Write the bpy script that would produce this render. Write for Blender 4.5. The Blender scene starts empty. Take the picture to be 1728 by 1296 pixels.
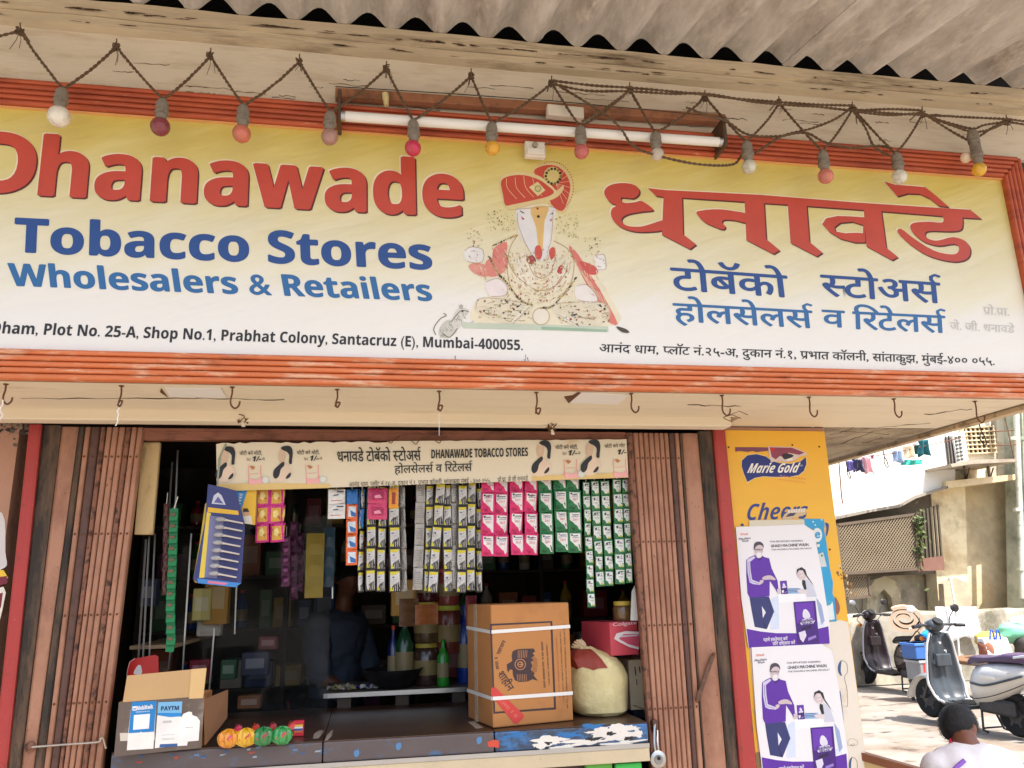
import bpy, math, random
import numpy as np
from mathutils import Vector, Matrix, noise
from mathutils.geometry import tessellate_polygon
random.seed(7)
R=math.radians
SC=bpy.context.scene; COL=SC.collection
# ---------------------------------------------------------------- camera
FPX=1340.0; CX,CY=864.0,648.0
CAM=Vector((0,-3.7,1.6))
def _cal():
    x=np.array([8450-CX,794-CY,FPX]);x/=np.linalg.norm(x)
    z=np.array([722-CX,-4550-CY,FPX]);z/=np.linalg.norm(z)
    z-=x*(x@z);z/=np.linalg.norm(z)
    y=np.cross(x,z)
    if y[2]<0:y=-y
    return np.array([x,y,z])
MC=_cal()
cam=bpy.data.cameras.new('camera');cam.sensor_width=36;cam.lens=FPX/1728*36;cam.clip_end=600;cam.clip_start=.05
camo=bpy.data.objects.new('camera',cam);COL.objects.link(camo)
m3=Matrix([[MC[i][0],-MC[i][1],-MC[i][2]] for i in range(3)])
camo.matrix_world=Matrix.Translation(CAM)@m3.to_4x4()
SC.camera=camo
# ---------------------------------------------------------------- sky, sun, exposure
SUN_EL,SUN_AZ=60.0,150.0       # azimuth clockwise from +Y (into the shop)
w=bpy.data.worlds.new('World');SC.world=w;w.use_nodes=True
nt=w.node_tree;bg=nt.nodes['Background']
sky=nt.nodes.new('ShaderNodeTexSky');sky.sky_type='NISHITA';sky.sun_disc=False
sky.sun_elevation=R(SUN_EL);sky.sun_rotation=R(SUN_AZ);sky.dust_density=3.5;sky.air_density=1.0;sky.ozone_density=.6
nt.links.new(sky.outputs[0],bg.inputs[0]);bg.inputs[1].default_value=0.15
sl=bpy.data.lights.new('sun','SUN');sl.energy=4.6;sl.angle=R(.53);sl.color=(1,.975,.935)
so=bpy.data.objects.new('sun',sl);COL.objects.link(so)
sd=Vector((math.sin(R(SUN_AZ))*math.cos(R(SUN_EL)),math.cos(R(SUN_AZ))*math.cos(R(SUN_EL)),math.sin(R(SUN_EL))))
so.rotation_euler=sd.to_track_quat('Z','Y').to_euler();so.location=sd*30
SC.view_settings.view_transform='Standard';SC.view_settings.look='None'
SC.view_settings.exposure=1.04;SC.view_settings.gamma=1;SC.view_settings.use_curve_mapping=False
# ---------------------------------------------------------------- helpers
def ray(px,py):
    d=np.array([px-CX,py-CY,FPX]);r=MC@d;return Vector(r)
def P(px,py,Y=None,Z=None,X=None):
    """where the sight line of a photo pixel meets a world plane"""
    r=ray(px,py)
    if Y is not None:t=(Y-CAM.y)/r.y
    elif Z is not None:t=(Z-CAM.z)/r.z
    else:t=(X-CAM.x)/r.x
    return CAM+r*t
def L(c):
    if isinstance(c[0],float) and max(c)<=1: return tuple(c)+(1,)
    return tuple(((v/255)/12.92 if v/255<=.04045 else ((v/255+.055)/1.055)**2.4) for v in c)+(1,)
MATS={}
def mat(name,rgb,rough=.6,metal=0.,var=.12,vs=7.,bump=.15,bs=55.,dirt=None,dirt2=None,spec=.5,stretch=(1,1,1),trans=0,alpha=None,emit=None,coat=0):
    if name in MATS:return MATS[name]
    m=bpy.data.materials.new(name);m.use_nodes=True;n=m.node_tree.nodes;l=m.node_tree.links
    b=n['Principled BSDF'];c=L(rgb);m.diffuse_color=c
    b.inputs['Roughness'].default_value=rough;b.inputs['Metallic'].default_value=metal
    b.inputs['Specular IOR Level'].default_value=spec
    if coat:b.inputs['Coat Weight'].default_value=coat;b.inputs['Coat Roughness'].default_value=.15
    tc=n.new('ShaderNodeTexCoord');mp=n.new('ShaderNodeMapping');mp.inputs['Scale'].default_value=stretch
    l.new(tc.outputs['Object'],mp.inputs[0])
    def nz(s,det=5,ro=.6):
        t=n.new('ShaderNodeTexNoise');t.inputs['Scale'].default_value=s;t.inputs['Detail'].default_value=det;t.inputs['Roughness'].default_value=ro
        l.new(mp.outputs[0],t.inputs['Vector']);return t
    col=None
    if var>0:
        t=nz(vs);mx=n.new('ShaderNodeMix');mx.data_type='RGBA'
        mx.inputs[6].default_value=tuple(max(0,v*(1-var*1.6)) for v in c[:3])+(1,)
        mx.inputs[7].default_value=tuple(min(1,v*(1+var*1.3)) for v in c[:3])+(1,)
        l.new(t.outputs[0],mx.inputs[0]);col=mx.outputs[2]
    else:
        rg=n.new('ShaderNodeRGB');rg.outputs[0].default_value=c;col=rg.outputs[0]
    for k,dd in enumerate((dirt,dirt2)):
        if dd:
            dc,thr,ds=dd[:3];soft=dd[3] if len(dd)>3 else .12
            t=nz(ds,8,.68);cr=n.new('ShaderNodeValToRGB');cr.color_ramp.elements[0].position=max(0,thr-soft);cr.color_ramp.elements[1].position=min(1,thr+soft)
            l.new(t.outputs[0],cr.inputs[0]);mx=n.new('ShaderNodeMix');mx.data_type='RGBA'
            l.new(cr.outputs[0],mx.inputs[0]);l.new(col,mx.inputs[6]);mx.inputs[7].default_value=L(dc);col=mx.outputs[2]
    l.new(col,b.inputs['Base Color'])
    if bump>0:
        t=nz(bs,6);bp=n.new('ShaderNodeBump');bp.inputs['Strength'].default_value=bump;bp.inputs['Distance'].default_value=.01
        l.new(t.outputs[0],bp.inputs['Height']);l.new(bp.outputs[0],b.inputs['Normal'])
    if trans:b.inputs['Transmission Weight'].default_value=trans
    if alpha is not None:b.inputs['Alpha'].default_value=alpha
    if emit:b.inputs['Emission Color'].default_value=L(emit[0]);b.inputs['Emission Strength'].default_value=emit[1]
    MATS[name]=m;return m
def ink(r,g,b_):return mat('print_%d_%d_%d'%(r,g,b_),(r,g,b_),rough=.45,var=.12,vs=9,bump=.16,bs=12)
WL={}
def base_of(p):return WL.get(p.name,Vector()) if p else Vector()
def thing(name,label,cat,loc=(0,0,0),group=None,kind=None):
    o=bpy.data.objects.new(name,None);COL.objects.link(o);o.location=loc;o.empty_display_size=.1
    WL[o.name]=Vector(loc);tag(o,label,cat,group,kind);return o
def tag(o,label=None,cat=None,group=None,kind=None):
    if label:o['label']=label
    if cat:o['category']=cat
    if group:o['group']=group
    if kind:o['kind']=kind
    return o
class MB:
    def __init__(s):s.v=[];s.f=[];s.m=[]
    def add(s,v,f,m=0):
        b=len(s.v);s.v+=[Vector(q) for q in v];s.f+=[[b+i for i in q] for q in f];s.m+=[m]*len(f);return s
    def box(s,x0,x1,y0,y1,z0,z1,m=0):
        return s.hexa([(x0,y0,z0),(x1,y0,z0),(x1,y1,z0),(x0,y1,z0)],[(x0,y0,z1),(x1,y0,z1),(x1,y1,z1),(x0,y1,z1)],m)
    def hexa(s,a,b,m=0):
        return s.add(list(a)+list(b),[(3,2,1,0),(4,5,6,7),(0,1,5,4),(1,2,6,5),(2,3,7,6),(3,0,4,7)],m)
    def bar(s,p,q,w,h,up=(0,0,1),m=0):
        p=Vector(p);q=Vector(q);d=(q-p).normalized();u=Vector(up);sx=d.cross(u)
        if sx.length<1e-3:sx=d.cross(Vector((0,1,0)))
        sx.normalize();sy=sx.cross(d).normalized();sx=sx*w/2;sy=sy*h/2
        return s.hexa([p-sx-sy,p+sx-sy,p+sx+sy,p-sx+sy],[q-sx-sy,q+sx-sy,q+sx+sy,q-sx+sy],m)
    def tube(s,pts,r,n=8,m=0,cap=True,closed=False):
        pts=[Vector(p) for p in pts];k=len(pts);rs=r if isinstance(r,(list,tuple)) else [r]*k
        d0=(pts[1]-pts[0]).normalized();nx=d0.orthogonal().normalized();rings=[]
        for i,p in enumerate(pts):
            a=pts[(i-1)%k] if (closed or i>0) else p;b=pts[(i+1)%k] if (closed or i<k-1) else p
            d=(b-a)
            if d.length<1e-9:d=d0
            d.normalize();nx=(nx-d*nx.dot(d))
            if nx.length<1e-6:nx=d.orthogonal()
            nx.normalize();ny=d.cross(nx)
            rings.append([p+(nx*math.cos(t)+ny*math.sin(t))*rs[i] for t in [2*math.pi*j/n for j in range(n)]])
        v=[q for g in rings for q in g];f=[]
        for i in range(k if closed else k-1):
            a=i*n;b=((i+1)%k)*n
            for j in range(n):f.append((a+j,a+(j+1)%n,b+(j+1)%n,b+j))
        if cap and not closed:f.append(tuple(range(n))[::-1]);f.append(tuple((k-1)*n+j for j in range(n)))
        return s.add(v,f,m)
    def lathe(s,prof,o=(0,0,0),ax=(0,0,1),n=16,m=0,sx=1,sy=1):
        o=Vector(o);z=Vector(ax).normalized();x=z.orthogonal().normalized()
        if abs(z.z)>.99:x=Vector((1,0,0))
        y=z.cross(x);v=[];f=[]
        for r,h in prof:
            for j in range(n):
                t=2*math.pi*j/n;v.append(o+z*h+x*(r*sx*math.cos(t))+y*(r*sy*math.sin(t)))
        for i in range(len(prof)-1):
            for j in range(n):f.append((i*n+j,i*n+(j+1)%n,(i+1)*n+(j+1)%n,(i+1)*n+j))
        f.append(tuple(range(n))[::-1]);f.append(tuple((len(prof)-1)*n+j for j in range(n)))
        return s.add(v,f,m)
    def prism(s,poly,off,m=0,mside=None):
        poly=[Vector(p) for p in poly];off=Vector(off);k=len(poly)
        tr=tessellate_polygon([poly]);b=[p+off for p in poly]
        s.add(poly,[tuple(t) for t in tr],m);s.add(b,[tuple(t)[::-1] for t in tr],m)
        s.add(poly+b,[(i,(i+1)%k,k+(i+1)%k,k+i) for i in range(k)],m if mside is None else mside);return s
    def flat(s,loops,m=0):
        loops=[[Vector(p) for p in lp] for lp in loops];tr=tessellate_polygon(loops);return s.add([p for lp in loops for p in lp],[tuple(t) for t in tr],m)
    def ball(s,c,r,n=14,k=8,m=0,sc=(1,1,1)):
        c=Vector(c);v=[];f=[]
        for i in range(k+1):
            a=math.pi*i/k
            for j in range(n):
                t=2*math.pi*j/n;v.append(c+Vector((r*sc[0]*math.sin(a)*math.cos(t),r*sc[1]*math.sin(a)*math.sin(t),-r*sc[2]*math.cos(a))))
        for i in range(k):
            for j in range(n):f.append((i*n+j,i*n+(j+1)%n,(i+1)*n+(j+1)%n,(i+1)*n+j))
        return s.add(v,f,m)
    def grid(s,fn,nu,nv,m=0):
        v=[fn(i/nu,j/nv) for j in range(nv+1) for i in range(nu+1)]
        f=[(j*(nu+1)+i,j*(nu+1)+i+1,(j+1)*(nu+1)+i+1,(j+1)*(nu+1)+i) for j in range(nv) for i in range(nu)]
        return s.add(v,f,m)
    def build(s,name,mats,parent=None,smooth=False,bevel=0,seg=1,label=None,solid=0):
        if not isinstance(mats,(list,tuple)):mats=[mats]
        o0=base_of(parent);me=bpy.data.meshes.new(name)
        me.from_pydata([q-o0 for q in s.v],[],s.f);me.polygons.foreach_set('material_index',s.m)
        for q in mats:me.materials.append(q)
        if bevel or True:
            import bmesh
            bm=bmesh.new();bm.from_mesh(me)
            if bevel:
                bmesh.ops.remove_doubles(bm,verts=bm.verts,dist=1e-6)
                ed=[e for e in bm.edges if len(e.link_faces)==2 and e.calc_face_angle(0)>R(30)]
                bmesh.ops.bevel(bm,geom=ed,offset=bevel,segments=seg,affect='EDGES',profile=.5)
            if bevel:bmesh.ops.recalc_face_normals(bm,faces=bm.faces)
            bm.to_mesh(me);bm.free()
        if smooth:
            me.polygons.foreach_set('use_smooth',[True]*len(me.polygons))
            try:me.set_sharp_from_angle(angle=R(38))
            except Exception:pass
        me.update()
        o=bpy.data.objects.new(name,me);COL.objects.link(o)
        if parent:o.parent=parent
        WL[o.name]=o0.copy()
        if label:o['label']=label
        if solid:
            md=o.modifiers.new('solid','SOLIDIFY');md.thickness=solid;md.offset=0
        return o
def dup(o,loc=None,label=None,parent=None,rot=None):
    c=o.copy();COL.objects.link(c)
    if parent is not None:c.parent=parent
    if loc is not None:c.location=loc;WL[c.name]=Vector(loc)
    if rot is not None:c.rotation_euler=rot
    if label:c['label']=label
    for ch in list(o.children):
        if ch.parent==o and ch is not c:dup(ch,parent=c)
    return c
def crom(pts,k=5,closed=True):
    pts=[Vector(p) for p in pts];n=len(pts);out=[]
    rng=range(n) if closed else range(n-1)
    for i in rng:
        g=lambda j:pts[j%n] if closed else pts[min(max(j,0),n-1)]
        a,b,c,d=g(i-1),g(i),g(i+1),g(i+2)
        for q in range(k):
            t=q/k;out.append(.5*((2*b)+(c-a)*t+(2*a-5*b+4*c-d)*t*t+(3*b-a-3*c+d)*t**3))
    if not closed:out.append(pts[-1])
    return out
# ---- lettering: glyph outlines from Blender's own type, laid out here
_tc={}
def _glyph(s,res=3):
    if (s,res) in _tc:return _tc[(s,res)]
    c=bpy.data.curves.new('lettering_tmp','FONT');c.body=s;c.resolution_u=res;c.fill_mode='BOTH'
    o=bpy.data.objects.new('lettering_tmp',c)
    me=bpy.data.meshes.new_from_object(o)
    v=[Vector((q.co.x,q.co.y)) for q in me.vertices];f=[tuple(p.vertices) for p in me.polygons]
    bpy.data.objects.remove(o);bpy.data.curves.remove(c);bpy.data.meshes.remove(me)
    par=list(range(len(v)))
    def find(a):
        while par[a]!=a:par[a]=par[par[a]];a=par[a]
        return a
    for q in f:
        for i in q[1:]:
            a,b=find(q[0]),find(i)
            if a!=b:par[b]=a
    isl=[find(i) for i in range(len(v))]
    ids={k:n for n,k in enumerate(sorted(set(isl),key=lambda k:v[k].x))}
    r=(v,f,[ids[i] for i in isl]);_tc[(s,res)]=r;return r
def _adv(s):
    a=_glyph(s+'I');b=_glyph('I')
    return max(q.x for q in a[0])-max(q.x for q in b[0])
def bold(s):
    o=''
    for ch in s:
        if 'A'<=ch<='Z':o+=chr(0x1D5D4+ord(ch)-65)
        elif 'a'<=ch<='z':o+=chr(0x1D5EE+ord(ch)-97)
        elif '0'<=ch<='9':o+=chr(0x1D7EC+ord(ch)-48)
        else:o+=ch
    return o
def bital(s):
    return ''.join(chr(0x1D63C+ord(c)-65) if 'A'<=c<='Z' else chr(0x1D656+ord(c)-97) if 'a'<=c<='z' else c for c in s)
def layout(tokens,res=3):
    """tokens: str | ('H',ch) half form | 'R' reph over the last letter | 'K' slanting r-stroke under the last letter"""
    V=[];F=[];I=[];x=0;k=0;last=0
    if isinstance(tokens,str):tokens=[tokens]
    for t in tokens:
        if t=='R':
            a=Vector((x-.13,.62));pts=[(x-.10,.60),(x-.17,.70),(x-.17,.80),(x-.08,.86),(x+.03,.82)]
            vv,ff=_stroke(pts,.055);b=len(V);V+=vv;F+=[tuple(b+i for i in q) for q in ff];I+=[k]*len(vv);k+=1;continue
        if t=='K':
            pts=[(x-.16,.20),(x-.30,.10),(x-.42,-.02)]
            vv,ff=_stroke(pts,.055);b=len(V);V+=vv;F+=[tuple(b+i for i in q) for q in ff];I+=[k]*len(vv);k+=1;continue
        half=isinstance(t,tuple);s=t[1] if half else t
        v,f,isl=_glyph(s,res);ad=_adv(s)
        if half:
            cut=ad-.17 if s!='क' else ad-.12
            v=[Vector((min(q.x,cut),q.y)) for q in v];ad=cut-.01
        b=len(V);V+=[Vector((q.x+x,q.y)) for q in v];F+=[tuple(b+i for i in q) for q in f]
        mk=max(isl)+1 if isl else 0;I+=[k+i for i in isl];k+=mk;x+=ad
    return V,F,I
def _stroke(pts,w):
    pts=[Vector(p) for p in pts];v=[];f=[]
    for i,p in enumerate(pts):
        d=(pts[min(i+1,len(pts)-1)]-pts[max(i-1,0)]).normalized();nn=Vector((-d.y,d.x))*w/2
        v+=[p+nn,p-nn]
    for i in range(len(pts)-1):f.append((2*i,2*i+1,2*i+3,2*i+2))
    return v,f
STEP=.0005
class Print:
    """flat print on the plane through O with normal n (towards the street); outlines are given as photo pixels of the printed thing"""
    def __init__(s,O,n,k=1.0):s.O=Vector(O);s.n=Vector(n).normalized();s.b=MB();s.mats=[];s.k=k
    def mi(s,c):
        m=c if not isinstance(c,tuple) else ink(*c)
        if m not in s.mats:s.mats.append(m)
        return s.mats.index(m)
    def at(s,px,py):
        r=ray(px,py);t=(s.O-CAM).dot(s.n)/r.dot(s.n);return CAM+r*t
    def poly(s,pts,c,lay=0,sm=0,holes=()):
        loops=[pts]+list(holes)
        out=[]
        for lp in loops:
            q=[s.at(*p) for p in lp]
            if sm:q=crom(q,sm)
            out.append([p+s.n*(STEP*s.k*(lay+1)) for p in q])
        s.b.flat(out,s.mi(c));return s
    def disc(s,x,y,r,c,lay=0,n=12,ry=None):
        ry=ry or r
        return s.poly([(x+r*math.cos(2*math.pi*i/n),y+ry*math.sin(2*math.pi*i/n)) for i in range(n)],c,lay)
    def line(s,pts,wd,c,lay=0,sm=0):
        if sm:
            pts=[(p.x,p.y) for p in crom([Vector((a,b)) for a,b in pts],sm,False)]
        v,f=_stroke(pts,wd)
        s.b.add([s.at(*q)+s.n*(STEP*s.k*(lay+1)) for q in v],f,s.mi(c));return s
    def text(s,tok,bl,br,tl,c,lay=0,ref='H',fat=0,res=3,off=(0,0)):
        V,F,I=layout(tok,res)
        if not V:return s
        x0=min(q.x for q in V);x1=max(q.x for q in V)
        hr=max(q.y for q in _glyph(ref,3)[0]) if isinstance(ref,str) else ref
        A=s.at(bl[0]+off[0],bl[1]+off[1]);B=s.at(br[0]+off[0],br[1]+off[1]);C=s.at(tl[0]+off[0],tl[1]+off[1])
        U=(B-A)/(x1-x0);W=(C-A)/hr
        sh=[(0,0)] if not fat else [(0,0),(fat,0),(-fat,0),(0,fat*.6),(0,-fat*.6)]
        for q,(dx,dy) in enumerate(sh):
            s.b.add([A+U*(p.x-x0+dx)+W*(p.y+dy)+s.n*(STEP*s.k*(lay+1)+.00009*(i%4)+.0004*q/len(sh)) for p,i in zip(V,I)],F,s.mi(c))
        return s
    def scribble(s,p0,p1,h,c,lay=1,seed=0,head=True):
        """print too small to read: letter-sized strokes along a line"""
        rn=random.Random(seed);p0=Vector(p0).to_2d() if len(p0)>2 else Vector(p0);p1=Vector(p1);d=p1-p0;Lg=d.length;d=d/Lg;n=Vector((d.y,-d.x));x=0
        while x<Lg-h*.4:
            w_=h*rn.uniform(.45,.85)
            if rn.random()<.14:x+=w_;continue
            a=p0+d*x;b_=a+d*w_
            if head:s.line([a+n*h,b_+n*h+d*h*.12],h*.2,c,lay)
            k=rn.random()
            s.line([a+d*w_*.75,a+d*w_*.75+n*h],h*.2,c,lay+.3)
            if k<.6:s.line([a+d*w_*.1+n*h*.7,a+d*w_*.5+n*h*.25,a+d*w_*.75+n*h*.4],h*.18,c,lay+.6)
            else:s.line([a+d*w_*.15,a+d*w_*.2+n*h*.8],h*.18,c,lay+.6)
            x+=w_+h*.18
        return s
    def build(s,name,parent,label=None):
        o=s.b.build(name,s.mats or [ink(200,200,200)],parent,label=label)
        if name!='lettering':o['kind']='stuff'
        return o
# ---------------------------------------------------------------- materials
M_cream=mat('cream_paint',(222,211,190),rough=.7,var=.07,vs=3,bump=.3,bs=30,dirt=((150,128,98),.74,2.2,.1),dirt2=((196,178,148),.64,7,.14),stretch=(.5,1,3))
M_soffit=mat('soffit_paint',(230,216,188),rough=.7,var=.08,vs=2,bump=.2,bs=25,dirt=((150,118,80),.68,1.7,.1),dirt2=((90,62,40),.78,14,.05),stretch=(.35,2,1))
M_beam=mat('beam_paint',(208,192,162),rough=.8,var=.2,vs=5,bump=.7,bs=22,dirt=((112,92,70),.62,4,.1),dirt2=((60,46,36),.70,12,.05),stretch=(.35,1,4))
M_asb=mat('asbestos_cement',(212,206,198),rough=.88,var=.2,vs=5,bump=.6,bs=40,dirt=((150,138,126),.58,4,.16),dirt2=((224,216,204),.62,14,.12),stretch=(1.8,.45,1))
M_salmon=mat('salmon_steel',(174,126,100),rough=.5,var=.14,vs=6,bump=.2,bs=70,dirt=((134,88,66),.56,5,.12),dirt2=((58,38,30),.665,62,.03),stretch=(1,1,.5))
M_rust=mat('rusty_salmon_steel',(134,88,66),rough=.6,var=.22,vs=6,bump=.25,bs=45,dirt=((58,38,30),.56,26,.06))
M_dkslat=mat('brown_slat',(92,62,52),rough=.55,var=.2,vs=7,bump=.2,bs=40,dirt=((60,42,38),.6,18,.08),dirt2=((140,104,84),.68,50,.03))
M_blackpost=mat('black_mottled_steel',(52,44,36),rough=.7,var=.35,vs=5,bump=.5,bs=20,dirt=((118,90,68),.58,5,.14),dirt2=((30,26,24),.6,14,.08),stretch=(2.4,2,.5))  # near-black steel with random brown mottling
M_red=mat('red_paint',(172,58,54),rough=.5,var=.12,vs=3,bump=.15,bs=30,dirt=((206,128,112),.68,60,.03),dirt2=((112,58,44),.64,9,.06))
M_plaster=mat('pink_plaster',(186,142,118),rough=.85,var=.14,vs=3,bump=.4,bs=20,dirt=((120,96,84),.64,4,.1))
M_lintel=mat('lintel_paint',(146,92,70),rough=.6,var=.2,vs=6,bump=.2,bs=30,dirt=((90,52,38),.6,9,.1),stretch=(.6,1,2))
M_orange=mat('orange_rib',(212,118,70),rough=.42,var=.12,vs=3,bump=.1,bs=30,dirt=((228,190,158),.60,11,.08),dirt2=((146,74,46),.64,5,.08),stretch=(.5,1,3))
M_redor=mat('red_orange_rib',(190,88,52),rough=.45,var=.14,vs=3,bump=.15,bs=30,dirt=((140,56,34),.58,5,.12),dirt2=((216,150,112),.68,22,.05),stretch=(.5,1,3))
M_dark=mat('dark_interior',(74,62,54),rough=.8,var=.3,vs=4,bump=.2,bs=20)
M_void_black=mat('void_shade_black',(30,27,30),rough=.95)  # flat black, paints the shade inside the roof void
M_steel=mat('steel',(190,190,190),rough=.3,metal=1,var=.08,vs=10,bump=.05)
M_rod=mat('rusty_iron',(112,74,48),rough=.7,metal=.4,var=.3,vs=30,bump=.3,bs=80)
M_wire=mat('old_cable',(104,82,60),rough=.8,var=.25,vs=30,bump=.2,bs=90)
M_bake=mat('bakelite',(136,126,112),rough=.5,var=.2,vs=20,bump=.1,dirt=((70,62,54),.6,30,.1))
M_white=mat('white_enamel',(224,216,200),rough=.4,var=.06,vs=8,bump=.08)
M_tube=mat('tube_glass',(235,233,228),rough=.18,var=.03,vs=8,bump=0,coat=.5)
M_card=mat('cardboard',(186,128,74),rough=.8,var=.08,vs=6,bump=.12,bs=60,dirt=((160,106,60),.66,5,.12))
M_card2=mat('pale_cardboard',(196,160,112),rough=.8,var=.06,vs=6,bump=.1,bs=60)
M_concrete=mat('concrete',(170,156,138),rough=.9,var=.16,vs=2,bump=.5,bs=18,dirt=((122,108,94),.6,1.6,.12),dirt2=((88,80,70),.68,7,.06))
M_beige=mat('beige_render',(234,216,178),rough=.9,var=.1,vs=1.2,bump=.3,bs=12,dirt=((176,158,130),.60,1.3,.14),dirt2=((206,176,124),.60,.8,.12))
M_whitewall=mat('white_render',(238,236,228),rough=.9,var=.05,vs=1,bump=.2,bs=12)
M_oldwall=mat('stained_wall',(206,194,170),rough=.9,var=.2,vs=1.6,bump=.5,bs=10,dirt=((132,122,106),.58,1.8,.12),dirt2=((224,210,180),.6,1.1,.1))
M_greenwall=mat('pale_green_wall',(196,200,180),rough=.9,var=.12,vs=1.5,bump=.3,bs=12,dirt=((120,128,112),.58,1.6,.12))
M_black=mat('black_plastic',(24,24,26),rough=.4,var=.1,bump=.05)
M_rubber=mat('tyre_rubber',(28,28,28),rough=.85,var=.15,bump=.2,bs=60)
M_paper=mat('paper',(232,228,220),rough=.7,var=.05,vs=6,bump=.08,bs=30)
M_skin=mat('brown_skin',(120,76,56),rough=.5,var=.08,vs=20,bump=.06)
M_hair=mat('black_hair',(22,19,20),rough=.55,var=.25,vs=60,bump=.7,bs=160,stretch=(1,1,.3))
def glass_mat(name,col,rough,alpha):
    m=bpy.data.materials.new(name);m.use_nodes=True;b=m.node_tree.nodes['Principled BSDF']
    b.inputs['Base Color'].default_value=L(col);b.inputs['Roughness'].default_value=rough;b.inputs['Alpha'].default_value=alpha
    b.inputs['Specular IOR Level'].default_value=.6
    return m
M_glass=glass_mat('clear_pane',(40,44,46),.06,.12)
# ================================================================ SETTING
SY=-.67                 # plane of the sign face
XL,XR=-2.4,3.02         # canopy ends
ZS=2.37                 # underside of the canopy
o=MB().grid(lambda u,v:Vector((-80+160*u,-60+160*v,.012*noise.noise(Vector((u*90,v*90,0))))),120,120).build('ground',mat('paved_ground',(146,138,128),rough=.9,var=.22,vs=1.2,bump=.5,bs=9,dirt=((126,108,90),.56,.9,.1),dirt2=((84,70,58),.60,2.2,.04),stretch=(1,1.6,1)),smooth=True)
tag(o,kind='structure')
t=thing('shop_building','plastered shop building with a dark open interior behind its folding shutters','building',(0,0,0))
b=MB();b.box(-4.2,-1.5,0,.22,0,4.9);b.box(-4.2,4.0,.0,.2,2.62,4.9) if False else b.box(-1.5,1.765,.1,.25,2.40,4.9)
b.build('front_wall',M_plaster,t)
MB().box(1.765,2.31,0,.45,0,2.365).build('pillar',M_plaster,t)
MB().box(1.765,2.31,.1,.25,2.366,4.9).build('wall_panel',M_plaster,t)
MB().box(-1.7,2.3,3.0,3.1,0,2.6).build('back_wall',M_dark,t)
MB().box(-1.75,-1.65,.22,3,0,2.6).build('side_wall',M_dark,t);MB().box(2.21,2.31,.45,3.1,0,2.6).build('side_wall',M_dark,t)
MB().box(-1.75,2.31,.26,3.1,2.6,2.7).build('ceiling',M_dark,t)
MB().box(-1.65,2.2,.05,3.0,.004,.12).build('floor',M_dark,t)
# right-hand neighbour parts of the same storey, above the canopy
MB().box(2.312,3.0,.1,.25,2.50,4.9).build('wall_panel',M_plaster,t)
# blackened corner stain patch and painted mark on left wall
pr=Print((0,-.001,0),(0,-1,0))
pr.poly([(-30,962),(6,962),(14,975),(2,985),(-30,984)],(240,200,60),1).poly([(-40,978),(12,972),(13,984),(-40,1000)],(120,30,50),2)
pr.poly([(-30,1000),(6,990),(10,1000),(4,1030),(-4,1062),(-30,1060)],(236,228,214),1).poly([(-30,1010),(5,1000),(2,1024),(-6,1038),(-30,1040)],(128,30,50),2)
pr.poly([(-40,870),(4,866),(9,930),(8,958),(-40,960)],(214,208,204),0,sm=4)
pr.build('painted_mark',t)
rr=random.Random(2);pr=Print((0,-.001,0),(0,-1,0))
for k in range(90):
    x=rr.uniform(-10,46);y=705+abs(rr.gauss(0,16));r_=rr.uniform(.8,4.5);pr.disc(x,y,r_,rr.choice(((70,62,50),(104,92,76),(54,48,40),(150,126,104))),.5+rr.random(),7,ry=r_*rr.uniform(.5,1.1))
pr.build('mould_stain',t)
# ================================================================ CANOPY
t=thing('canopy','cream boxed canopy over the shop front with a weathered flat underside','canopy',(0,SY,ZS))
# underside as long boards with seams (the joints show as dark lines)
ys=[-.655,-.50,-.36,-.215]
for i in range(3):
    MB().box(XL,1.75 if i==2 else XR-.05,ys[i]+.0015,ys[i+1]-.0015,ZS,ZS+.02).build('soffit_board',M_soffit,t)
MB().box(1.7515,XR-.05,ys[2]+.0015,.0-.0015,ZS,ZS+.02).build('soffit_board',M_soffit,t)
MB().box(2.312,XR-.05,.0015,1.7,ZS-.002,ZS+.02).build('soffit_board',mat('cracked_board',(176,160,132),rough=.85,var=.15,vs=4,bump=.5,bs=20,dirt=((110,92,70),.56,5,.1),dirt2=((60,46,36),.68,9,.03),stretch=(1,.5,1)),t)
MB().box(XL,1.7485,-.36+.002,-.215-.002,ZS-.001,ZS+.019)
# dropped board in front of the shutter housing
a=P(864,706,Z=ZS).y
MB().box(XL,1.70,-.215,-.125,ZS-.045,ZS+.02).build('dropped_board',M_soffit,t,bevel=.006)
MB().box(XL,XR,SY+.002,-.1,2.40,2.43).build('canopy_deck',M_cream,t)
# fascia above the sign
MB().box(XL,3.7,SY+.004,SY+.03,3.595,3.86).build('fascia',M_cream,t)
MB().box(XL,3.7,SY+.031,SY+.05,2.44,3.80).build('backing_board',M_dark,t)
# right-hand side board and trims
MB().box(XR-.01,XR+.01,SY+.05,1.7,2.375,2.46).build('side_trim',M_cream,t)
MB().bar((XR-.005,-.62,ZS-.012),(XR-.005,1.7,ZS-.012),.05,.022).build('edge_moulding',mat('moulding_paint',(206,184,148),rough=.8,var=.2,vs=6,bump=.5,bs=24,dirt=((104,76,52),.6,7,.08)),t)
MB().bar((XR+.03,-.62,ZS+.012),(XR+.03,1.7,ZS+.012),.02,.05).build('edge_moulding',M_cream,t)
MB().box(XR-.012,XR+.012,SY+.06,-.1,2.47,3.8).build('side_board',M_cream,t)
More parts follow.
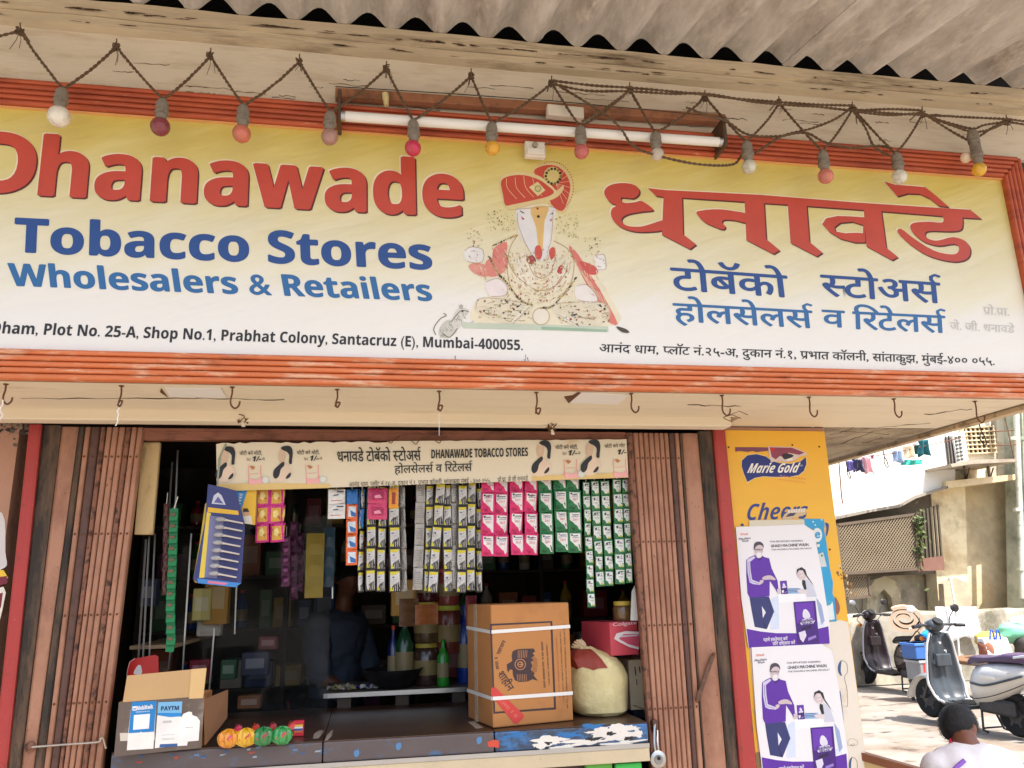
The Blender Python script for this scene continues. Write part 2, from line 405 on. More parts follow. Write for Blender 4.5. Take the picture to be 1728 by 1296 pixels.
# pale patches in the underside
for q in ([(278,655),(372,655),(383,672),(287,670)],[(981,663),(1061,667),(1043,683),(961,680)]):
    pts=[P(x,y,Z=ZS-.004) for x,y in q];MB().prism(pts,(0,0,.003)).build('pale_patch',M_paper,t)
for q in ([(960,681),(981,664),(976,662),(966,668),(952,670)],[(272,656),(283,671),(270,662)]):
    pts=[P(x,y,Z=ZS-.003) for x,y in q];MB().prism(pts,(0,0,.002)).build('torn_edge',M_rod,t)
# long cracks and old nails in the underside
pr=MB()
for (x0,y0,x1,y1) in ((35,673,330,673),(130,693,250,696),(330,672,480,675),(660,701,712,701),(1160,684,1250,686),(1120,707,1215,708),(1480,722,1570,715),(1393,724,1500,734),(1420,748,1475,728),(1400,735,1440,722),(1455,748,1490,738),(1560,700,1640,690)):
    k=9;pts=[P(x0+(x1-x0)*i/k,y0+(y1-y0)*i/k+random.uniform(-1.3,1.3),Z=ZS-.0025) for i in range(k+1)]
    pr.tube(pts,[random.uniform(.0006,.0024) for _ in pts],4)
pr.build('crack',mat('crack_dark',(54,38,26),rough=.9),t)['kind']='stuff'
pr=MB();rc=random.Random(8)
for k in range(34):
    x0=rc.uniform(-20,1640);yb=70+x0*.07+rc.uniform(12,66);ln=rc.uniform(15,80);n_=7
    pts=[P(x0+ln*i/n_,yb+ln*i/n_*.075+rc.uniform(-1.6,1.6),Y=SY+.0025) for i in range(n_+1)]
    if pts[0].z>3.84 or pts[0].z<3.60:continue
    pr.tube(pts,[rc.uniform(.0004,.0019) for _ in pts],4)
pr.build('crack',mat('crack_brown',(110,86,62),rough=.9),t)['kind']='stuff'
# ribbon beam on top
t=thing('eaves_beam','weathered cream timber beam carrying the corrugated roof above the sign','beam',(0,SY,3.9))
def beam(x0,x1,y0,y1,z0,z1,sd=0):
    b=MB();n=60
    for k in range(n+1):
        x=x0+(x1-x0)*k/n;j=lambda q:.005*noise.noise(Vector((x*5,q*3.1+sd,0)))
        b.v+=[Vector((x,y0+j(1),z0+j(2))),Vector((x,y1,z0+j(3))),Vector((x,y1,z1)),Vector((x,y0+j(4),z1+j(5)))]
    for k in range(n):
        a=4*k
        for i in range(4):b.f.append([a+i,a+(i+1)%4,a+4+(i+1)%4,a+4+i][::-1]);b.m.append(0)
    b.f+= [[0,1,2,3],[4*n+3,4*n+2,4*n+1,4*n]];b.m+=[0,0];return b
beam(XL-.1,3.85,SY-.07,SY+.02,3.888,3.945).build('top_rail',M_beam,t)
beam(XL-.1,3.85,SY-.045,SY+.02,3.845,3.885,3).build('lower_rail',M_beam,t)
MB().box(XL-.1,3.85,SY-.035,SY+.02,3.8855,3.8875).build('joint_line',M_dark,t)
rc=random.Random(14);cb=MB()
def chip(x,z,rx,rz,y):
    o_=rc.uniform(0,60);n=22;cb.flat([[Vector((x+rx*(.7+.6*noise.noise(Vector((math.cos(a)*2+o_,math.sin(a)*2,0))))*math.cos(a),y,z+rz*(.7+.7*noise.noise(Vector((math.cos(a)*3+o_,math.sin(a)*3,5))))*math.sin(a))) for a in [2*math.pi*k/n for k in range(n)]]])
for k in range(70):chip(rc.uniform(-1.7,3.6),3.893+rc.uniform(-.004,.006),rc.uniform(.01,.07),rc.uniform(.002,.006),SY-.0765)
for k in range(46):chip(rc.uniform(-1.7,3.6),3.850+rc.uniform(-.002,.012),rc.uniform(.01,.06),rc.uniform(.0015,.005),SY-.0515)
o=cb.build('chipped_paint',mat('chip_brown',(92,70,52),rough=.9,var=.3,vs=30),t);o['kind']='stuff'
# corrugated sheets
t=thing('corrugated_roof','grey corrugated cement roof sloping out over the shop front','roof',(0,SY,3.97))
PIT=.206;AMP=.040;SL=math.tan(R(12))
xt=P(822,0,Z=3.96).x; x_tr=P(822,78,Y=SY-.06).x
ZR=3.948
def roof_z(x,y):return ZR+AMP+ (y-(SY-.06))*SL - AMP*math.cos(2*math.pi*(x-x_tr)/PIT)
seams=[x_tr+PIT*k+.01 for k in (-18,-11.6,-5.4,.6,6.6,12.4)]
seams=[x_tr+PIT*(k)+.02 for k in (-12,-6,1,7,13)]
xs=[-2.75]+[s for s in seams if -2.6<s<3.5]+[3.82]
for i in range(len(xs)-1):
    x0,x1=xs[i]-.05,xs[i+1]+.03;n=int((x1-x0)/PIT*12);lift=.006*(i%2)
    b=MB()
    y0,y1=-1.95,SY-.052
    v=[];f=[]
    for j in range(7):
        y=y0+(y1-y0)*j/6
        for k in range(n+1):
            x=x0+(x1-x0)*k/n;v.append(Vector((x,y,roof_z(x,y)+lift)))
    v2=[q+Vector((0,0,.0055)) for q in v];W_=n+1
    for j in range(6):
        for k in range(n):f.append((j*W_+k,(j+1)*W_+k,(j+1)*W_+k+1,j*W_+k+1))
    nn=len(v);f2=[tuple(nn+q for q in g)[::-1] for g in f]
    side=[]
    for k in range(n):side+=[(k,k+1,nn+k+1,nn+k),(6*W_+k+1,6*W_+k,nn+6*W_+k,nn+6*W_+k+1)]
    for j in range(6):side+=[((j+1)*W_,j*W_,nn+j*W_,nn+(j+1)*W_),(j*W_+n,(j+1)*W_+n,nn+(j+1)*W_+n,nn+j*W_+n)]
    b.add(v+v2,f+f2+side).build('roof_sheet',M_asb,t,smooth=True)
t=thing('roof_void','void behind the eaves beam boxed in with added black boards to keep it dark','roof',(0,-.3,4.1))
MB().box(XL-.1,3.85,.02,.06,3.9,4.6).build('back_blackout',M_void_black,t);MB().box(XL-.1,3.85,SY-.05,.019,4.45,4.5).build('top_blackout',M_void_black,t)
MB().box(XL-.1,3.85,SY-.050,SY-.03,4.045,4.449).build('front_blackout',M_void_black,t);MB().box(XL-.1,3.85,SY+.03,.019,3.80,3.84).build('floor_blackout',M_void_black,t)  # boards added to close the void so the corrugation gaps read black
# ================================================================ SIGN
t=thing('shop_sign','long yellow and white shop sign in an orange ribbed frame, lettered in two scripts','sign',(0,SY,2.9))
ZT0,ZT1=3.475,3.592;ZB0,ZB1=2.372,2.487;XI0,XI1=3.005,3.12
def sign_mat():
    m=bpy.data.materials.new('sign_vinyl');m.use_nodes=True;n=m.node_tree.nodes;l=m.node_tree.links;b=n['Principled BSDF']
    tc=n.new('ShaderNodeTexCoord');sp=n.new('ShaderNodeSeparateXYZ');l.new(tc.outputs['Object'],sp.inputs[0])
    mr=n.new('ShaderNodeMapRange');mr.inputs[1].default_value=2.49-2.9;mr.inputs[2].default_value=3.475-2.9;l.new(sp.outputs[2],mr.inputs[0])
    # diagonal streaks in the print
    mr_=n.new('ShaderNodeMapping');mr_.inputs['Rotation'].default_value=(0,R(32),0);l.new(tc.outputs['Object'],mr_.inputs[0]);mp=n.new('ShaderNodeMapping');mp.inputs['Scale'].default_value=(.7,1,5.0);l.new(mr_.outputs[0],mp.inputs[0])
    nz=n.new('ShaderNodeTexNoise');nz.inputs['Scale'].default_value=1.5;nz.inputs['Detail'].default_value=4;l.new(mp.outputs[0],nz.inputs[0])
    ma=n.new('ShaderNodeMath');ma.operation='MULTIPLY_ADD';l.new(nz.outputs[0],ma.inputs[0]);ma.inputs[1].default_value=.36;l.new(mr.outputs[0],ma.inputs[2])
    su=n.new('ShaderNodeMath');su.operation='SUBTRACT';l.new(ma.outputs[0],su.inputs[0]);su.inputs[1].default_value=.18
    cr=n.new('ShaderNodeValToRGB');e=cr.color_ramp.elements
    e[0].position=0;e[0].color=L((236,233,226));e[1].position=1;e[1].color=L((216,194,96))
    for p_,c in ((.24,(236,232,222)),(.36,(232,226,200)),(.55,(226,216,176)),(.78,(220,205,136))):
        q=e.new(p_);q.color=L(c)
    l.new(su.outputs[0],cr.inputs[0]);l.new(cr.outputs[0],b.inputs['Base Color']);b.inputs['Roughness'].default_value=.38
    mr2=n.new('ShaderNodeMapping');mr2.inputs['Rotation'].default_value=(0,R(20),0);l.new(tc.outputs['Object'],mr2.inputs[0]);m2=n.new('ShaderNodeMapping');m2.inputs['Scale'].default_value=(.8,1,3.5);l.new(mr2.outputs[0],m2.inputs[0])
    nb=n.new('ShaderNodeTexNoise');nb.inputs['Scale'].default_value=2.2;nb.inputs['Detail'].default_value=3;l.new(m2.outputs[0],nb.inputs[0])
    bp=n.new('ShaderNodeBump');bp.inputs['Strength'].default_value=.6;bp.inputs['Distance'].default_value=.025;l.new(nb.outputs[0],bp.inputs['Height']);l.new(bp.outputs[0],b.inputs['Normal'])
    return m
MB().box(XL,XI0,SY,SY+.006,ZB1,ZT0).build('vinyl_sheet',sign_mat(),t)
def rib_strip(x0,x1,z0,z1,mt,vert=False,n=5):
    for i in range(n):
        prof=[]
        for k in range(7):
            a=math.pi*k/6;prof.append((-math.cos(a),math.sin(a)))
        b=MB()
        if not vert:
            h=(z1-z0)/n;c=z0+h*(i+.5)
            ring=[(SY-.018-.010*q[1],c+q[0]*h*.45) for q in prof]
            e=ZI(i,n) if False else 0
            pts=[[Vector((x,y,z)) for y,z in ring]+[Vector((x,SY+.01,c+h*.45)),Vector((x,SY+.01,c-h*.45))] for x in (x0,x1+(z1-z0)*(i/n if z0>3 else (n-1-i)/n))]
        else:
            h=(x1-x0)/n;c=x0+h*(i+.5)
            ring=[(SY-.018-.010*q[1],c+q[0]*h*.45) for q in prof]
            zt=z1+ (ZT1-ZT0)*((i+.5)/n);zb=z0-(ZB1-ZB0)*((i+.5)/n)
            pts=[[Vector((x,y,z)) for y,x in ring]+[Vector((c+h*.45,SY+.01,z)),Vector((c-h*.45,SY+.01,z))] for z in (zb,zt)]
        k=len(pts[0]);b.add(pts[0]+pts[1],[(j,(j+1)%k,k+(j+1)%k,k+j) for j in range(k)]+[tuple(range(k))[::-1],tuple(range(k,2*k))])
        b.build('frame_rib',mt,t,smooth=True)
rib_strip(XL,XI0,ZT0,ZT1,M_redor);rib_strip(XL,XI0,ZB0,ZB1,M_orange);rib_strip(XI0,XI1,ZB1,ZT0,M_redor,True)
MB().box(XL,XI1-.002,SY+.0105,SY+.016,ZB0+.001,ZT1-.001).build('frame_backing',mat('groove_dark',(84,36,24),rough=.7),t)
MB().box(XL,XI0-.0005,SY-.012,SY+.010,ZT0-.007,ZT0-.001).build('beading',mat('pale_bead',(230,170,110),rough=.4),t)
# lettering -----------------------------------------------------
RED=(196,72,52);DRED=(92,30,28);CRM=(240,226,194)
def title(pr,tok,bl,br,tl,ref,fat):
    for off,c,lay in (((-2.4,-2.4),CRM,0),((1,1),DRED,1.2),((2.4,2.4),DRED,1.6),((0,0),RED,3)):
        pr.text(tok,bl,br,tl,c,lay,ref,fat,res=6,off=off)
pr=Print((0,SY,0),(0,-1,0))
title(pr,bold('hanawade'),(66,329),(781,366),(77,227),bold('h'),.019)
title(pr,bold('D'),(-44,323),(53,328),(-31,222),bold('D'),.019)
pr.build('lettering',t,'large red Latin name in bevelled print')
def blue_text(pr,*a,**k):
    pr.text(*a,**k)
BL1=mat('print_blue_a',(32,74,140),rough=.45,var=.05);BL2=mat('print_blue_b',(42,104,160),rough=.45,var=.05)
pr=Print((0,SY,0),(0,-1,0));pr.text(bold('Tobacco Stores'),(24,425),(729,455),(27,368),BL1,1,bold('T'),.017,res=5);pr.build('lettering',t,'blue Latin line of bold type, the larger')
pr=Print((0,SY,0),(0,-1,0));pr.text(bold('Wholesalers & Retailers'),(17,482),(730,508),(13,442),BL2,1,bold('h'),.017,res=5);pr.build('lettering',t,'blue Latin line of bold type, the smaller')
pr=Print((0,SY,0),(0,-1,0));pr.text(bold('Dham, Plot No. 25-A, Shop No.1, Prabhat Colony, Santacruz (E), Mumbai-400055.'),(-15,562),(882,591),(-12,543),(36,32,34),1,bold('H'),.008,res=2);pr.build('lettering',t,'black Latin address line')
# large hand-drawn Devanagari title, traced in enlarged coordinates
def z1(p):return (1000+p[0]/2.4686,270+p[1]/2.4686)
TIT=[ # (outer, holes, smooth)
 # dha: upper hook, lower bowl
 ([(48,140),(62,112),(105,98),(160,100),(190,118),(192,142),(170,160),(138,158),(118,158),(120,172),(140,180),(180,176),(205,172),(252,208),(205,216),(150,226),(122,242),(124,262),(150,276),(200,278),(240,268),(300,252),(296,290),(230,300),(170,298),(120,282),(88,256),(76,226),(82,202),(100,190),(70,176)],(),4),
 # head line
 ([(230,118),(300,126),(700,146),(1100,178),(1440,200),(1572,208),(1618,245),(1530,240),(1200,214),(890,192),(560,170),(372,158),(300,156),(262,150)],(),0),
 # stems
 ([(296,140),(372,150),(376,310),(430,352),(404,372),(288,312)],(),0),
 ([(632,160),(712,168),(722,330),(778,376),(752,392),(640,334)],(),0),
 ([(812,180),(890,186),(902,342),(956,386),(932,402),(824,346)],(),0),
 ([(1128,196),(1200,204),(1222,366),(1270,404),(1246,418),(1140,360)],(),0),
 # na arm
 ([(432,222),(450,212),(520,206),(590,214),(640,226),(642,262),(590,252),(548,250),(538,262),(552,278),(540,290),(500,276),(460,256)],(),4),
 # va bowl
 ([(1134,240),(1134,344),(1090,344),(1030,328),(984,300),(956,268),(972,244),(1020,234),(1080,236)],([(1126,272),(1080,258),(1030,262),(1006,280),(1010,298),(1050,306),(1100,304),(1126,306)],),0),
 # da
 ([(1456,222),(1530,228),(1540,268),(1530,292),(1490,298),(1420,296),(1388,300),(1384,316),(1404,332),(1440,336),(1500,322),(1550,338),(1572,372),(1562,408),(1520,424),(1460,418),(1390,396),(1320,352),(1270,302),(1284,288),(1340,330),(1420,378),(1490,394),(1520,386),(1524,362),(1500,350),(1440,358),(1380,342),(1336,308),(1322,278),(1340,262),(1400,258),(1450,262),(1462,250)],(),3),
 # e matra
 ([(1214,90),(1260,104),(1340,110),(1384,114),(1430,150),(1482,196),(1440,192),(1400,160),(1360,142),(1310,140),(1268,152)],(),0)]
pr=Print((0,SY,0),(0,-1,0))
for (dx,dy),c,lay in (((-6,-5),CRM,0),((3,3),DRED,1),((6,6),DRED,1.8),((0,0),RED,3)):
    for i,(lp,hl,sm) in enumerate(TIT):
        f=lambda q:z1((q[0]+dx,q[1]+dy))
        if hl:
            pr.poly([f(q) for q in lp],c,lay+.12*i,0,[[f(q) for q in h] for h in hl])
        else:pr.poly([f(q) for q in lp],c,lay+.12*i,sm)
pr.build('lettering',t,'large red Devanagari name in bevelled print')

pr=Print((0,SY,0),(0,-1,0))
pr.text(['टोबॅको'],(1135,489),(1331,502),(1132,452),BL1,1,'क',.02,res=4)
pr.build('lettering',t,'upper blue Devanagari line, first word');pr=Print((0,SY,0),(0,-1,0))
pr.text([('H','स'),'टोअस','R'],(1387,499),(1590,512),(1385,464),BL1,1,'क',.02,res=4)
pr.build('lettering',t,'upper blue Devanagari line, second word')
pr=Print((0,SY,0),(0,-1,0))
pr.text(['होलसेलस','R'],(1138,542),(1374,554),(1136,512),BL2,1,'क',.02,res=4)
pr.build('lettering',t,'lower blue Devanagari line, first word');pr=Print((0,SY,0),(0,-1,0))
pr.text(['व'],(1389,551),(1426,553),(1387.5,523),BL2,1,'क',.02,res=4)
pr.build('lettering',t,'lower blue Devanagari line, single letter');pr=Print((0,SY,0),(0,-1,0))
pr.text(['िरटेलस','R'],(1440,555),(1597,562),(1439,526),BL2,1,'क',.02,res=4)
pr.build('lettering',t,'lower blue Devanagari line, last word')
ADR=['आनंद धाम, ',('H','प'),'लॉट नं.२५-अ, दुकान नं.१, प','K','रभात'][:3]
def addr(a,b_):return ['आनंद धाम, ',('H','प'),'लॉट नं.'+a+'-अ, दुकान नं.१, प','K','भात कॉलनी, सांताक','K','ुझ'+b_]
pr=Print((0,SY,0),(0,-1,0));pr.text(addr('२५',', मुंबई-४०० ०५५.'),(1011,594),(1678,616),(1012,581),(30,28,28),1,'क',.014,res=2);pr.build('lettering',t,'black Devanagari address line')
FG=(206,202,194)
pr=Print((0,SY,0),(0,-1,0));pr.text(['प','K','ो.प','K','ा.'],(1659,530),(1703,533),(1659,518),FG,1,'क',.015,res=2);pr.build('lettering',t,'faded grey short word');pr=Print((0,SY,0),(0,-1,0));pr.text(['जे. जी. धनावडे'],(1603,556),(1712,562),(1603,544),FG,1,'क',.015,res=2);pr.build('lettering',t,'faded grey Devanagari lines')
# ---- deity print
def zg(u,v):return (730+u/3.8118,260+v/3.8118)
rnd0=random.Random(6);pr=Print((0,SY,0),(0,-1,0))
def G(pts,c,lay,sm=3):pr.poly([zg(*p) for p in pts],c,lay,sm)
G([(540,350),(790,340),(780,560),(880,590),(1000,700),(1140,920),(1190,1100),(700,1100),(280,1090),(260,980),(350,930),(340,820),(230,740),(330,700),(400,590),(545,520)],(232,222,192),0)
G([(640,110),(700,60),(790,60),(870,110),(905,200),(890,300),(840,385),(745,330),(700,200)],(222,196,140),1)
G([(650,118),(710,76),(790,76),(850,120),(885,200),(870,290),(832,368),(760,320),(740,220)],RED,2)
G([(430,160),(500,120),(600,118),(700,150),(770,210),(800,235),(840,200),(835,240),(780,290),(650,325),(500,360),(465,330),(445,250)],(222,200,144),3)
G([(440,175),(500,142),(590,138),(680,165),(740,205),(780,245),(740,275),(640,300),(520,325),(468,330),(452,260)],RED,4)
for k in range(4):pr.line([zg(475+55*k,150-8*k+10),zg(480+60*k,220),zg(540+55*k,290-6*k)],.8,(236,200,140),5,sm=4)
for k in range(7):
    a=-.9+k*.32;pr.line([zg(790,190),zg(790+95*math.cos(a),210+130*math.sin(a))],.7,(238,190,150),5)
G([(620,215),(675,180),(725,235),(675,272)],(226,206,150),5,0);pr.disc(*zg(677,225),6,(150,160,110),6);pr.disc(*zg(677,225),3.6,(214,190,130),7)
pr.disc(*zg(770,140),15,(210,190,120),5);
for k in range(14):
    a=k*.45;pr.disc(*zg(775+48*math.cos(a),145+48*math.sin(a)),2.4,(40,40,24) if k%3 else (120,120,60),6.5,6)
for k in range(26):
    a=-1.9+k*.115;pr.disc(*zg(765+140*math.cos(a),215+165*math.sin(a)),1.1,(150,70,50),2.6,5)
G([(540,356),(640,350),(745,340),(790,352),(775,440),(765,560),(745,640),(700,690),(655,670),(610,600),(560,520),(545,440)],(228,226,224),1.5)
G([(630,350),(745,340),(720,430),(712,540),(704,640),(680,600),(664,470)],(222,184,112),2.5)
pr.disc(*zg(680,403),2.4,(30,24,24),4);pr.disc(*zg(675,352),2,(180,50,40),4)
pr.poly([zg(560,362),zg(590,380),zg(584,384),zg(566,372)],(60,40,40),4);pr.poly([zg(568,400),zg(592,420),zg(578,424)],(180,40,60),4)
pr.poly([zg(752,392),zg(778,374),zg(772,386)],(60,40,40),4);pr.poly([zg(754,428),zg(768,414),zg(762,436)],(180,40,60),4)
G([(385,650),(400,600),(475,565),(470,640),(395,665)],(218,128,112),1.5);G([(335,770),(345,690),(410,655),(470,640),(475,740),(400,790)],(220,136,120),1.8)
G([(875,590),(940,650),(1010,770),(1090,900),(1190,1090),(1110,1060),(1000,860),(920,700)],(218,122,106),1)
G([(940,690),(1040,720),(1062,770),(1000,770)],(208,84,74),2)
for k in range(7):pr.line([zg(930+28*k,720+34*k),zg(1010+22*k,850+30*k)],.9,(240,210,180),3)
G([(230,720),(280,700),(345,720),(350,790),(270,770)],(222,150,132),1.2);G([(205,620),(255,600),(325,620),(320,690),(220,690)],(232,228,224),1.1)
G([(1040,650),(1105,650),(1115,740),(1060,745)],(234,230,226),1.1)
G([(660,600),(690,590),(705,640),(690,680),(660,660)],(208,84,70),4);G([(750,620),(780,600),(790,650),(760,680)],(208,84,70),4);G([(600,680),(640,650),(665,690),(630,712)],(160,70,60),4)
G([(800,760),(815,720),(835,720),(830,770)],(190,70,70),4)
G([(270,1000),(300,930),(430,930),(600,960),(640,1000),(480,1090),(330,1040)],(226,216,188),2);G([(800,960),(950,950),(1110,960),(1140,1040),(1080,1100),(900,1100),(780,1020)],(226,216,188),2)
pr.disc(*zg(697,1045),15,(190,172,130),3,18);pr.disc(*zg(697,1045),13.4,(232,224,204),4,18)
G([(180,1085),(650,1095),(1130,1110),(1130,1145),(600,1130),(200,1120)],(196,206,184),2.2,0);G([(700,1110),(1120,1130),(1120,1144),(700,1130)],(150,180,150),3,0)
G([(40,1160),(50,1110),(90,1070),(130,1075),(160,1110),(150,1150),(110,1180),(70,1185)],(206,202,188),2);G([(120,1090),(140,1030),(165,995),(205,990),(235,1012),(215,1040),(190,1060),(180,1110),(150,1130)],(214,210,196),2.2);G([(168,985),(180,968),(196,975),(190,1000)],(180,174,158),2.4);G([(180,1080),(240,1085),(262,1070),(256,1104),(200,1108)],(200,196,180),2.1)
for k in range(46):
    x=rnd0.uniform(45,225);y=1180-(x-45)*.85+rnd0.uniform(-45,35)
    if y<985 or y>1185:continue
    pr.line([zg(x,y),zg(x+rnd0.uniform(-14,14),y+rnd0.uniform(-20,20))],rnd0.uniform(.35,.8),rnd0.choice(((90,84,72),(130,122,106),(236,232,220),(64,58,50))),3+rnd0.random())
pr.line([zg(20,1165),zg(8,1120),zg(50,1060),zg(88,1040),zg(70,1025)],1.3,(90,84,70),4,sm=4)
pr.line([zg(60,1150),zg(110,1180),zg(160,1120)],1.1,(80,74,64),4,sm=3);pr.line([zg(120,1080),zg(180,1010),zg(230,1015)],1.1,(80,74,64),4,sm=3);pr.disc(*zg(192,1012),2,(40,36,30),5,6)
rnd=random.Random(3)
for k in range(60):
    q=rnd.choice((((345,600),(470,790)),((235,710),(345,780)),((900,640),(1060,800)),((1000,800),(1150,1050))));x=rnd.uniform(q[0][0],q[1][0]);y=rnd.uniform(q[0][1],q[1][1])
    pr.line([zg(x,y),zg(x+rnd.uniform(4,20),y+rnd.uniform(10,36))],rnd.uniform(.4,1.2),rnd.choice(((238,222,190),(240,206,180),(186,150,96),(206,92,80))),3.2+rnd.random())
for q in ([(205,625),(250,598),(322,618),(322,690),(270,702),(222,690)],[(1042,655),(1100,648),(1114,700),(1110,742),(1062,745)],[(345,822),(420,802),(478,850),(468,908),(380,918)],[(925,852),(990,842),(1058,920),(1035,958),(935,938)],[(278,1000),(300,932),(430,932),(600,962)],[(800,962),(950,952),(1108,962),(1138,1040)],[(545,380),(552,460),(590,560),(640,650),(690,690)],[(775,360),(770,460),(760,560),(735,640)],[(540,356),(600,352),(745,340),(790,352)]):
    pr.line([zg(*p) for p in q],.7,(170,140,104),3.9,4)
for k in range(40):
    a=rnd.uniform(0,6.28);x=rnd.choice((262,1078))+26*math.cos(a);y=rnd.choice((650,700))+26*math.sin(a);pr.disc(*zg(x,y),rnd.uniform(.5,1.2),rnd.choice(((200,170,140),(170,110,90),(226,200,150))),4,5)
for k in range(150):
    a=rnd.uniform(.15,math.pi-.15);r0=rnd.uniform(90,345);da=rnd.uniform(.06,.22)
    if 690+r0*math.sin(a)*.9>1000:continue
    q=[zg(685+r0*.62*math.cos(a+da*i/3),620+r0*math.sin(a+da*i/3)) for i in range(4)]
    pr.line(q,rnd.uniform(.4,1.1),rnd.choice(((196,170,110),(216,196,146),(150,110,70),(236,228,206),(240,236,226),(186,120,90))),4.4+rnd.random()*.8)
for k in range(70):
    x=rnd.choice((rnd.uniform(285,600),rnd.uniform(800,1120)));y=rnd.uniform(950,1075);q=[zg(x+i*14,y+rnd.uniform(-6,6)) for i in range(4)]
    pr.line(q,rnd.uniform(.4,1.0),rnd.choice(((150,130,90),(90,76,56),(240,234,216),(206,190,150))),4.4+rnd.random()*.8)
G([(560,640),(640,690),(660,800),(600,870),(540,800)],(234,226,204),2.1);G([(720,700),(800,640),(880,700),(880,820),(760,880)],(232,224,200),2.1)
G([(345,820),(420,800),(480,850),(470,910),(380,920),(345,880)],(236,224,220),2.1);G([(920,850),(990,840),(1060,920),(1040,960),(930,940)],(236,230,222),2.1)
for q in ([(545,525),(500,600),(480,720),(500,850),(560,930)],[(780,560),(880,620),(910,720),(880,850),(800,930)],[(470,640),(520,760),(620,850),(700,880),(800,840),(870,740)],[(600,640),(640,760),(700,800),(760,760),(790,660)]):
    pr.line([zg(*p) for p in q],.9,(170,130,80),4.2,4)
def dots(n,x0,x1,y0,y1,cs,r0,r1,lay=5,test=None):
    for _ in range(n):
        u,v=rnd.uniform(x0,x1),rnd.uniform(y0,y1)
        if test and not test(u,v):continue
        pr.disc(*zg(u,v),rnd.uniform(r0,r1),rnd.choice(cs),lay+rnd.random()*1.2,rnd.choice((4,5,6)),ry=rnd.uniform(r0,r1))
GC=[(70,60,44),(40,34,30),(170,140,80),(198,176,110),(150,60,50),(120,110,70)]
dots(70,350,530,360,500,[(150,160,90),(120,110,60),(206,206,150)],.5,1.6);dots(60,790,940,390,540,[(150,160,90),(120,110,60),(206,206,150)],.5,1.5)
dots(25,220,320,480,600,GC,.5,1.5);dots(22,980,1080,540,660,GC,.5,1.5)
dots(230,450,900,600,960,[(206,180,120),(190,160,104),(214,196,150),(180,84,70),(232,222,190)],.6,1.9)
dots(90,450,900,620,960,GC,.4,1.1)
dots(90,290,640,940,1060,GC+[(226,216,190)]*3,.5,2.3);dots(80,800,1130,950,1100,GC+[(226,216,190)]*3,.5,2.3)
for pts in ([(390,590),(470,552),(548,522)],[(360,660),(385,700),(430,780),(470,820),(520,890),(580,950),(640,970)],[(920,800),(880,860),(820,930),(760,985),(700,990)]):
    q=crom([Vector(zg(*p)).to_2d() for p in pts],14,False)
    for p in q:pr.disc(p.x+rnd.uniform(-1,1),p.y+rnd.uniform(-1,1),rnd.uniform(.8,1.8),rnd.choice(GC[:4]),6+rnd.random(),5)
for a,b_ in (((510,1085),(610,985)),((800,1030),(930,1100))):
    pr.line([zg(*a),zg(*b_)],6,(236,228,206),4.5)
    for k in range(14):
        u=a[0]+(b_[0]-a[0])*k/13;v=a[1]+(b_[1]-a[1])*k/13;pr.disc(*zg(u+8,v+5),.9,(60,48,36),6,4)
G([(1180,1110),(1240,1125),(1265,1150),(1215,1145)],(70,60,50),5)
pr.build('deity_print',t,'printed seated elephant-headed deity in a red turban')
# splash of black mould on the bottom edge
pr=Print((0,SY,0),(0,-1,0))
for x,y in ((890,603),(896,610),(884,606),(887,598),(768,600),(770,612)):pr.line([(x,y),(x+rnd.uniform(-4,6),y+rnd.uniform(6,12))],rnd.uniform(.5,1.2),(70,62,52),1)
pr.build('stain',t)
# ================================================================ TUBE LIGHT, BOX
YB=SY-.10
t=thing('tube_light','long white fluorescent tube on a brown batten above the sign','lamp',P(900,210,Y=YB))
a=P(578,196,Y=YB);c=P(1216,240,Y=YB)
MB().tube([a,c],.0215,14).build('glass_tube',M_tube,t,smooth=True)
for p,q in ((a,-1),(c,1)):
    d=(c-a).normalized()*q
    MB().tube([p-d*.012,p+d*.012],.0222,14).build('metal_cap',M_steel,t,smooth=True)
    MB().box(p.x+d.x*.014-.008,p.x+d.x*.014+.008,YB-.028,SY+.0,p.z-.03,p.z+.11).build('tube_holder',mat('dark_holder',(84,62,46),rough=.6,var=.3),t,bevel=.004)
a=P(566,160,Y=SY-.03);c=P(1222,204,Y=SY-.03)
MB().bar(a,c,.05,.042).build('batten',mat('brown_batten',(158,106,74),rough=.75,var=.2,vs=9,bump=.3,dirt=((104,72,52),.6,12,.1)),t,bevel=.004)
a=P(922,188,Y=SY-.062);c=P(984,194,Y=SY-.062)
MB().bar(a,c,.04,.055).build('ballast_box',M_white,t,bevel=.006,seg=2)
a=P(650,158,Y=SY-.06);c=P(652,178,Y=SY-.06)
MB().tube([a,a.lerp(c,.5),a.lerp(c,.55),c],[.014,.014,.0115,.011],10).build('starter',mat('starter_plastic',(222,206,150),rough=.4),t,smooth=True)
pts=[P(566,146,Y=SY-.055),P(760,158,Y=SY-.055),P(930,170,Y=SY-.055),P(1226,198,Y=SY-.055)]
MB().tube(pts,.0022,5).build('wire',M_black,t)
t=thing('junction_box','small white plastic wiring box on the middle of the sign frame','box',P(901,255,Y=SY-.03))
a=P(884,242,Y=SY-.03);c=P(919,270,Y=SY-.03)
MB().box(a.x,c.x,SY-.055,SY-.024,c.z,a.z).build('case',M_white,t,bevel=.004)
MB().box(a.x+.006,c.x-.006,SY-.066,SY-.0552,c.z+.006,c.z+.034).build('lid',M_white,t,bevel=.003)
MB().lathe([(.012,0),(.012,.012),(.007,.014)],((a.x+c.x)/2-.002,SY-.0555,a.z-.022),(0,-1,0),12).build('knob',mat('grey_terminal',(150,140,124),rough=.5),t,smooth=True)
MB().tube([P(915,246,Y=SY-.05),P(930,240,Y=SY-.06),P(955,236,Y=SY-.07),P(968,226,Y=SY-.09)],.003,6).build('lead',M_wire,t)
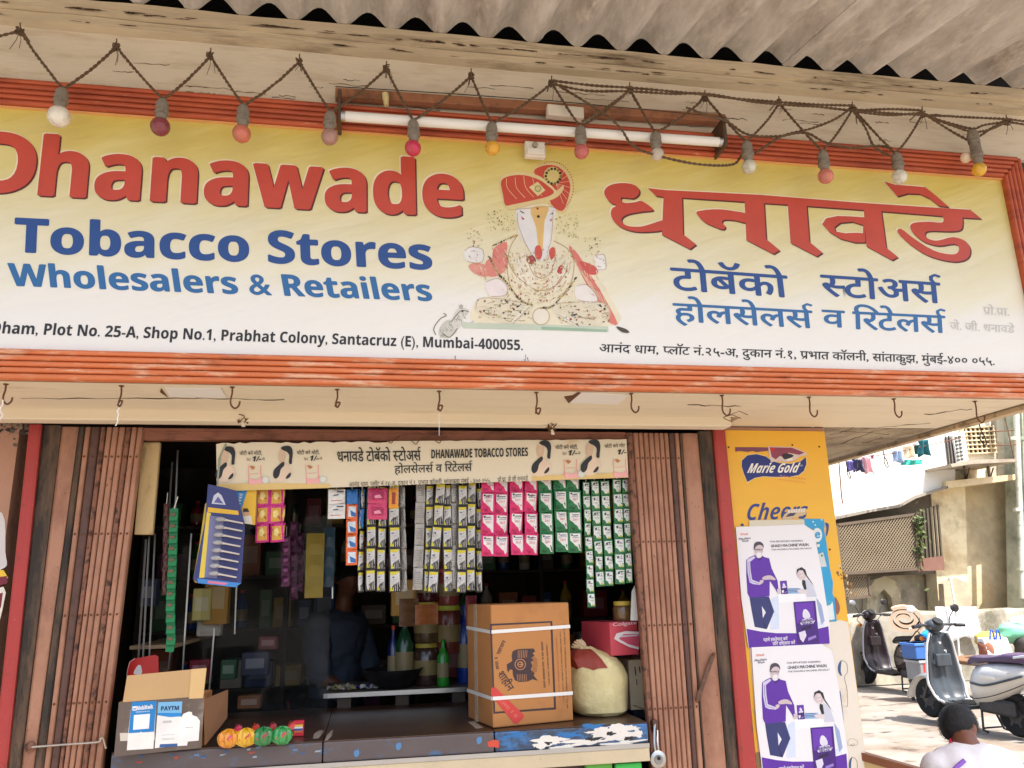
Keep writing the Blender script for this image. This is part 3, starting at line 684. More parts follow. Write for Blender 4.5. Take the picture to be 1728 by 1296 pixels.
# ================================================================ FESTOON
YC=SY-.085;YF=SY-.13
apex=[(33,52),(196,79),(355,94),(505,104),(652,116),(795,128),(931,140),(1063,151),(1190,164),(1315,174),(1439,183),(1557,191),(1699,205)]
tops=[(106,148),(275,166),(411,176),(558,187),(697,201),(830,206),(979,212),(1106,222),(1259,237),(1387,253),(1511,257),(1640,221)]
def twist(pts,r=.0037,per=.046,m=0):
    """two strands wound round each other along a path"""
    q=[];pts=[Vector(p) for p in pts]
    for a,b_ in zip(pts[:-1],pts[1:]):
        n=max(1,int((b_-a).length/.0055))
        q+=[a.lerp(b_,i/n) for i in range(n)]
    q.append(pts[-1]);b=MB()
    for ph in (0,math.pi):
        s_=0;o=[]
        for i,p in enumerate(q):
            if i:s_+=(p-q[i-1]).length
            d=(q[min(i+1,len(q)-1)]-q[max(i-1,0)]).normalized();x=d.cross(Vector((0,1,0))).normalized();y=x.cross(d)
            an=2*math.pi*s_/per+ph;o.append(p+(x*math.cos(an)+y*math.sin(an))*r*.85)
        b.tube(o,r,4,m)
    return b
t=thing('festoon_cable','brown twisted two-core cable zigzagging from nail to nail above the sign','cable',P(931,140,Y=YC))
def sag(a,b_,s=.01,n=6):
    return [a.lerp(b_,i/n)+Vector((0,0,-s*4*(i/n)*(1-i/n)))+Vector((0,0,.003*noise.noise(Vector((a.x*9+i,0,0))))) for i in range(n+1)]
A=[P(x,y,Y=YC) for x,y in apex];T=[P(x,y+2,Y=YF) for x,y in tops]
path=[P(-30,68,Y=YC)]
for i in range(12):
    path+=sag(A[i],T[i],.006)+sag(T[i],A[i+1],.014)
path+=[P(1760,215,Y=YC)]
twist(path).build('cable_run',M_wire,t,smooth=True)
loops=[[(931,136),(1000,144),(1063,148),(1120,153),(1190,160),(1250,167),(1315,172),(1370,176),(1439,178)],
 [(931,141),(990,153),(1063,154),(1130,158),(1190,158),(1260,170),(1315,176),(1380,180),(1439,186),(1500,184),(1557,186)],
 [(1439,184),(1500,191),(1557,194),(1600,196),(1660,199),(1699,201),(1740,206)],
 [(1439,187),(1497,194),(1557,190)],
 [(945,146),(1006,195),(1040,222),(1059,250),(1085,265),(1152,282),(1202,287),(1240,276),(1252,262),(1274,258),(1319,230),(1365,218),(1405,203),(1432,186)],
 [(1152,190),(1185,203),(1219,213),(1262,227),(1312,230),(1359,224),(1392,240),(1435,249),(1480,246),(1505,250)],
 [(1063,152),(1010,197),(978,214)],[(1439,186),(1460,215),(1475,247),(1502,263)],[(1557,193),(1590,204),(1640,217),(1660,211),(1699,205)],[(1557,190),(1600,218),(1632,236)],[(1650,232),(1680,212),(1699,207)]]
for lp in loops:
    pts=[P(x,y,Y=YC-.015-.004*(i%2)) for i,(x,y) in enumerate(lp)]
    pts=[q_+Vector((0,-.04,0)) if 950<lp[i_][0]<1240 and lp[i_][1]>185 else q_ for i_,q_ in enumerate(pts)]
    twist(crom(pts,5,False)).build('cable_loop',M_wire,t,smooth=True)
for x,y in apex:
    b=MB();c=P(x,y,Y=YC)
    for k in range(9):
        pts=[c+Vector((random.uniform(-.014,.014),random.uniform(-.012,.012),random.uniform(-.02,.016))) for _ in range(4)]
        b.tube(crom(pts,3,False),.0028,4)
    for k in range(2):
        e=c+Vector((random.uniform(-.03,.03),0,-random.uniform(.03,.09)));b.tube([c,c.lerp(e,.5)+Vector((.006,0,0)),e],.0013,4)
    b.tube([c+Vector((0,.09,.02)),c+Vector((0,0,.018)),c+Vector((0,-.004,.034))],.003,5)
    b.build('knot',M_wire,t,smooth=True)
BC=[((236,226,210),'white','brightest white'),((132,52,62),'dark maroon',''),((204,112,88),'dull salmon',''),((170,128,116),'dusty mauve',''),((200,40,76),'deep pink',''),((226,168,40),'yellow',''),((196,98,92),'faded rose',''),((196,186,170),'clear greyish',''),((206,204,184),'milky white',''),((206,118,100),'pale salmon',''),((218,214,196),'greenish white',''),((228,178,50),'amber yellow','')]
desc=['chalk white bulb hanging leftmost, over the top left of the sign','dark maroon bulb on the cable, over the first red letters','dusty salmon bulb on the cable, the third from the left','greyish mauve bulb beside the left end of the tube light','deep pink bulb hanging just above the last red Latin letters','small yellow bulb hanging in front of the tube light','faded rose bulb right of the white junction box','clear grey bulb near the right end of the tube light','milky white bulb just right of the tube light','pale salmon bulb between two whitish bulbs on the right','greenish white bulb touching the top of the Devanagari title','amber yellow bulb in a long double socket, rightmost on the cable']
for i,(x,y) in enumerate(tops):
    c=P(x,y,Y=YF);zb=P(x,[197,214,226,231,250,250,256,260,281,297,298,285][i],Y=YF).z
    r=[.041,.037,.036,.034,.034,.031,.032,.029,.032,.034,.034,.032][i]
    t=thing('light_bulb',desc[i],'light bulb',c,'bulbs of the festoon above the sign')
    zs=zb+r*1.0
    h=c.z-zs;q=h/.085
    tl=Vector((random.uniform(-.05,.05),random.uniform(-.05,.05),1))
    MB().lathe([(.006,0),(.014,-.006*q),(.021,-.016*q),(.024,-.03*q),(.0245,-.058*q),(.027,-.060*q),(.027,-.067*q),(.021,-.069*q),(.020,-.082*q),(.017,-.092*q)][::-1],c,tl,18).build('socket',M_bake,t,smooth=True)
    gm=mat('bulb_glass_%d'%i,BC[i][0],rough=.25,var=.2,vs=30,bump=.04,dirt=((128,112,96),.62,22,.12),coat=.35)
    b=MB();pf=[]
    for k in range(13):
        a=math.pi*(k/12);pf.append((r*math.sin(a)*(1.0) if k<11 else max(r*math.sin(a),.0125),-r*math.cos(a)))
    pf[0]=(.0008,-r)
    b.lathe(pf,(c.x,c.y,zb),tl,18).build('glass',gm,t,smooth=True)
    if i==11:
        MB().lathe([(.022,-.02),(.026,-.012),(.026,.03),(.018,.05)],c-Vector((0,0,.05)),tl,16).build('second_socket',M_bake,t,smooth=True)
        MB().ball(P(1630,266,Y=YF+.04),.026,14,9).build('second_glass',mat('bulb_glass_b',(230,206,180),rough=.3),t,smooth=True)
# ================================================================ HOOKS
def hook(px,py,ph,style=0,Y=None,label='',zz=ZS):
    c=P(px,py,Z=zz-.001) if Y is None else P(px,py,Y=Y)
    L_=abs(P(px,py+ph,Y=c.y).z-c.z)
    t=thing('hook',label,'hook',c,'wire hooks screwed into the canopy underside')
    w_=L_*.33;pts=[Vector((0,0,.0)),Vector((.001,0,-L_*.3)),Vector((-.003,0,-L_*.62)),Vector((0,0,-L_*.85)),Vector((w_*.5,0,-L_)),Vector((w_,0,-L_*.88)),Vector((w_*1.12,0,-L_*.66))]
    if style==1:pts=[Vector((0,0,0)),Vector((.002,0,-L_*.4)),Vector((-.004,.0,-L_*.75)),Vector((.004,-.01,-L_*.95)),Vector((.012,-.012,-L_*.72)),Vector((0,-.004,-L_*.7)),Vector((-.006,0,-L_*.9))]
    MB().tube([c+p for p in crom(pts,4,False)],.0036,6).build('shank',M_rod,t,smooth=True)
    MB().lathe([(.009,-.003),(.009,0)],c,(0,0,1),10).build('plate',M_rod,t)
    return t,c,L_
hk=[(10,648,34,0,'open hook at the far left of the canopy, above the red post'),(205,651,38,1,'hook tangled in a white string, left of the first pale patch'),(392,653,36,0,'open hook at the right end of the left pale patch'),(569,657,33,1,'closed twisted hook under the words Prabhat Colony'),(741,660,36,1,'straight twisted hook with a thread hanging below it'),(905,662,40,1,'closed hook left of the right pale patch'),(1065,664,32,0,'hook at the right end of the right pale patch'),(1218,667,34,0,'hook with frayed wire above the dark shutter pocket'),(1365,670,33,0,'hook above the left part of the yellow board'),(1508,673,31,0,'plain open hook above the street opening'),(1645,677,36,0,'rightmost front hook, beside the side moulding')]
for x,y,h,s_,lb in hk:
    t,c,L_=hook(x,y,h,s_,label=lb)
    if x in (205,10):
        pts=[c+Vector((.0+random.uniform(-.006,.006),-.004,-L_*.8-.014*k)) for k in range(7)];MB().tube(crom(pts,3,False),.0025,5).build('string',M_paper,t)
    if x==741:
        MB().tube([c+Vector((0,0,-L_)),P(741,735,Y=c.y)],.0012,4).build('thread',M_paper,t)
    if x==1218:
        for e in ((1262,700),(1250,706),(1236,712)):MB().tube([P(1221,704,Y=c.y),P(e[0]-14,e[1]-6,Y=c.y-.01),P(*e,Y=c.y)],.0018,4).build('frayed_wire',M_rod,t)
for x,y,h,lb in ((1490,758,28,'dark curled hook on the side edge, above the hanging washing'),(1427,775,30,'small dark hook on the side edge, nearest the yellow board'),(1652,712,34,'hook on the side edge in front of the barred window')):
    a=P(x,y,X=XR+.02);t=thing('hook',lb,'hook',a,'wire hooks on the canopy side edge')
    LL=.0009*h*(a-CAM).length*.8
    pts=[(0,0,0),(0,-.003,-LL*.4),(0,-.02,-LL*.7),(.01,-.012,-LL),(.02,.018,-LL*.98),(.02,.034,-LL*.7),(.015,.02,-LL*.45)]
    MB().tube([a+Vector(p) for p in crom(pts,4,False)],.0034,6).build('shank',mat('dark_iron',(62,52,46),rough=.6),t,smooth=True)
for x,y in ((410,708),(930,722)):
    a=P(x,y,Y=-.20);t=thing('wire_knot','knot of wire and cloth caught on the board '+('above the left printed ladies' if x<500 else 'above the right printed ladies'),'wire',a)
    b=MB()
    for k in range(7):b.tube(crom([a+Vector((random.uniform(-.025,.025),random.uniform(-.02,.0),random.uniform(-.022,.022))) for _ in range(4)],3,False),.002,4)
    b.build('wire_tangle',M_rod,t)
    MB().tube([a+Vector((0,-.01,-.01)),a+Vector((.004,-.012,-.03)),a+Vector((.012,-.01,-.032))],[.006,.008,.002],6).build('scrap',M_white,t)
# ================================================================ SHUTTERS
ZL=.13
def slat(name,xt,wt,xb,wb,mt,par,Y=-.02,zt=2.33,zb=.13,dep=.03):
    """channel-shaped upright: flat web with two folded edges"""
    zr=(1294,)
    b=MB()
    for (x,w_,z) in ((xb,wb,zb),(xt,wt,zt)):
        e=w_*.16
        for p in ((x,Y),(x+e,Y-.006),(x+w_-e,Y-.006),(x+w_,Y),(x+w_,Y+dep),(x,Y+dep)):b.v.append(Vector((p[0],p[1],z)))
    n=6;b.f=[[j,(j+1)%n,n+(j+1)%n,n+j] for j in range(n)]+[list(range(n))[::-1],list(range(n,2*n))];b.m=[0]*len(b.f)
    return b.build(name,mt,par)
def XatY(px,py,Y):return P(px,py,Y=Y).x
def edge(p1,p2,Y,zt,zb):
    a=P(*p1,Y=Y);c=P(*p2,Y=Y);k=(c.x-a.x)/(c.z-a.z)
    return a.x+k*(zt-a.z),a.x+k*(zb-a.z)
def slats(t,edges,mats,Y,zt=2.33,zb=.13,names=None):
    for i in range(len(edges)-1):
        if mats[i] is None:continue
        xt0,xb0=edge(*edges[i],Y,zt,zb);xt1,xb1=edge(*edges[i+1],Y,zt,zb);g=.0013
        slat((names or {}).get(i,'slat'),xt0+g,xt1-xt0-2*g,xb0+g,xb1-xb0-2*g,mats[i],t,Y,zt,zb)
t=thing('shutter_post','upright red painted post with a black channel at the left of the opening','post',(P(60,720,Y=-.03).x,-.03,0))
YS=-.03
def zc(u,v,ox=0,oy=680,s_=4.05):return (ox+u/s_,oy+v/s_)
e=[((49,706),(-8,1200)),((70,706),(11.5,1294))]
slats(t,[((50,706),(-13,1294)),((72,706),(12,1294))],[M_red],-.05,2.335,.0,{0:'red_post'})
slats(t,[((72.3,706),(12.3,1294)),((106,706),(35,1294))],[M_blackpost],-.035,2.335,.0,{0:'black_channel'})
t=thing('folding_shutter','salmon folding steel shutter bunched left of the opening, wire latch across it','shutter',(-1.2,YS,ZL))
ed=[((106,706),(36,1294)),((135,712),(58,1294)),((144,722),(74,1294)),((154,722),(85,1294)),((170,724),(99,1294)),((180,724),(107,1294)),((190,724),(116,1294)),((201,724),(126,1294)),((212,724),(137,1294)),((222,724),(148,1294)),((232,724),(159,1294)),((242,724),(173,1294))]
mm=[M_salmon,M_blackpost,M_salmon,M_dkslat,M_rust,M_salmon,M_salmon,M_salmon,M_rust,M_salmon,M_salmon]
slats(t,ed,mm,YS,names={0:'edge_plate',1:'dark_gap_channel'})
for z in (2.20,1.87,1.54,1.20,.87):
    for i in range(2,11):
        xa,xb=edge(*ed[i],YS,z,z-1);xc,_=edge(*ed[i+1],YS,z,z-1)
        MB().lathe([(.005,0),(.0045,.003),(.002,.0045)],((xa+xc)/2,YS-.006,z),(0,-1,0),8).build('rivet',M_rod,t)
a=P(49,1261,Y=YS-.02);c=P(165,1252,Y=YS-.02)
MB().tube(crom([a,a.lerp(c,.5),c,c+Vector((.008,0,.012)),c+Vector((.02,0,.01)),c+Vector((.03,0,-.018)),c+Vector((.034,0,-.026))],4,False),.0042,7).build('latch_wire',mat('latch_wire',(196,186,174),rough=.35,metal=.7),t,smooth=True)
MB().lathe([(.02,0),(.02,.008),(.01,.012)],(a.x,YS-.012,a.z),(0,-1,0),12).build('latch_eye',M_rust,t)
t=thing('folding_shutter','salmon folding steel shutter bunched right of the opening, with a slanting dark bar','shutter',(1.4,YS,ZL))
# pixel pairs read off the photo: top (y~735) and bottom (y~1294)
ed2=[((1056,735),(1098,1294)),((1068,735),(1107,1294)),((1077,735),(1116,1294)),((1085,735),(1125,1294)),((1094,735),(1134,1294)),((1103,735),(1143,1294)),((1112,736),(1151,1294)),((1120,736),(1160,1294)),((1128,736),(1168,1294)),((1138,737),(1177,1294)),((1146,737),(1187,1294)),((1151,737),(1190,1294)),((1178,737),(1226,1294))]
mm=[M_rust,M_salmon,M_salmon,M_salmon,M_salmon,M_salmon,M_salmon,M_salmon,M_dkslat,M_salmon,M_blackpost,M_salmon]
slats(t,ed2,mm,YS,zt=2.325,names={11:'edge_plate',10:'dark_gap_channel'})
for z in (2.20,1.80,1.42,1.06):
    for i in range(0,10):
        xa,xb=edge(*ed2[i],YS,z,z-1);xc,_=edge(*ed2[i+1],YS,z,z-1)
        MB().lathe([(.005,0),(.0045,.003),(.002,.0045)],((xa+xc)/2,YS-.006,z),(0,-1,0),8).build('rivet',M_rod,t)
a=P(1204,1104,Y=YS-.02);c=P(1176,1182,Y=YS-.02)
MB().bar(a,c,.02,.006,up=(0,1,0)).build('slanting_bar',mat('brown_bar',(92,64,50),rough=.6,var=.3,dirt=((130,90,66),.6,20,.1)),t,bevel=.002)
for p in (a,c):MB().lathe([(.009,0),(.007,.006)],(p.x,YS-.022,p.z),(0,-1,0),10).build('bolt',M_rod,t)
t=thing('shutter_post','black channel and bright red post between the right shutter and the yellow board','post',(1.7,-.03,0))
slats(t,[((1178.5,737),(1226.5,1294)),((1202,722),(1248,1294))],[M_blackpost],-.035,2.335,.0,{0:'black_channel'})
slats(t,[((1202.5,717),(1248.5,1294)),((1223,722),(1277,1294))],[M_red],-.05,2.362,.0,{0:'red_post'})
# padlock
c=P(1110,1281,Y=-.09)
t=thing('padlock','round silver padlock hanging from the right shutter by the counter end','padlock',c)
MB().lathe([(.030,-.011),(.036,-.007),(.036,.007),(.030,.011)],c,(0,-1,0),24).build('body',M_steel,t,smooth=True)
MB().lathe([(.020,0),(.018,.003)],c+Vector((0,-.0112,0)),(0,-1,0),18).build('face_plate',mat('dull_steel',(150,150,150),rough=.35,metal=.9),t,smooth=True)
MB().lathe([(.0085,0),(.0085,.002)],c+Vector((.0,-.0145,.006)),(0,-1,0),12).build('keyhole',M_black,t)
q=P(1107,1228,Y=-.07)
MB().tube(crom([c+Vector((-.006,-.001,.020)),c+Vector((-.012,0,.06)),q+Vector((-.008,0,0)),q+Vector((.002,.01,.012)),q+Vector((.008,.01,-.01)),c+Vector((.004,.002,.06)),c+Vector((.008,0,.02))],5,False),.0055,8).build('shackle',M_steel,t,smooth=True)
MB().box(q.x-.012,q.x+.012,-.066,-.037,q.z-.02,q.z+.03).build('hasp',M_dkslat,t,bevel=.002)
# lintel and dark slot
t=thing('lintel_bar','reddish brown steel lintel above the shop opening','beam',(0,-.02,2.3))
za,zb_=P(700,745,Y=-.01).z,P(700,727,Y=-.01).z
MB().box(P(240,740,Y=-.01).x,P(1056,740,Y=-.01).x,-.02,.03,za,zb_).build('web',M_lintel,t,bevel=.003)
MB().box(P(243,740,Y=-.01).x,P(1054,740,Y=-.01).x,-.03,-.021,zb_-.014,zb_-.002).build('lip',M_lintel,t)
# cream jamb board left of the opening
t=thing('jamb_board','short cream painted board hanging inside the left end of the opening','board',P(255,900,Y=.05))
e0,e1=P(240,746,Y=.04),P(270,746,Y=.04);g0,g1=P(226,902,Y=.04),P(257,902,Y=.04)
b=MB();b.hexa([g0,g1,g1+Vector((0,.03,0)),g0+Vector((0,.03,0))],[e0,e1,e1+Vector((0,.03,0)),e0+Vector((0,.03,0))]);b.build('plank',mat('jamb_paint',(206,178,128),rough=.7,var=.15,vs=5,bump=.3,dirt=((120,86,54),.62,7,.1),stretch=(2,1,.6)),t,bevel=.003)
# ================================================================ HANGING PRINTED SHEET
YP=-.045
t=thing('hanging_banner','off-white printed sheet sign with lettering and four ladies, fixed under the lintel','banner',P(710,785,Y=YP))
def bq(u,v):
    tl,tr,br,bl_=(365,747),(1057,741),(1060,806),(366,829)
    a=[tl[i]+(tr[i]-tl[i])*u for i in (0,1)];c=[bl_[i]+(br[i]-bl_[i])*u for i in (0,1)]
    return (a[0]+(c[0]-a[0])*v,a[1]+(c[1]-a[1])*v)
b=MB();rag=random.Random(5)
def sf(u,v):
    x,y=bq(u,v)
    if v==0:y+=rag.choice((0,0,.6,1.8,2.6))*(1 if u<.5 else .4)
    p=P(x,y,Y=YP);p.y+=.003*math.sin(u*23)*v;return p
b.grid(sf,70,3);b.build('sheet',mat('sheet_print',(226,216,192),rough=.55,var=.05,vs=3,bump=.1,dirt=((196,160,110),.72,2.2,.08),dirt2=((150,110,70),.76,6,.04)),t,solid=.003)
pr=Print((0,YP-.0045,0),(0,-1,0),.6)
K=(34,32,30)
pr.poly([(366,817),(460,815),(557,817),(557,823.5),(366,829)],(222,192,122),0);pr.poly([(898,803),(960,801),(1059,797),(1060,806),(898,811)],(222,192,122),0)
pr.text([('धनावडे टोबॅको ')[:15],('H','स'),'टोअस','R'],(570,779),(711,777),(569,762.5),K,1,'क',.02,res=3)
pr.text(bold('DHANAWADE TOBACCO STORES'),(728,773.5),(891,769.5),(728,759),K,1,bold('H'),.014,res=3)
pr.text(['होलसेलस','R',' व िरटेलस','R'],(666,799),(797,794.5),(666,786.5),K,1,'क',.012,res=3)
pr.text(addr('२४',' मुंबई - ४०० ०५५.'),(589,821.5),(828,814),(589,814.5),K,1,'क',0,res=2)
pr.text(['प','K','ो.प','K','ा. जे जी धनावडे'],(840,813.5),(891,811),(840,806.5),K,1,'क',0,res=2)
def lady(dx,dy,full=True):
    f=lambda pts:[(x+dx,y+dy) for x,y in pts]
    SK=(214,186,160)
    pr.poly(f([(472,760),(480,757),(482,772),(478,781),(472,779),(470,770)]),SK,1,3)
    pr.poly(f([(470,789),(480,780),(490,788),(494,800),(482,812),(468,812),(462,806)]),(228,206,184),1,3)
    pr.poly(f([(474,756),(480,752.5),(490,753.5),(494,762),(493,775),(492,783),(487.5,781),(488,768),(483,762),(478,760)]),(30,34,42),2,3)
    pr.poly(f([(478,779),(480,785),(474,792),(471,803),(465,808),(461,803),(462,794),(468,787)]),(30,34,42),2,3)
    pr.poly(f([(490,797),(491,802),(487,807),(482,808),(484,803)]),(40,40,46),2,2)
    pr.poly(f([(472,780),(477,783),(470,790)]),SK,1.5)
    if full:
        pr.text('चोटी बने मोटी,',*[(x+dx,y+dy) for x,y in ((501,767),(539,766.5),(501,761.5))],(60,54,48),1,'क',.01,res=2)
        pr.text(bital('I')+'/-' if False else bold('1')+'/-',*[(x+dx,y+dy) for x,y in ((522,777.5),(537,777),(524,769))],(26,24,22),1,bold('1'),.03,res=2)
        pr.text(['िसफ','R'],*[(x+dx,y+dy) for x,y in ((513,777.5),(520,777),(513,773.5))],(120,110,100),1,'क',0,res=2)
        pr.text('में',*[(x+dx,y+dy) for x,y in ((539,776),(544,776),(539,772.5))],(90,80,70),1,'क',0,res=2)
    pk=(232,150,150)
    pr.line(f([(516,784),(517,816)]),1,pk,1);pr.line(f([(537,784),(537,800),(541,814)]),1.2,pk,1)
    pr.poly(f([(517,806),(530,809),(537,804),(540,815),(518,817)]),(240,176,176),1,0)
    pr.poly(f([(518,786),(523,785),(528,788),(523,792)]),(190,120,60),1.5,0);pr.line(f([(519,799),(534,798)]),.8,pk,2)
    
    if full:pr.disc(545+dx,809+dy,6.4,(196,204,200),1.2,16);pr.disc(545+dx,809+dy,4.8,(222,222,212),1.6,16)
for d in ((-97,1),(0,0),(436,-9),(519,-10.5)):lady(*d,full=d[0]!=519)
pr.text('चोटी बने मोट',(1020,756),(1055,754.5),(1020,751),(60,54,48),1,'क',.01,res=2);pr.text(bold('1')+'/-',(1041,767),(1056,766.5),(1043,758.5),(26,24,22),1,bold('1'),.03,res=2)
pr.poly([(380,748),(383,750),(373,770),(368,820),(366,815),(368,775)],(150,160,140),2.5)
pr.build('printed_face',t)
b=MB()
for x in (660,702,741):
    a=P(x,746+(x==702)*2,Y=YP-.01);b=MB();b.tube(crom([a+Vector((-.02,0,.01)),a+Vector((0,-.004,-.006)),a+Vector((.012,0,.012)),a+Vector((.04,0,.03))],3,False),.0022,4);b.build('tie_wire',M_rod,t)
# ================================================================ SACHETS
def sachet_mesh(kind,w_,h_,seed=0):
    rs=random.Random(seed*7+len(kind));o1,o2,o3=rs.uniform(0,9),rs.uniform(0,9),rs.uniform(.6,1.3)
    b=MB();mats=[];B=.0045 if kind not in('small_green',) else .003
    def mi(m):
        if m not in mats:mats.append(m)
        return mats.index(m)
    def q(u,v,off=0):return Vector(((u-.5)*w_,-B*max(0,math.sin(math.pi*min(max(u,0),1))*math.sin(math.pi*min(max(v,0),1)))**.6*o3-off-.0035*noise.noise(Vector((u*2.3+o1,v*3.1+o2,seed)))-.003*math.sin(u*3+o1)*v,-v*h_+.0012*noise.noise(Vector((u*3,o2,v*2)))))
    SPEC={'black':((40,38,36),),'silver':((168,164,158),),'pink':((214,30,104),),'green':((22,112,58),),'small_green':((40,112,62),),'gold':((206,40,130),),
          'white':((222,220,216),),'orange':((226,104,48),),'rose':((206,62,108),),'yellow':((228,150,36),),'blue':((40,110,180),),'purple':((96,34,82),),'maroon':((90,50,44),)}
    base=mat('foil_'+kind,SPEC[kind][0],rough=.24,metal=.25,var=.2,vs=30,bump=.5,bs=90,spec=.7)
    n=6;b.grid(lambda u,v:q(u,v),n,n,mi(base));b.add([(-w_/2,.001,0),(w_/2,.001,0),(w_/2,.001,-h_),(-w_/2,.001,-h_)],[(0,3,2,1)],mi(base))
    def pp(pts,c,lay=1,cut=1):
        out=[]
        k=len(pts)
        for i in range(k):
            a,c2=pts[i],pts[(i+1)%k]
            for t in (0,.34,.67):out.append((a[0]+(c2[0]-a[0])*t,a[1]+(c2[1]-a[1])*t))
        cx=sum(p[0] for p in out)/len(out);cy=sum(p[1] for p in out)/len(out)
        m=c if not isinstance(c,tuple) else mat('foilprint_%d_%d_%d'%c,c,rough=.24,metal=.15,var=.16,vs=30,bump=.45,bs=90)
        mid=[((p[0]+cx)/2,(p[1]+cy)/2) for p in out]
        v=[q(*p,.0006*lay) for p in out]+[q(*p,.0006*lay) for p in mid]+[q(cx,cy,.0006*lay)]
        K_=len(out);f=[(i,K_+i,K_+(i+1)%K_,(i+1)%K_) for i in range(K_)]+[(K_+i,2*K_,K_+(i+1)%K_) for i in range(K_)]
        b.add(v,[tuple(reversed(z)) for z in f],mi(m))
    if kind=='black':
        pp([(.1,.06),(.9,.06),(.9,.94),(.1,.94)],(200,198,194));pp([(.1,.06),(.9,.06),(.9,.17),(.1,.22)],(206,190,52),2)
        pp([(.2,.3),(.45,.28),(.45,.34),(.2,.36)],(90,90,130),2)
        for k in range(4):pp([(.22+.17*k,.94),(.28+.15*k,.74-.05*k),(.46+.12*k,.60-.03*k),(.38+.14*k,.76),(.33+.17*k,.94)],(34,32,32),2+.3*k)
        pp([(.1,.74),(.36,.82),(.36,.94),(.1,.94)],(204,196,60),2)
        for k in range(3):pp([(.2,.42+.07*k),(.62-.1*k,.42+.07*k),(.62-.1*k,.435+.07*k),(.2,.435+.07*k)],(150,148,150),2)
    elif kind=='silver':
        for k in range(7):pp([(.15,.2+.08*k),(.82,.2+.08*k),(.82,.22+.08*k),(.15,.22+.08*k)],(120,118,116))
    elif kind in('pink','green'):
        dk=(180,16,80) if kind=='pink' else (14,84,40)
        pp([(.14,.08),(.9,.08),(.9,.92),(.78,.9),(.66,.72),(.5,.66),(.36,.55),(.14,.42)],(232,228,224));pp([(.14,.78),(.5,.84),(.5,.94),(.14,.94)],dk,1)
        pp([(.18,.13),(.32,.1),(.36,.17),(.24,.22)],(40,70,80),2);pp([(.36,.17),(.82,.15),(.82,.2),(.36,.22)],(110,110,120),2);pp([(.26,.26),(.84,.25),(.84,.285),(.26,.295)],(150,150,160),2)
        V,F,I=layout('2in1',1);x1=max(p.x for p in V)
        b.add([q(.34+.4*p.x/x1,.47-.13*p.y/.7,.0013) for p in V],[tuple(f) for f in F],mi(ink(*( (206,30,80) if kind=='pink' else (190,60,60)))))
    elif kind=='small_green':
        pp([(.1,.08),(.92,.08),(.92,.9),(.1,.9)],(216,220,214));pp([(.1,.9),(.1,.64),(.3,.7),(.5,.9)],(30,110,60),2);pp([(.24,.2),(.5,.14),(.46,.34),(.28,.36)],(70,70,100),2)
        pp([(.5,.3),(.84,.3),(.84,.36),(.5,.36)],(150,110,120),2);pp([(.4,.5),(.8,.5),(.8,.54),(.4,.54)],(150,160,160),2);pp([(.62,.78),(.92,.84),(.92,.9),(.6,.9)],(190,196,60),2)
    elif kind=='gold':
        pp([(.14,.12),(.86,.12),(.86,.88),(.14,.88)],(214,160,66));pp([(.3,.3),(.56,.22),(.7,.45),(.5,.7),(.3,.6)],(238,214,140),2);pp([(.6,.6),(.8,.55),(.78,.8)],(170,90,40),2)
    elif kind=='white':
        pp([(.3,.35),(.6,.3),(.6,.4),(.3,.45)],(120,120,124));pp([(.5,.12),(.9,.12),(.9,.2),(.5,.2)],(60,60,64));pp([(.15,.75),(.8,.72),(.8,.77),(.15,.8)],(190,90,90))
    elif kind=='orange':
        pp([(.15,.15),(.85,.15),(.85,.85),(.15,.85)],(206,220,226));pp([(.3,.4),(.85,.6),(.85,.85),(.4,.8)],(60,110,180),2)
    elif kind=='rose':
        pp([(.15,.2),(.75,.2),(.85,.35),(.8,.75),(.2,.75)],(170,36,84));pp([(.3,.5),(.6,.4),(.7,.62),(.35,.66)],(230,150,170),2)
    elif kind=='yellow':pp([(.3,.2),(.7,.2),(.7,.8),(.3,.8)],(150,60,40))
    elif kind=='purple':pp([(.2,.25),(.8,.2),(.75,.5),(.3,.6)],(150,80,140))
    me=bpy.data.meshes.new('sachet');me.from_pydata(b.v,[],b.f);me.polygons.foreach_set('material_index',b.m)
    for m in mats:me.materials.append(m)
    me.update();return me
SM={}
def strip(x0,x1,w_px,y0,y1,rows,kind,Y,label,group,mix=None,twist_=0):
    a=P(x0,y0,Y=Y);c=P(x1,y1,Y=Y)
    w_=(P(x0+w_px/2,(y0+y1)/2,Y=Y)-P(x0-w_px/2,(y0+y1)/2,Y=Y)).length;h_=(c-a).length/rows
    t=thing('sachet_strip',label,'sachets',a,group)
    ang=math.atan2(c.x-a.x,-(c.z-a.z))
    for k in range(rows):
        kd=mix[k] if mix else kind
        sd_=random.randrange(4);key=(kd,round(w_,3),round(h_,3),sd_)
        if key not in SM:SM[key]=sachet_mesh(kd,w_,h_*.985,sd_)
        o=bpy.data.objects.new('sachet',SM[key]);COL.objects.link(o);o.parent=t
        o.location=(c-a)*(k/rows)+Vector((random.uniform(-.0012,.0012),random.uniform(-.003,.003)-.002*k*0,0))
        o.rotation_euler=(random.uniform(-.07,.12),-ang+random.uniform(-.03,.03),random.uniform(-.26,.26)+twist_)
    MB().tube([a+Vector((0,.002,0)),a+Vector((0,.004,.05))],.0015,4).build('string',M_paper,t)
    return t
gB='black and white sachet strips';gP='pink sachet strips';gG='green sachet strips';gS='small green sachet strips'
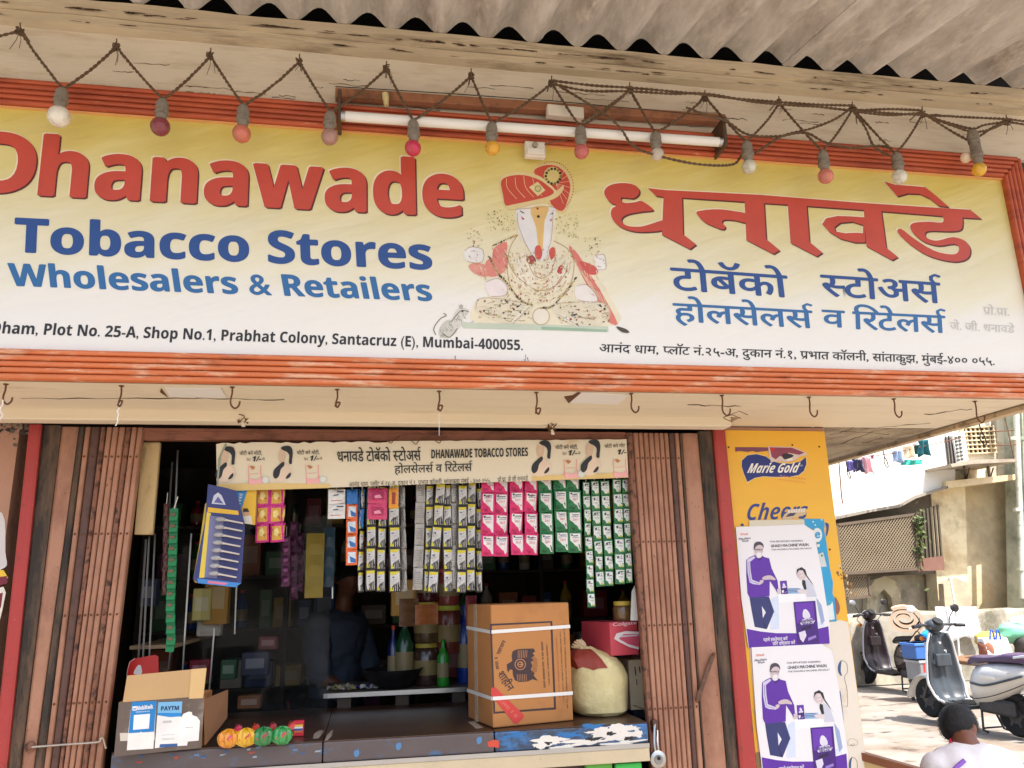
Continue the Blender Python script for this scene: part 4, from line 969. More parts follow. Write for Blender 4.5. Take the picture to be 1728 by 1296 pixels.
# group of black and white strips, left bunch
strip(612,608,12,826,1000,5,'black',.035,'narrow edge-on black and white sachet strip, first of the left bunch',gB,twist_=.9)
strip(628,625,17,816,998,5,'black',.02,'black and white sachet strip directly below the rose pink sachets, left bunch',gB)
strip(646,642,15,820,999,5,'black',.028,'black and white sachet strip in the middle of the left bunch',gB)
strip(665,667,20,816,1000,5,'black',.014,'widest black and white sachet strip of the left bunch, below the yellow sachet',gB)
strip(678,683,11,822,998,5,'silver',.034,'silver-backed strip at the right edge of the left bunch',gB,twist_=-.7)
strip(710,705,16,812,996,5,'silver',.03,'silver-backed sachet strip, leftmost of the right bunch',gB)
strip(726,722,14,818,1000,5,'black',.038,'dark narrow sachet strip just right of the leftmost silver one',gB)
strip(744,729,18,815,1001,5,'black',.012,'black and white strip slanting down to the left in the right bunch',gB)
strip(753,757,17,817,1000,5,'black',.026,'black and white strip right of the slanting one',gB)
strip(767,767,13,813,994,5,'silver',.034,'silver-backed strip in the middle of the right bunch',gB,twist_=.3)
strip(781,778,17,818,1001,5,'black',.015,'black and white strip, third from the right in its bunch',gB)
strip(797,794,15,813,998,5,'black',.024,'black and white strip, second from the right in its bunch',gB)
strip(809,808,11,823,1000,5,'black',.036,'half hidden black and white strip beside the pink sachets',gB,twist_=-.5)
for i,(x0,x1,nm) in enumerate(((823,823.5,'first'),(846.5,846.5,'second'),(871.5,872.5,'third'),(896,897,'last'))):
    strip(x0,x1,23,[796,797,794,795][i],[939,939.5,937,937][i],4,'pink',.012+.006*(i%2),'pink and white sachet strip, %s of the four pink ones from the left'%nm,gP)
for i,(x0,x1,nm) in enumerate(((920,923,'left'),(944,949,'middle'),(968,970,'right'))):
    strip(x0,x1,22.5,[796,793,794][i],[935,932,933][i],4,'green',.012+.007*(i%2),'large green and white sachet strip, %s one of three'%nm,gG)
for i,(x0,x1,w_,y0,y1,r_,nm) in enumerate(((989,998,12.5,813,1025,9,'longest small green sachet strip, hanging lowest, left of its bunch'),(1003,1013,14,811,990,7,'small green sachet strip right of the longest one'),(1020,1029,15,811,989,7,'small green sachet strip in the middle of its bunch'),(1041,1047,16,808,986,7,'small green sachet strip, second from the right shutter'),(1055,1062,11,808,984,7,'small green sachet strip nearest the right shutter'))):
    strip(x0,x1,w_,y0,y1,r_,'small_green',.012+.006*(i%3),nm,gS,twist_=-.3 if i==4 else 0)
strip(444,441,23,823,916,3,'gold',.012,'left strip of gold foil packs with bright pink borders','pink bordered foil packs')
strip(466,466,23,823,915,3,'gold',.016,'right strip of gold foil packs with bright pink borders','pink bordered foil packs')
strip(479,479,8,822,913,3,'gold',.026,'edge-on strip behind the pink bordered foil packs','pink bordered foil packs',twist_=.8)
strip(568,568,29,826,876,2,'white',.012,'white printed sachet pair hanging left of the orange strip','loose hanging sachets')
strip(594,593.5,19,826,954,5,'orange',.016,'orange bordered sachet strip with a blue top pack','loose hanging sachets',mix=['blue','orange','orange','orange','orange'])
strip(611,607,10,826,892,2,'blue',.03,'narrow blue sachets between the orange strip and black ones','loose hanging sachets')
strip(638,637,33,824,877,2,'rose',.008,'pair of rose pink sachets in front of the black and white strips','loose hanging sachets')
strip(664,664,16,824,858,1,'yellow',.004,'single yellow orange sachet beside the rose pink pair','loose hanging sachets')
for i,(x,y0,y1,lb) in enumerate(((483,905,990,'dim purple sachet strip deep inside, left of three'),(496,880,1012,'dim purple sachet strip deep inside, middle of three'),(506,900,1000,'dim purple sachet strip deep inside, right of three'))):
    strip(x,x-1,14,y0,y1,5,'purple',.6+.05*i,lb,'purple sachets inside')
# long green display strip and its neighbour, hanging left inside
t=thing('hanging_strip','long narrow bright green display strip with notches hanging left inside the opening','strip',P(295,860,Y=.10))
b=MB();MG=mat('green_card',(22,132,78),rough=.45,var=.08,vs=8,bump=.1)
cs=[(294,858),(293,900),(291,960),(288,1020),(289,1080),(286,1100)]
for k in range(len(cs)-1):
    a=P(*cs[k],Y=.10);c=P(*cs[k+1],Y=.10);b.bar(a,c,.034,.010,up=(0,1,0))
b.build('backing_strip',MG,t)
for k in range(12):
    y=872+k*19;x=np.interp(y,[p[1] for p in cs],[p[0] for p in cs]);a=P(x,y,Y=.092)
    MB().box(a.x-.019,a.x+.019,.080,.094,a.z-.020,a.z+.014).build('pocket',MG,t,bevel=.003)
    MB().box(a.x-.013,a.x+.008,.074,.0795,a.z+.002,a.z+.014).build('pack_end',mat('pack_end_dim',(120,92,66),rough=.5,var=.3,vs=40),t)
MB().tube([P(294,858,Y=.1),P(300,838,Y=.1)],.003,5).build('clip',M_paper,t)
strip(281,277,9,850,1004,7,'maroon',.10,'thin brown card strip with foil packs, just left of the green strip','card strips on the left')
# blister card of toothbrushes
t=thing('toothbrush_card','blue and yellow blister card of eight toothbrushes hanging at a slant','toothbrush card',P(365,830,Y=-.02))
pr=Print((0,-.02,0),(0.12,-1,0))
def CQ(pts):return [pr.at(*p) for p in pts]
out=[(351,817),(381,823),(398,828),(412,880),(413,893),(407,984),(397,991),(334,984),(326,977),(346,880)]
b=MB();b.prism(CQ(out),(0,.006,0));b.build('card',mat('card_navy',(44,52,112),rough=.4,var=.08),t)
bk=[(349,822),(351,817),(330,975),(336,984),(322,980),(338,880)]
b=MB();b.prism([p+Vector((-.0,.014,0)) for p in CQ([(345,850),(352,842),(339,984),(328,983),(325,976),(335,920)])],(0,.006,0));b.build('card_behind',mat('card_yellow',(216,186,60),rough=.4),t)
pr.poly([(351,856),(402,862),(403,869),(350,864)],(226,180,40),0);pr.poly([(349,864),(356,866),(345,975),(336,975)],(222,196,70),0);pr.poly([(333,976),(407,984),(397,991),(334,984)],(60,130,200),.5);pr.poly([(352,980),(385,984),(380,987),(350,984)],(220,120,150),1)
pr.poly([(354,870),(378,873),(366,976),(345,974)],(116,118,160),1.2);pr.poly([(357,850),(361,836),(368,831),(374,836),(381,852)],(196,200,220),.5);pr.poly([(361,848),(368,838),(377,850)],(90,96,150),1)
pr.build('card_print',t)
for k in range(8):
    y=877+k*13.0;x=366-k*1.6
    h0=pr.at(x+2,y-1)+Vector((0,-.012,0));h1=pr.at(x+45,y+6.5)+Vector((0,-.010,0));nk=pr.at(x+19,y+1.5)+Vector((0,-.014,0))
    b=MB();b.tube([h0,h0.lerp(nk,.5),nk,h1],[.007,.0075,.004,.0035],7)
    br=b.build('toothbrush',mat('brush_pale',(206,196,186),rough=.3,var=.1),t,smooth=True)
    b=MB();b.ball(h0.lerp(nk,.3)+Vector((0,-.004,0)),.017,10,6,sc=(1.25,.5,.62));b.build('blister_bubble',mat('bubble',(160,160,164),rough=.12,var=.3,vs=60,coat=1),br,smooth=True)
    c=pr.at(x+32,y+8.5);MB().bar(pr.at(x+20,y+7)+Vector((0,-.003,0)),pr.at(x+44,y+11)+Vector((0,-.003,0)),.012,.003,up=(0,1,0)).build('name_band',mat('band_navy',(34,38,96),rough=.4),t)
t=thing('leaflet','folded yellow and blue leaflet tucked right of the toothbrush card','leaflet',P(410,850,Y=-.03))
pr=Print((0,-.03,0),(0,-1,0))
b=MB();b.prism([pr.at(*p) for p in [(398,826),(433,826),(430,886),(391,880)]],(0,.004,0));b.build('paper_sheet',ink(236,188,50),t)
pr.poly([(398,826),(418,826),(408,858),(412,882),(391,880)],(56,140,206),1);pr.disc(416,866,6,(214,170,130),1.5,10);pr.poly([(405,872),(424,870),(426,885),(402,882)],(230,226,214),1.6);pr.poly([(411,858),(418,858),(421,864),(410,864)],(50,36,30),2,0)
pr.scribble((402,872),(410,832),6,(230,236,240),2,6,head=False)
pr.build('leaflet_print',t)
t=thing('leaflet','narrow brown leaflet between the blue yellow one and the foil packs','leaflet',P(428,850,Y=.0))
MB().box(P(424,850,Y=.0).x,P(434,850,Y=.0).x,.0,.004,P(430,885,Y=0).z,P(430,826,Y=0).z).build('paper_sheet',mat('tan_leaf',(190,150,96),rough=.5,var=.2,vs=20),t)
# ================================================================ COUNTER
ZC=1.02;YC0=-.12;YC1=.86
XA=P(188,1277,Y=YC0).x;XBc=P(1091,1200,Y=YC0).x
xj=P(545,1254,Y=YC0).x;xj2=P(834,1232,Y=YC0).x
t=thing('shop_counter','long dark shop counter with a peeling painted edge and pale board below','counter',((XA+XBc)/2,YC0,0))
M_ctop=mat('counter_top',(72,50,38),rough=.32,var=.3,vs=5,bump=.1,dirt=((120,70,52),.66,6,.1),stretch=(.6,1.4,1))
M_cedge=mat('counter_edge',(92,82,82),rough=.4,var=.14,vs=6,bump=.15,dirt=((70,104,140),.62,9,.06),dirt2=((160,70,54),.76,24,.03),stretch=(1,1,1.5))
M_cedge2=mat('counter_edge_blue',(60,72,92),rough=.4,var=.25,vs=8,bump=.2,dirt=((60,120,180),.55,9,.08),dirt2=((40,34,34),.62,15,.06),stretch=(1,1,1.5))
for i,(x0,x1,m) in enumerate(((XA,xj-.002,M_cedge),(xj+.002,xj2-.002,M_cedge),(xj2+.002,XBc,M_cedge2))):
    MB().box(x0,x1,YC0,YC1,ZC-.004,ZC).build('top_slab',M_ctop,t)
    MB().box(x0,x1,YC0-.004,YC0+.03,ZC-.082,ZC-.0045).build('edge_board',m,t,bevel=.006,seg=2)
# peeled white patches on the blue edge
pr=Print((0,YC0-.0045,0),(0,-1,0))
rr=random.Random(11)
def blot(cx,cy,rx,ry,c,lay=1,n=46,sl=-.08):
    pts=[];o_=rr.uniform(0,50)
    for k in range(n):
        a=2*math.pi*k/n;m=.75+.75*noise.noise(Vector((math.cos(a)*1.3+o_,math.sin(a)*1.3,0)))+.22*noise.noise(Vector((math.cos(a)*5+o_,math.sin(a)*5,3)))+rr.uniform(-.06,.06)
        x=rx*m*math.cos(a);pts.append((cx+x,cy+ry*m*math.sin(a)+x*sl))
    pr.poly(pts,c,lay)
WP=(226,222,214)
for q in ((930,1250,34,9),(912,1256,18,7),(1012,1236,30,9),(1052,1229,34,11),(1040,1243,40,7),(1075,1238,14,8),(985,1252,40,6),(1050,1254,44,6),(955,1260,30,4)):blot(*q,WP,1+.2*rr.random())
for q in ((1000,1247,16,4),(1030,1238,9,4),(1062,1246,12,4),(925,1254,7,3)):blot(*q,(34,34,40),2)
for q in ((960,1240,20,7),(1000,1226,22,6),(870,1240,20,6)):blot(*q,(40,112,176),.8)
pr.poly([(822,1252),(834,1248),(842,1250),(842,1262),(824,1260)],(206,76,56),1)
for k in range(16):
    x=rr.uniform(230,540);y=1282-(x-230)*.06+rr.uniform(-10,6);pr.poly([(x,y),(x+rr.uniform(3,12),y-1),(x+rr.uniform(3,9),y+rr.uniform(2,5)),(x-2,y+3)],rr.choice(((90,120,160),(150,160,170),(176,70,56),(60,90,130))),1)
for x,y in ((597,1268),(804,1246),(668,1256)):pr.poly([(x,y),(x+8,y-3),(x+9,y+6),(x+2,y+10)],(84,130,176),1,2)
pr.build('peeled_paint',t)
MB().box(XA,XBc,YC0-.012,YC0+.02,ZC-.100,ZC-.0825).build('metal_strip',M_steel,t)
MB().box(XA,XBc,YC0-.008,YC0+.02,ZC-.155,ZC-.1005).build('lower_board',mat('pale_board',(206,190,158),rough=.7,var=.12,vs=5,bump=.2,dirt=((120,96,70),.68,9,.06)),t,bevel=.002)
MB().box(XA+.02,XBc-.02,YC0+.06,YC1-.02,.13,ZC-.16).build('cabinet',M_dark,t)
MB().box(XA+.02,XBc-.02,YC0+.01,YC0+.059,.13,ZC-.42).build('lower_panel',M_cream,t)
pr=Print((0,0,ZC),(0,0,1))
for q in ([(530,1238),(541,1232),(546,1234),(538,1246),(528,1247)],[(552,1240),(562,1231),(560,1242),(552,1250),(548,1250)],[(790,1219),(800,1216),(815,1228),(804,1230)]):pr.poly(q,(170,160,148),0)
pr.build('tape_mark',t)
for i,(x,c) in enumerate(((1010,(90,170,60)),(1060,(60,190,80)))):
    a=P(x,1292,Y=YC0+.03);MB()
    t2=thing('green_pack','green packet on the shelf below the counter, '+('left of the pair' if i==0 else 'near the padlock'),'packet',a)
    MB().box(a.x-.06,a.x+.06,YC0+.02,YC0+.05,a.z-.10,a.z+.012).build('pouch',ink(*c),t2,bevel=.008,seg=2)
# raised back ledge with steel edging
a=P(552,1196,Y=.80);c=P(788,1188,Y=.80)
t=thing('glass_ledge','low ledge at the back of the counter with a shiny steel edge','ledge',((a.x+c.x)/2,.8,ZC))
MB().box(a.x-.02,c.x+.25,.80,1.35,ZC+.06,ZC+.075).build('ledge_top',mat('ledge_grey',(120,108,98),rough=.4,var=.2),t)
MB().box(a.x-.02,c.x+.25,.792,.80,ZC+.055,ZC+.078).build('steel_edge',M_steel,t)
for k in range(3):MB().box(a.x+.05+k*.3,a.x+.12+k*.3,.81,.83,ZC+.001,ZC+.0545).build('support',M_dark,t)
# ---- carton
C0=P(832,1229,Z=ZC+.002);C1=P(968,1215.5,Z=ZC+.002);C2=P(790,1211,Z=ZC+.002)
u=(C1-C0);u.z=0;v=(C2-C0);v.z=0
nrm=Vector((u.y,-u.x,0)).normalized()
r=ray(824,1021);tt=(C0-CAM).dot(nrm)/r.dot(nrm);H=(CAM+r*tt).z-C0.z
t=thing('carton','large brown carton with a dark bird emblem and white straps on the counter','carton',C0)
up=Vector((0,0,H))
MB().hexa([C0,C0+u,C0+u+v,C0+v],[C0+up,C0+u+up,C0+u+v+up,C0+v+up]).build('box',M_card,t,bevel=.006,seg=2)
M_strap=mat('strap_white',(232,230,226),rough=.35,var=.04)
def boxpt(a,b_,h,off=.004):
    p=C0+u*a+v*b_+up*h;return p+nrm*off
def strap(z0l,z0,z1):
    b=MB();hw=.0075;nl=Vector((-v.y,v.x,0)).normalized()
    if nl.dot(CAM-C0)<0:nl=-nl
    for p,q,nn in ((C0+up*z0,C0+u+up*z1,nrm),(C0+v+up*z0l,C0+up*z0,nl)):
        z=Vector((0,0,hw));b.hexa([p-z+nn*.001,q-z+nn*.001,q-z+nn*.004,p-z+nn*.004],[p+z+nn*.001,q+z+nn*.001,q+z+nn*.004,p+z+nn*.004])
    b.build('strap',M_strap,t)
strap(.79,.775,.79);strap(.235,.235,.225)
pr=Print(C0+nrm*.0002,nrm,.8)
BR=(58,38,44)
def zb(p):return (780+p[0]/5.4,1010+p[1]/5.4)
O=[(250,232),(820,205),(855,1010),(285,1050)];I_=[(268,248),(803,220),(836,992),(300,1032)]
for k in range(4):
    k2=(k+1)%4;pr.poly([zb(O[k]),zb(O[k2]),zb(I_[k2]),zb(I_[k])],BR,1)
bird=[(405,600),(440,580),(455,570),(450,520),(460,480),(500,462),(560,458),(650,455),(665,480),(640,500),(660,520),(630,540),(650,560),(625,580),(640,610),(625,650),(660,680),(650,700),(690,750),(640,735),(600,755),(520,760),(480,745),(462,700),(458,650),(432,645),(425,668),(412,660)]
pr.poly([zb(p) for p in bird],BR,1)
for r_,c_,l_ in ((9.5,(200,136,84),2),(8.3,BR,2.5),(5,(200,136,84),3),(3.8,BR,3.5)):pr.disc(*zb((528,600)),r_,c_,l_,18)
pr.line([zb((510,600)),zb((550,600))],1,(200,136,84),4);pr.line([zb((530,580)),zb((545,600)),(zb((525,622)))],1,(200,136,84),4)
for k in range(6):
    pr.line([zb((510+k*16,470)),zb((508+k*15,540))],.7,(200,136,84),2);pr.line([zb((500+k*16,690)),zb((504+k*16,750))],.7,(200,136,84),2)
for k in range(5):pr.line([zb((640+k*9,530+k*3)),zb((648+k*9,600)),zb((640+k*9,680-k*3))],.5,(130,84,60),2)
pr.text(['शाहीन'],zb((318,690)),zb((420,850)),zb((370,655)),BR,1,'क',.015,res=3)
pr.scribble(zb((338,640)),zb((322,530)),4.6,BR,1,1)
pr.scribble(zb((338,515)),zb((395,395)),5,BR,1,2)
for k,(x,y0,y1) in enumerate(((760,810,400),(800,790,410))):pr.scribble(zb((x,y0)),zb((x-24,y1)),2.8-k*.9,BR,1,5+k)
for k,(x,y0,y1) in enumerate(((895,930,350),(930,930,300),(965,1000,230))):pr.scribble(zb((x,y0)),zb((x-32,y1)),2.2,BR if k else (176,84,56),1,8+k,head=False)
pr.poly([zb(p) for p in ((262,815),(300,808),(560,1060),(560,1085),(500,1142),(470,1135),(262,880))],(206,62,58),3)
pr.scribble(zb((330,930)),zb((490,1095)),5,(222,110,90),4,12)
pr.build('carton_print',t)
nl=Vector((-v.y,v.x,0)).normalized()
if nl.dot(CAM-C0)<0:nl=-nl
p0=C0+v*.62
MB().hexa([p0+nl*.001-v*.06,p0+v*.06+nl*.001,p0+v*.06+nl*.003,p0-v*.06+nl*.003],[q+up for q in (p0+nl*.001-v*.06,p0+v*.06+nl*.001,p0+v*.06+nl*.003,p0-v*.06+nl*.003)]).build('side_tape',mat('torn_tape',(190,166,140),rough=.5,var=.3,vs=30),t)
# ---- sack
c=P(1015,1211,Z=ZC);c=P(1013,1209,Y=.16);c.z=ZC+.001
t=thing('sack','tied pale yellow sack with a red neck, slumped beside the carton','sack',c)
b=MB();prof=[(.01,.0),(.105,.002),(.128,.018),(.138,.06),(.142,.115),(.141,.17),(.134,.215),(.116,.25),(.080,.275),(.045,.29),(.026,.305)]
n=36;v_=[];
for i,(r_,h) in enumerate(prof):
    for j in range(n):
        a=2*math.pi*j/n;k=1+.10*noise.noise(Vector((math.cos(a)*1.5,math.sin(a)*1.5,h*9)))+.035*noise.noise(Vector((math.cos(a)*4,math.sin(a)*4,h*22)))+(.09*math.sin(a*9+h*20)*max(0,(h-.17)/.1))
        sh=Vector((-.055,0,0))*max(0,(h-.2)/.1)+Vector((.012,0,0))*(1-min(1,h/.1))
        v_.append(c+Vector((r_*k*math.cos(a),r_*k*.85*math.sin(a),h))+sh)
b.add(v_,[(i*n+j,i*n+(j+1)%n,(i+1)*n+(j+1)%n,(i+1)*n+j) for i in range(len(prof)-1) for j in range(n)])
b.build('sack_body',mat('sack_yellow',(218,204,150),rough=.5,var=.08,vs=8,bump=.9,bs=26,dirt=((236,226,178),.62,14,.1)),t,smooth=True)
b=MB()
for k in range(11):
    x0=-.105+.019*k;a=Vector((x0,-.001,.262-.045*abs(math.sin(k*2.1))-abs(x0)*.55));
b2=[];js=[j for j in range(n) if math.cos(2*math.pi*j/n)<.30]
cp=[(.137,.212),(.121,.252),(.084,.279),(.049,.294)];nj=len(js)
for i,(r_,h) in enumerate(cp):
    for j in js:
        a=2*math.pi*j/n;hh=h-(.02*noise.noise(Vector((j*.5,1,1))) if i==0 else 0)
        sh=Vector((-.055,0,0))*max(0,(h-.2)/.1);k=1.0+.10*noise.noise(Vector((math.cos(a)*1.5,math.sin(a)*1.5,h*9)))+.035*noise.noise(Vector((math.cos(a)*4,math.sin(a)*4,h*22)))+(.09*math.sin(a*9+h*20)*max(0,(h-.17)/.1));b2.append(c+Vector((r_*k*math.cos(a),r_*k*.86*math.sin(a),hh+.002))+sh)
b.add(b2,[(i*nj+j,i*nj+j+1,(i+1)*nj+j+1,(i+1)*nj+j) for i in range(3) for j in range(nj-1) if js[j+1]==js[j]+1]);b.build('red_collar',mat('sack_red',(148,62,50),rough=.5,var=.1,bump=.5,bs=30),t,smooth=True)
nk=c+Vector((-.06,0,.29));b=MB()
for k in range(16):
    a=k*.4;e=nk+Vector((-.035+.03*math.cos(a),.02*math.sin(a),.03+.018*math.sin(a*1.7)));b.tube([nk,nk.lerp(e,.5)+Vector((0,0,.006)),e],[.010,.011,.004],5)
b.build('tied_neck',mat('sack_pale',(206,184,146),rough=.6,var=.15,bump=.5,bs=50),t,smooth=True)
# ---- pink box, jar, paper, cream box at right
a=P(1013,1100,Y=.10)
t=thing('pink_box','pink printed box stacked behind the sack at the right end of the counter','box',P(1050,1105,Y=.10))
x0,x1=P(1030,1075,Y=.10).x,P(1079,1075,Y=.10).x;z0,z1=P(1055,1106,Y=.10).z,P(1055,1049,Y=.10).z
MB().hexa([(x0,.10,z0),(x1,.12,z0),(x1,.35,z0),(x0-.08,.33,z0)],[(x0,.10,z1),(x1,.12,z1),(x1,.35,z1),(x0-.08,.33,z1)]).build('box',ink(204,74,88),t,bevel=.003)
pr=Print((x0,.0985,0),(.07,-1,0));pr.text('Colgate',(1034,1057),(1074,1053),(1034,1051),(236,200,204),1,'H',.02,res=2)
pr.poly([(1036,1078),(1040,1069),(1055,1065),(1078,1066),(1078,1096),(1062,1092),(1046,1084)],(226,214,214),1,0);pr.poly([(1044,1078),(1052,1070),(1078,1070),(1078,1092),(1060,1087)],(196,80,104),2,0);pr.line([(1046,1074),(1076,1072)],2.2,(206,206,214),3)
pr.build('box_print',t)
t=thing('plastic_jar','jar of biscuits with a yellow lid standing on the pink box','jar',P(1052,1049,Y=.18))
c=P(1052,1048,Y=.18);c.z=z1+.001
MB().lathe([(.045,0),(.05,.01),(.05,.06),(.042,.072)],c,(0,0,1),18).build('jar_body',mat('jar_brown',(122,92,56),rough=.2,var=.5,vs=40,coat=.8),t,smooth=True)
MB().lathe([(.044,.0725),(.045,.085),(.044,.092)],c,(0,0,1),18).build('lid',ink(206,178,70),t,smooth=True)
t=thing('paper_slip','torn white paper slip hanging beside the right shutter','paper',P(1068,1045,Y=.05))
MB().prism([P(x,y,Y=.05) for x,y in ((1066,998),(1071,988),(1079,1047),(1064,1047))],(0,.002,0)).build('paper_sheet',M_paper,t)
t=thing('cream_box','cream upright carton squeezed between the sack and the shutter','box',P(1076,1205,Y=.2))
x0,x1=P(1062,1150,Y=.22).x,P(1092,1150,Y=.22).x;zt=P(1075,1113,Y=.22).z
MB().box(x0,x1,.22,.4,ZC+.002,zt).build('box',mat('cream_card',(214,200,168),rough=.7,var=.1),t,bevel=.002)
pr=Print((0,.2195,0),(0,-1,0));pr.line([(1071,1125),(1073,1140)],2,BR,1);pr.line([(1074,1146),(1075,1156)],1.4,BR,1);pr.line([(1068,1190),(1085,1196)],1.2,BR,1);pr.line([(1079,1125),(1080,1135)],2,BR,1);pr.build('box_print',t)
for i,(y,cc) in enumerate(((.62,(52,110,170)),)):
    a=P(1098,1200,Y=.2)
# ---- candies
for i,(x,c1,c2,lb) in enumerate(((385,(232,150,30),(206,50,90),'orange and pink twist-wrapped sweet, leftmost of the row on the counter'),(415,(238,180,20),(200,60,40),'yellow wrapped sweet, second in the row on the counter'),(444,(30,130,66),(180,40,60),'green wrapped sweet next to the yellow one'),(476,(36,150,72),(200,50,50),'green wrapped sweet with a shiny white top, last before the little box'))):
    c=P(x,1246-(x-385)*.055,Z=ZC+.034);r_=.040
    t=thing('wrapped_sweet',lb,'sweet',c,'wrapped sweets on the counter')
    b=MB();n=18
    def qf(u_,v__):
        a=2*math.pi*u_;p_=math.pi*v__;rr_=r_*(1+.09*math.sin(a*11+v__*3)*math.sin(p_)+.16*noise.noise(Vector((math.cos(a)*2.4+i*5,math.sin(a)*2.4,v__*4))));return c+Vector((rr_*math.sin(p_)*math.cos(a),rr_*.8*math.sin(p_)*math.sin(a)-.0,-rr_*.86*math.cos(p_)))
    b.grid(qf,44,14);b.build('wrapper',mat('wrapper_%d'%i,c1,rough=.18,var=.2,vs=30,bump=.9,bs=60,dirt=(c2,.60,16,.02),dirt2=((238,236,220),.74,22,.02),coat=.8),t,smooth=True)
    b=MB()
    for k in range(7):
        a=-.9+k*.3;e=c+Vector((.045*math.cos(a)+.0,.02,.03+.02*math.sin(a)));b.add([c+Vector((.01,.0,.02)),e+Vector((0,0,-.007)),e+Vector((.004,.004,.007))],[(0,1,2)])
    b.build('twisted_end',mat('wrapend_%d'%i,c2,rough=.2,var=.2,coat=.6),t)
c=P(503,1243,Z=ZC)
t=thing('small_packet','tiny red and striped packet at the right end of the sweets','packet',c)
MB().box(c.x-.022,c.x+.022,c.y,c.y+.03,ZC+.001,ZC+.062).build('packet_box',ink(206,44,60),t,bevel=.002)
for k,cc in enumerate(((240,200,60),(236,232,226),(60,90,170),(220,120,60))):MB().box(c.x-.018,c.x+.018,c.y-.0015,c.y-.0001,ZC+.04-.008*k,ZC+.047-.008*k).build('stripe',ink(*cc),t)
# ---- payment box
F0=P(192,1278,Z=ZC+.0);F1=P(339,1263,Z=ZC+.0)
F0.z=F1.z=ZC+.002
uu=F1-F0;nn=Vector((uu.y,-uu.x,0)).normalized()
if nn.y>0:nn=-nn
def fpt(px,py):
    r=ray(px,py);return CAM+r*((F0-CAM).dot(nn)/r.dot(nn))
Hh=fpt(207,1185).z-F0.z
bk=Vector((-.01,.22,0))
t=thing('open_cardboard_box','small open cardboard box with payment stickers at the left end of the counter','box',F0)
up=Vector((0,0,Hh))
MC_=mat('dirty_grey_card',(104,90,80),rough=.6,var=.25,vs=6,bump=.2,dirt=((150,140,130),.62,7,.08))
MB().hexa([F0,F1,F1-nn*.006,F0-nn*.006],[F0+up,F1+up,F1+up-nn*.006,F0+up-nn*.006]).build('front_wall',MC_,t)
MB().hexa([F1+bk*.03,F1+bk,F1+bk-Vector((.006,0,0)),F1+bk*.03-Vector((.006,0,0))],[q+up for q in (F1+bk*.03,F1+bk,F1+bk-Vector((.006,0,0)),F1+bk*.03-Vector((.006,0,0)))]).build('side_wall',M_card,t)
MB().hexa([F0+bk*.03,F0+bk,F0+bk+Vector((.006,0,0)),F0+bk*.03+Vector((.006,0,0))],[q+up for q in (F0+bk*.03,F0+bk,F0+bk+Vector((.006,0,0)),F0+bk*.03+Vector((.006,0,0)))]).build('side_wall',M_card,t)
q0,q1=F0+bk,F1+bk;MB().hexa([q0,q1,q1+Vector((0,.006,0)),q0+Vector((0,.006,0))],[q+up for q in (q0,q1,q1+Vector((0,.006,0)),q0+Vector((0,.006,0)))]).build('back_wall',M_card,t)
a0,a1=fpt(207,1186),fpt(343,1178);b0,b1=fpt(212,1141),fpt(347,1128)
for q in (b0,b1):q.y+=.02
MB().hexa([a0,a1,a1+Vector((0,.005,0)),a0+Vector((0,.005,0))],[b0,b1,b1+Vector((0,.005,0)),b0+Vector((0,.005,0))]).build('raised_flap',M_card2,t)
m0=fpt(319,1179);m1=fpt(321,1130);m1.y+=.02
MB().hexa([m0+Vector((0,-.0025,0)),a1+Vector((0,-.0025,0)),a1+Vector((0,-.001,0)),m0+Vector((0,-.001,0))],[m1+Vector((0,-.0025,0)),b1+Vector((0,-.0025,0)),b1+Vector((0,-.001,0)),m1+Vector((0,-.001,0))]).build('tape_band',mat('pale_tape_card',(214,176,116),rough=.4,var=.04),t)
s0,s1=P(344,1180,Y=F1.y+.01),P(383.5,1164,Y=F1.y+.10);s2,s3=P(382,1212,Y=F1.y+.10),P(345,1258,Y=F1.y+.01)
b=MB();b.add([s0,s1,s2,s3]+[q+Vector((.003,.005,0)) for q in (s0,s1,s2,s3)],[(0,1,2,3),(7,6,5,4),(0,4,5,1),(1,5,6,2),(2,6,7,3),(3,7,4,0)]);b.build('side_flap',mat('brown_card',(124,88,60),rough=.8,var=.15),t)
# stickers: the square codes are left out, the cards stay
def zq(p):return (190+p[0]/6.614,1100+p[1]/6.614)
class PF(Print):pass
pr=Print(F0+nn*.0005,nn,1)
pr.poly([zq(p) for p in ((80,905),(470,900),(470,985),(85,995))],(206,196,184),0)
pr.poly([zq(p) for p in ((215,560),(490,548),(455,1080),(158,1098),(175,895))],(236,232,226),1)
pr.poly([zq(p) for p in ((215,560),(490,548),(462,890),(178,908))],(16,126,196),2)
pr.poly([zq(p) for p in ((238,705),(418,690),(405,855),(228,870))],(238,238,238),3,0)
pr.poly([zq(p) for p in ((300,905),(316,888),(334,903))],(238,238,238),3)
pr.text(bold('MobiKwik'),zq((275,650)),zq((452,632)),zq((275,605)),(240,240,240),3,bold('H'),.02,res=2);pr.poly([zq(p) for p in ((222,608),(270,604),(270,652),(222,656))],(240,240,240),3);pr.poly([zq(p) for p in ((232,622),(246,634),(260,620),(260,642),(232,646))],(16,126,196),4)
pr.scribble(zq((250,680)),zq((420,668)),2.2,(220,232,240),3,4,head=False)
pr.poly([zq(p) for p in ((510,562),(778,552),(735,1045),(470,1075))],(234,232,228),1.2)
pr.poly([zq(p) for p in ((510,562),(778,552),(770,680),(500,682))],(118,182,222),2);pr.poly([zq(p) for p in ((500,682),(770,680),(765,720),(640,728),(494,705))],(30,134,206),2.4)
pr.text(bold('PAYTM'),zq((540,655)),zq((738,648)),zq((543,608)),(24,44,92),3,bold('H'),.02,res=2)
pr.poly([zq(p) for p in ((560,770),(660,764),(660,790),(560,796))],(196,192,188),2)
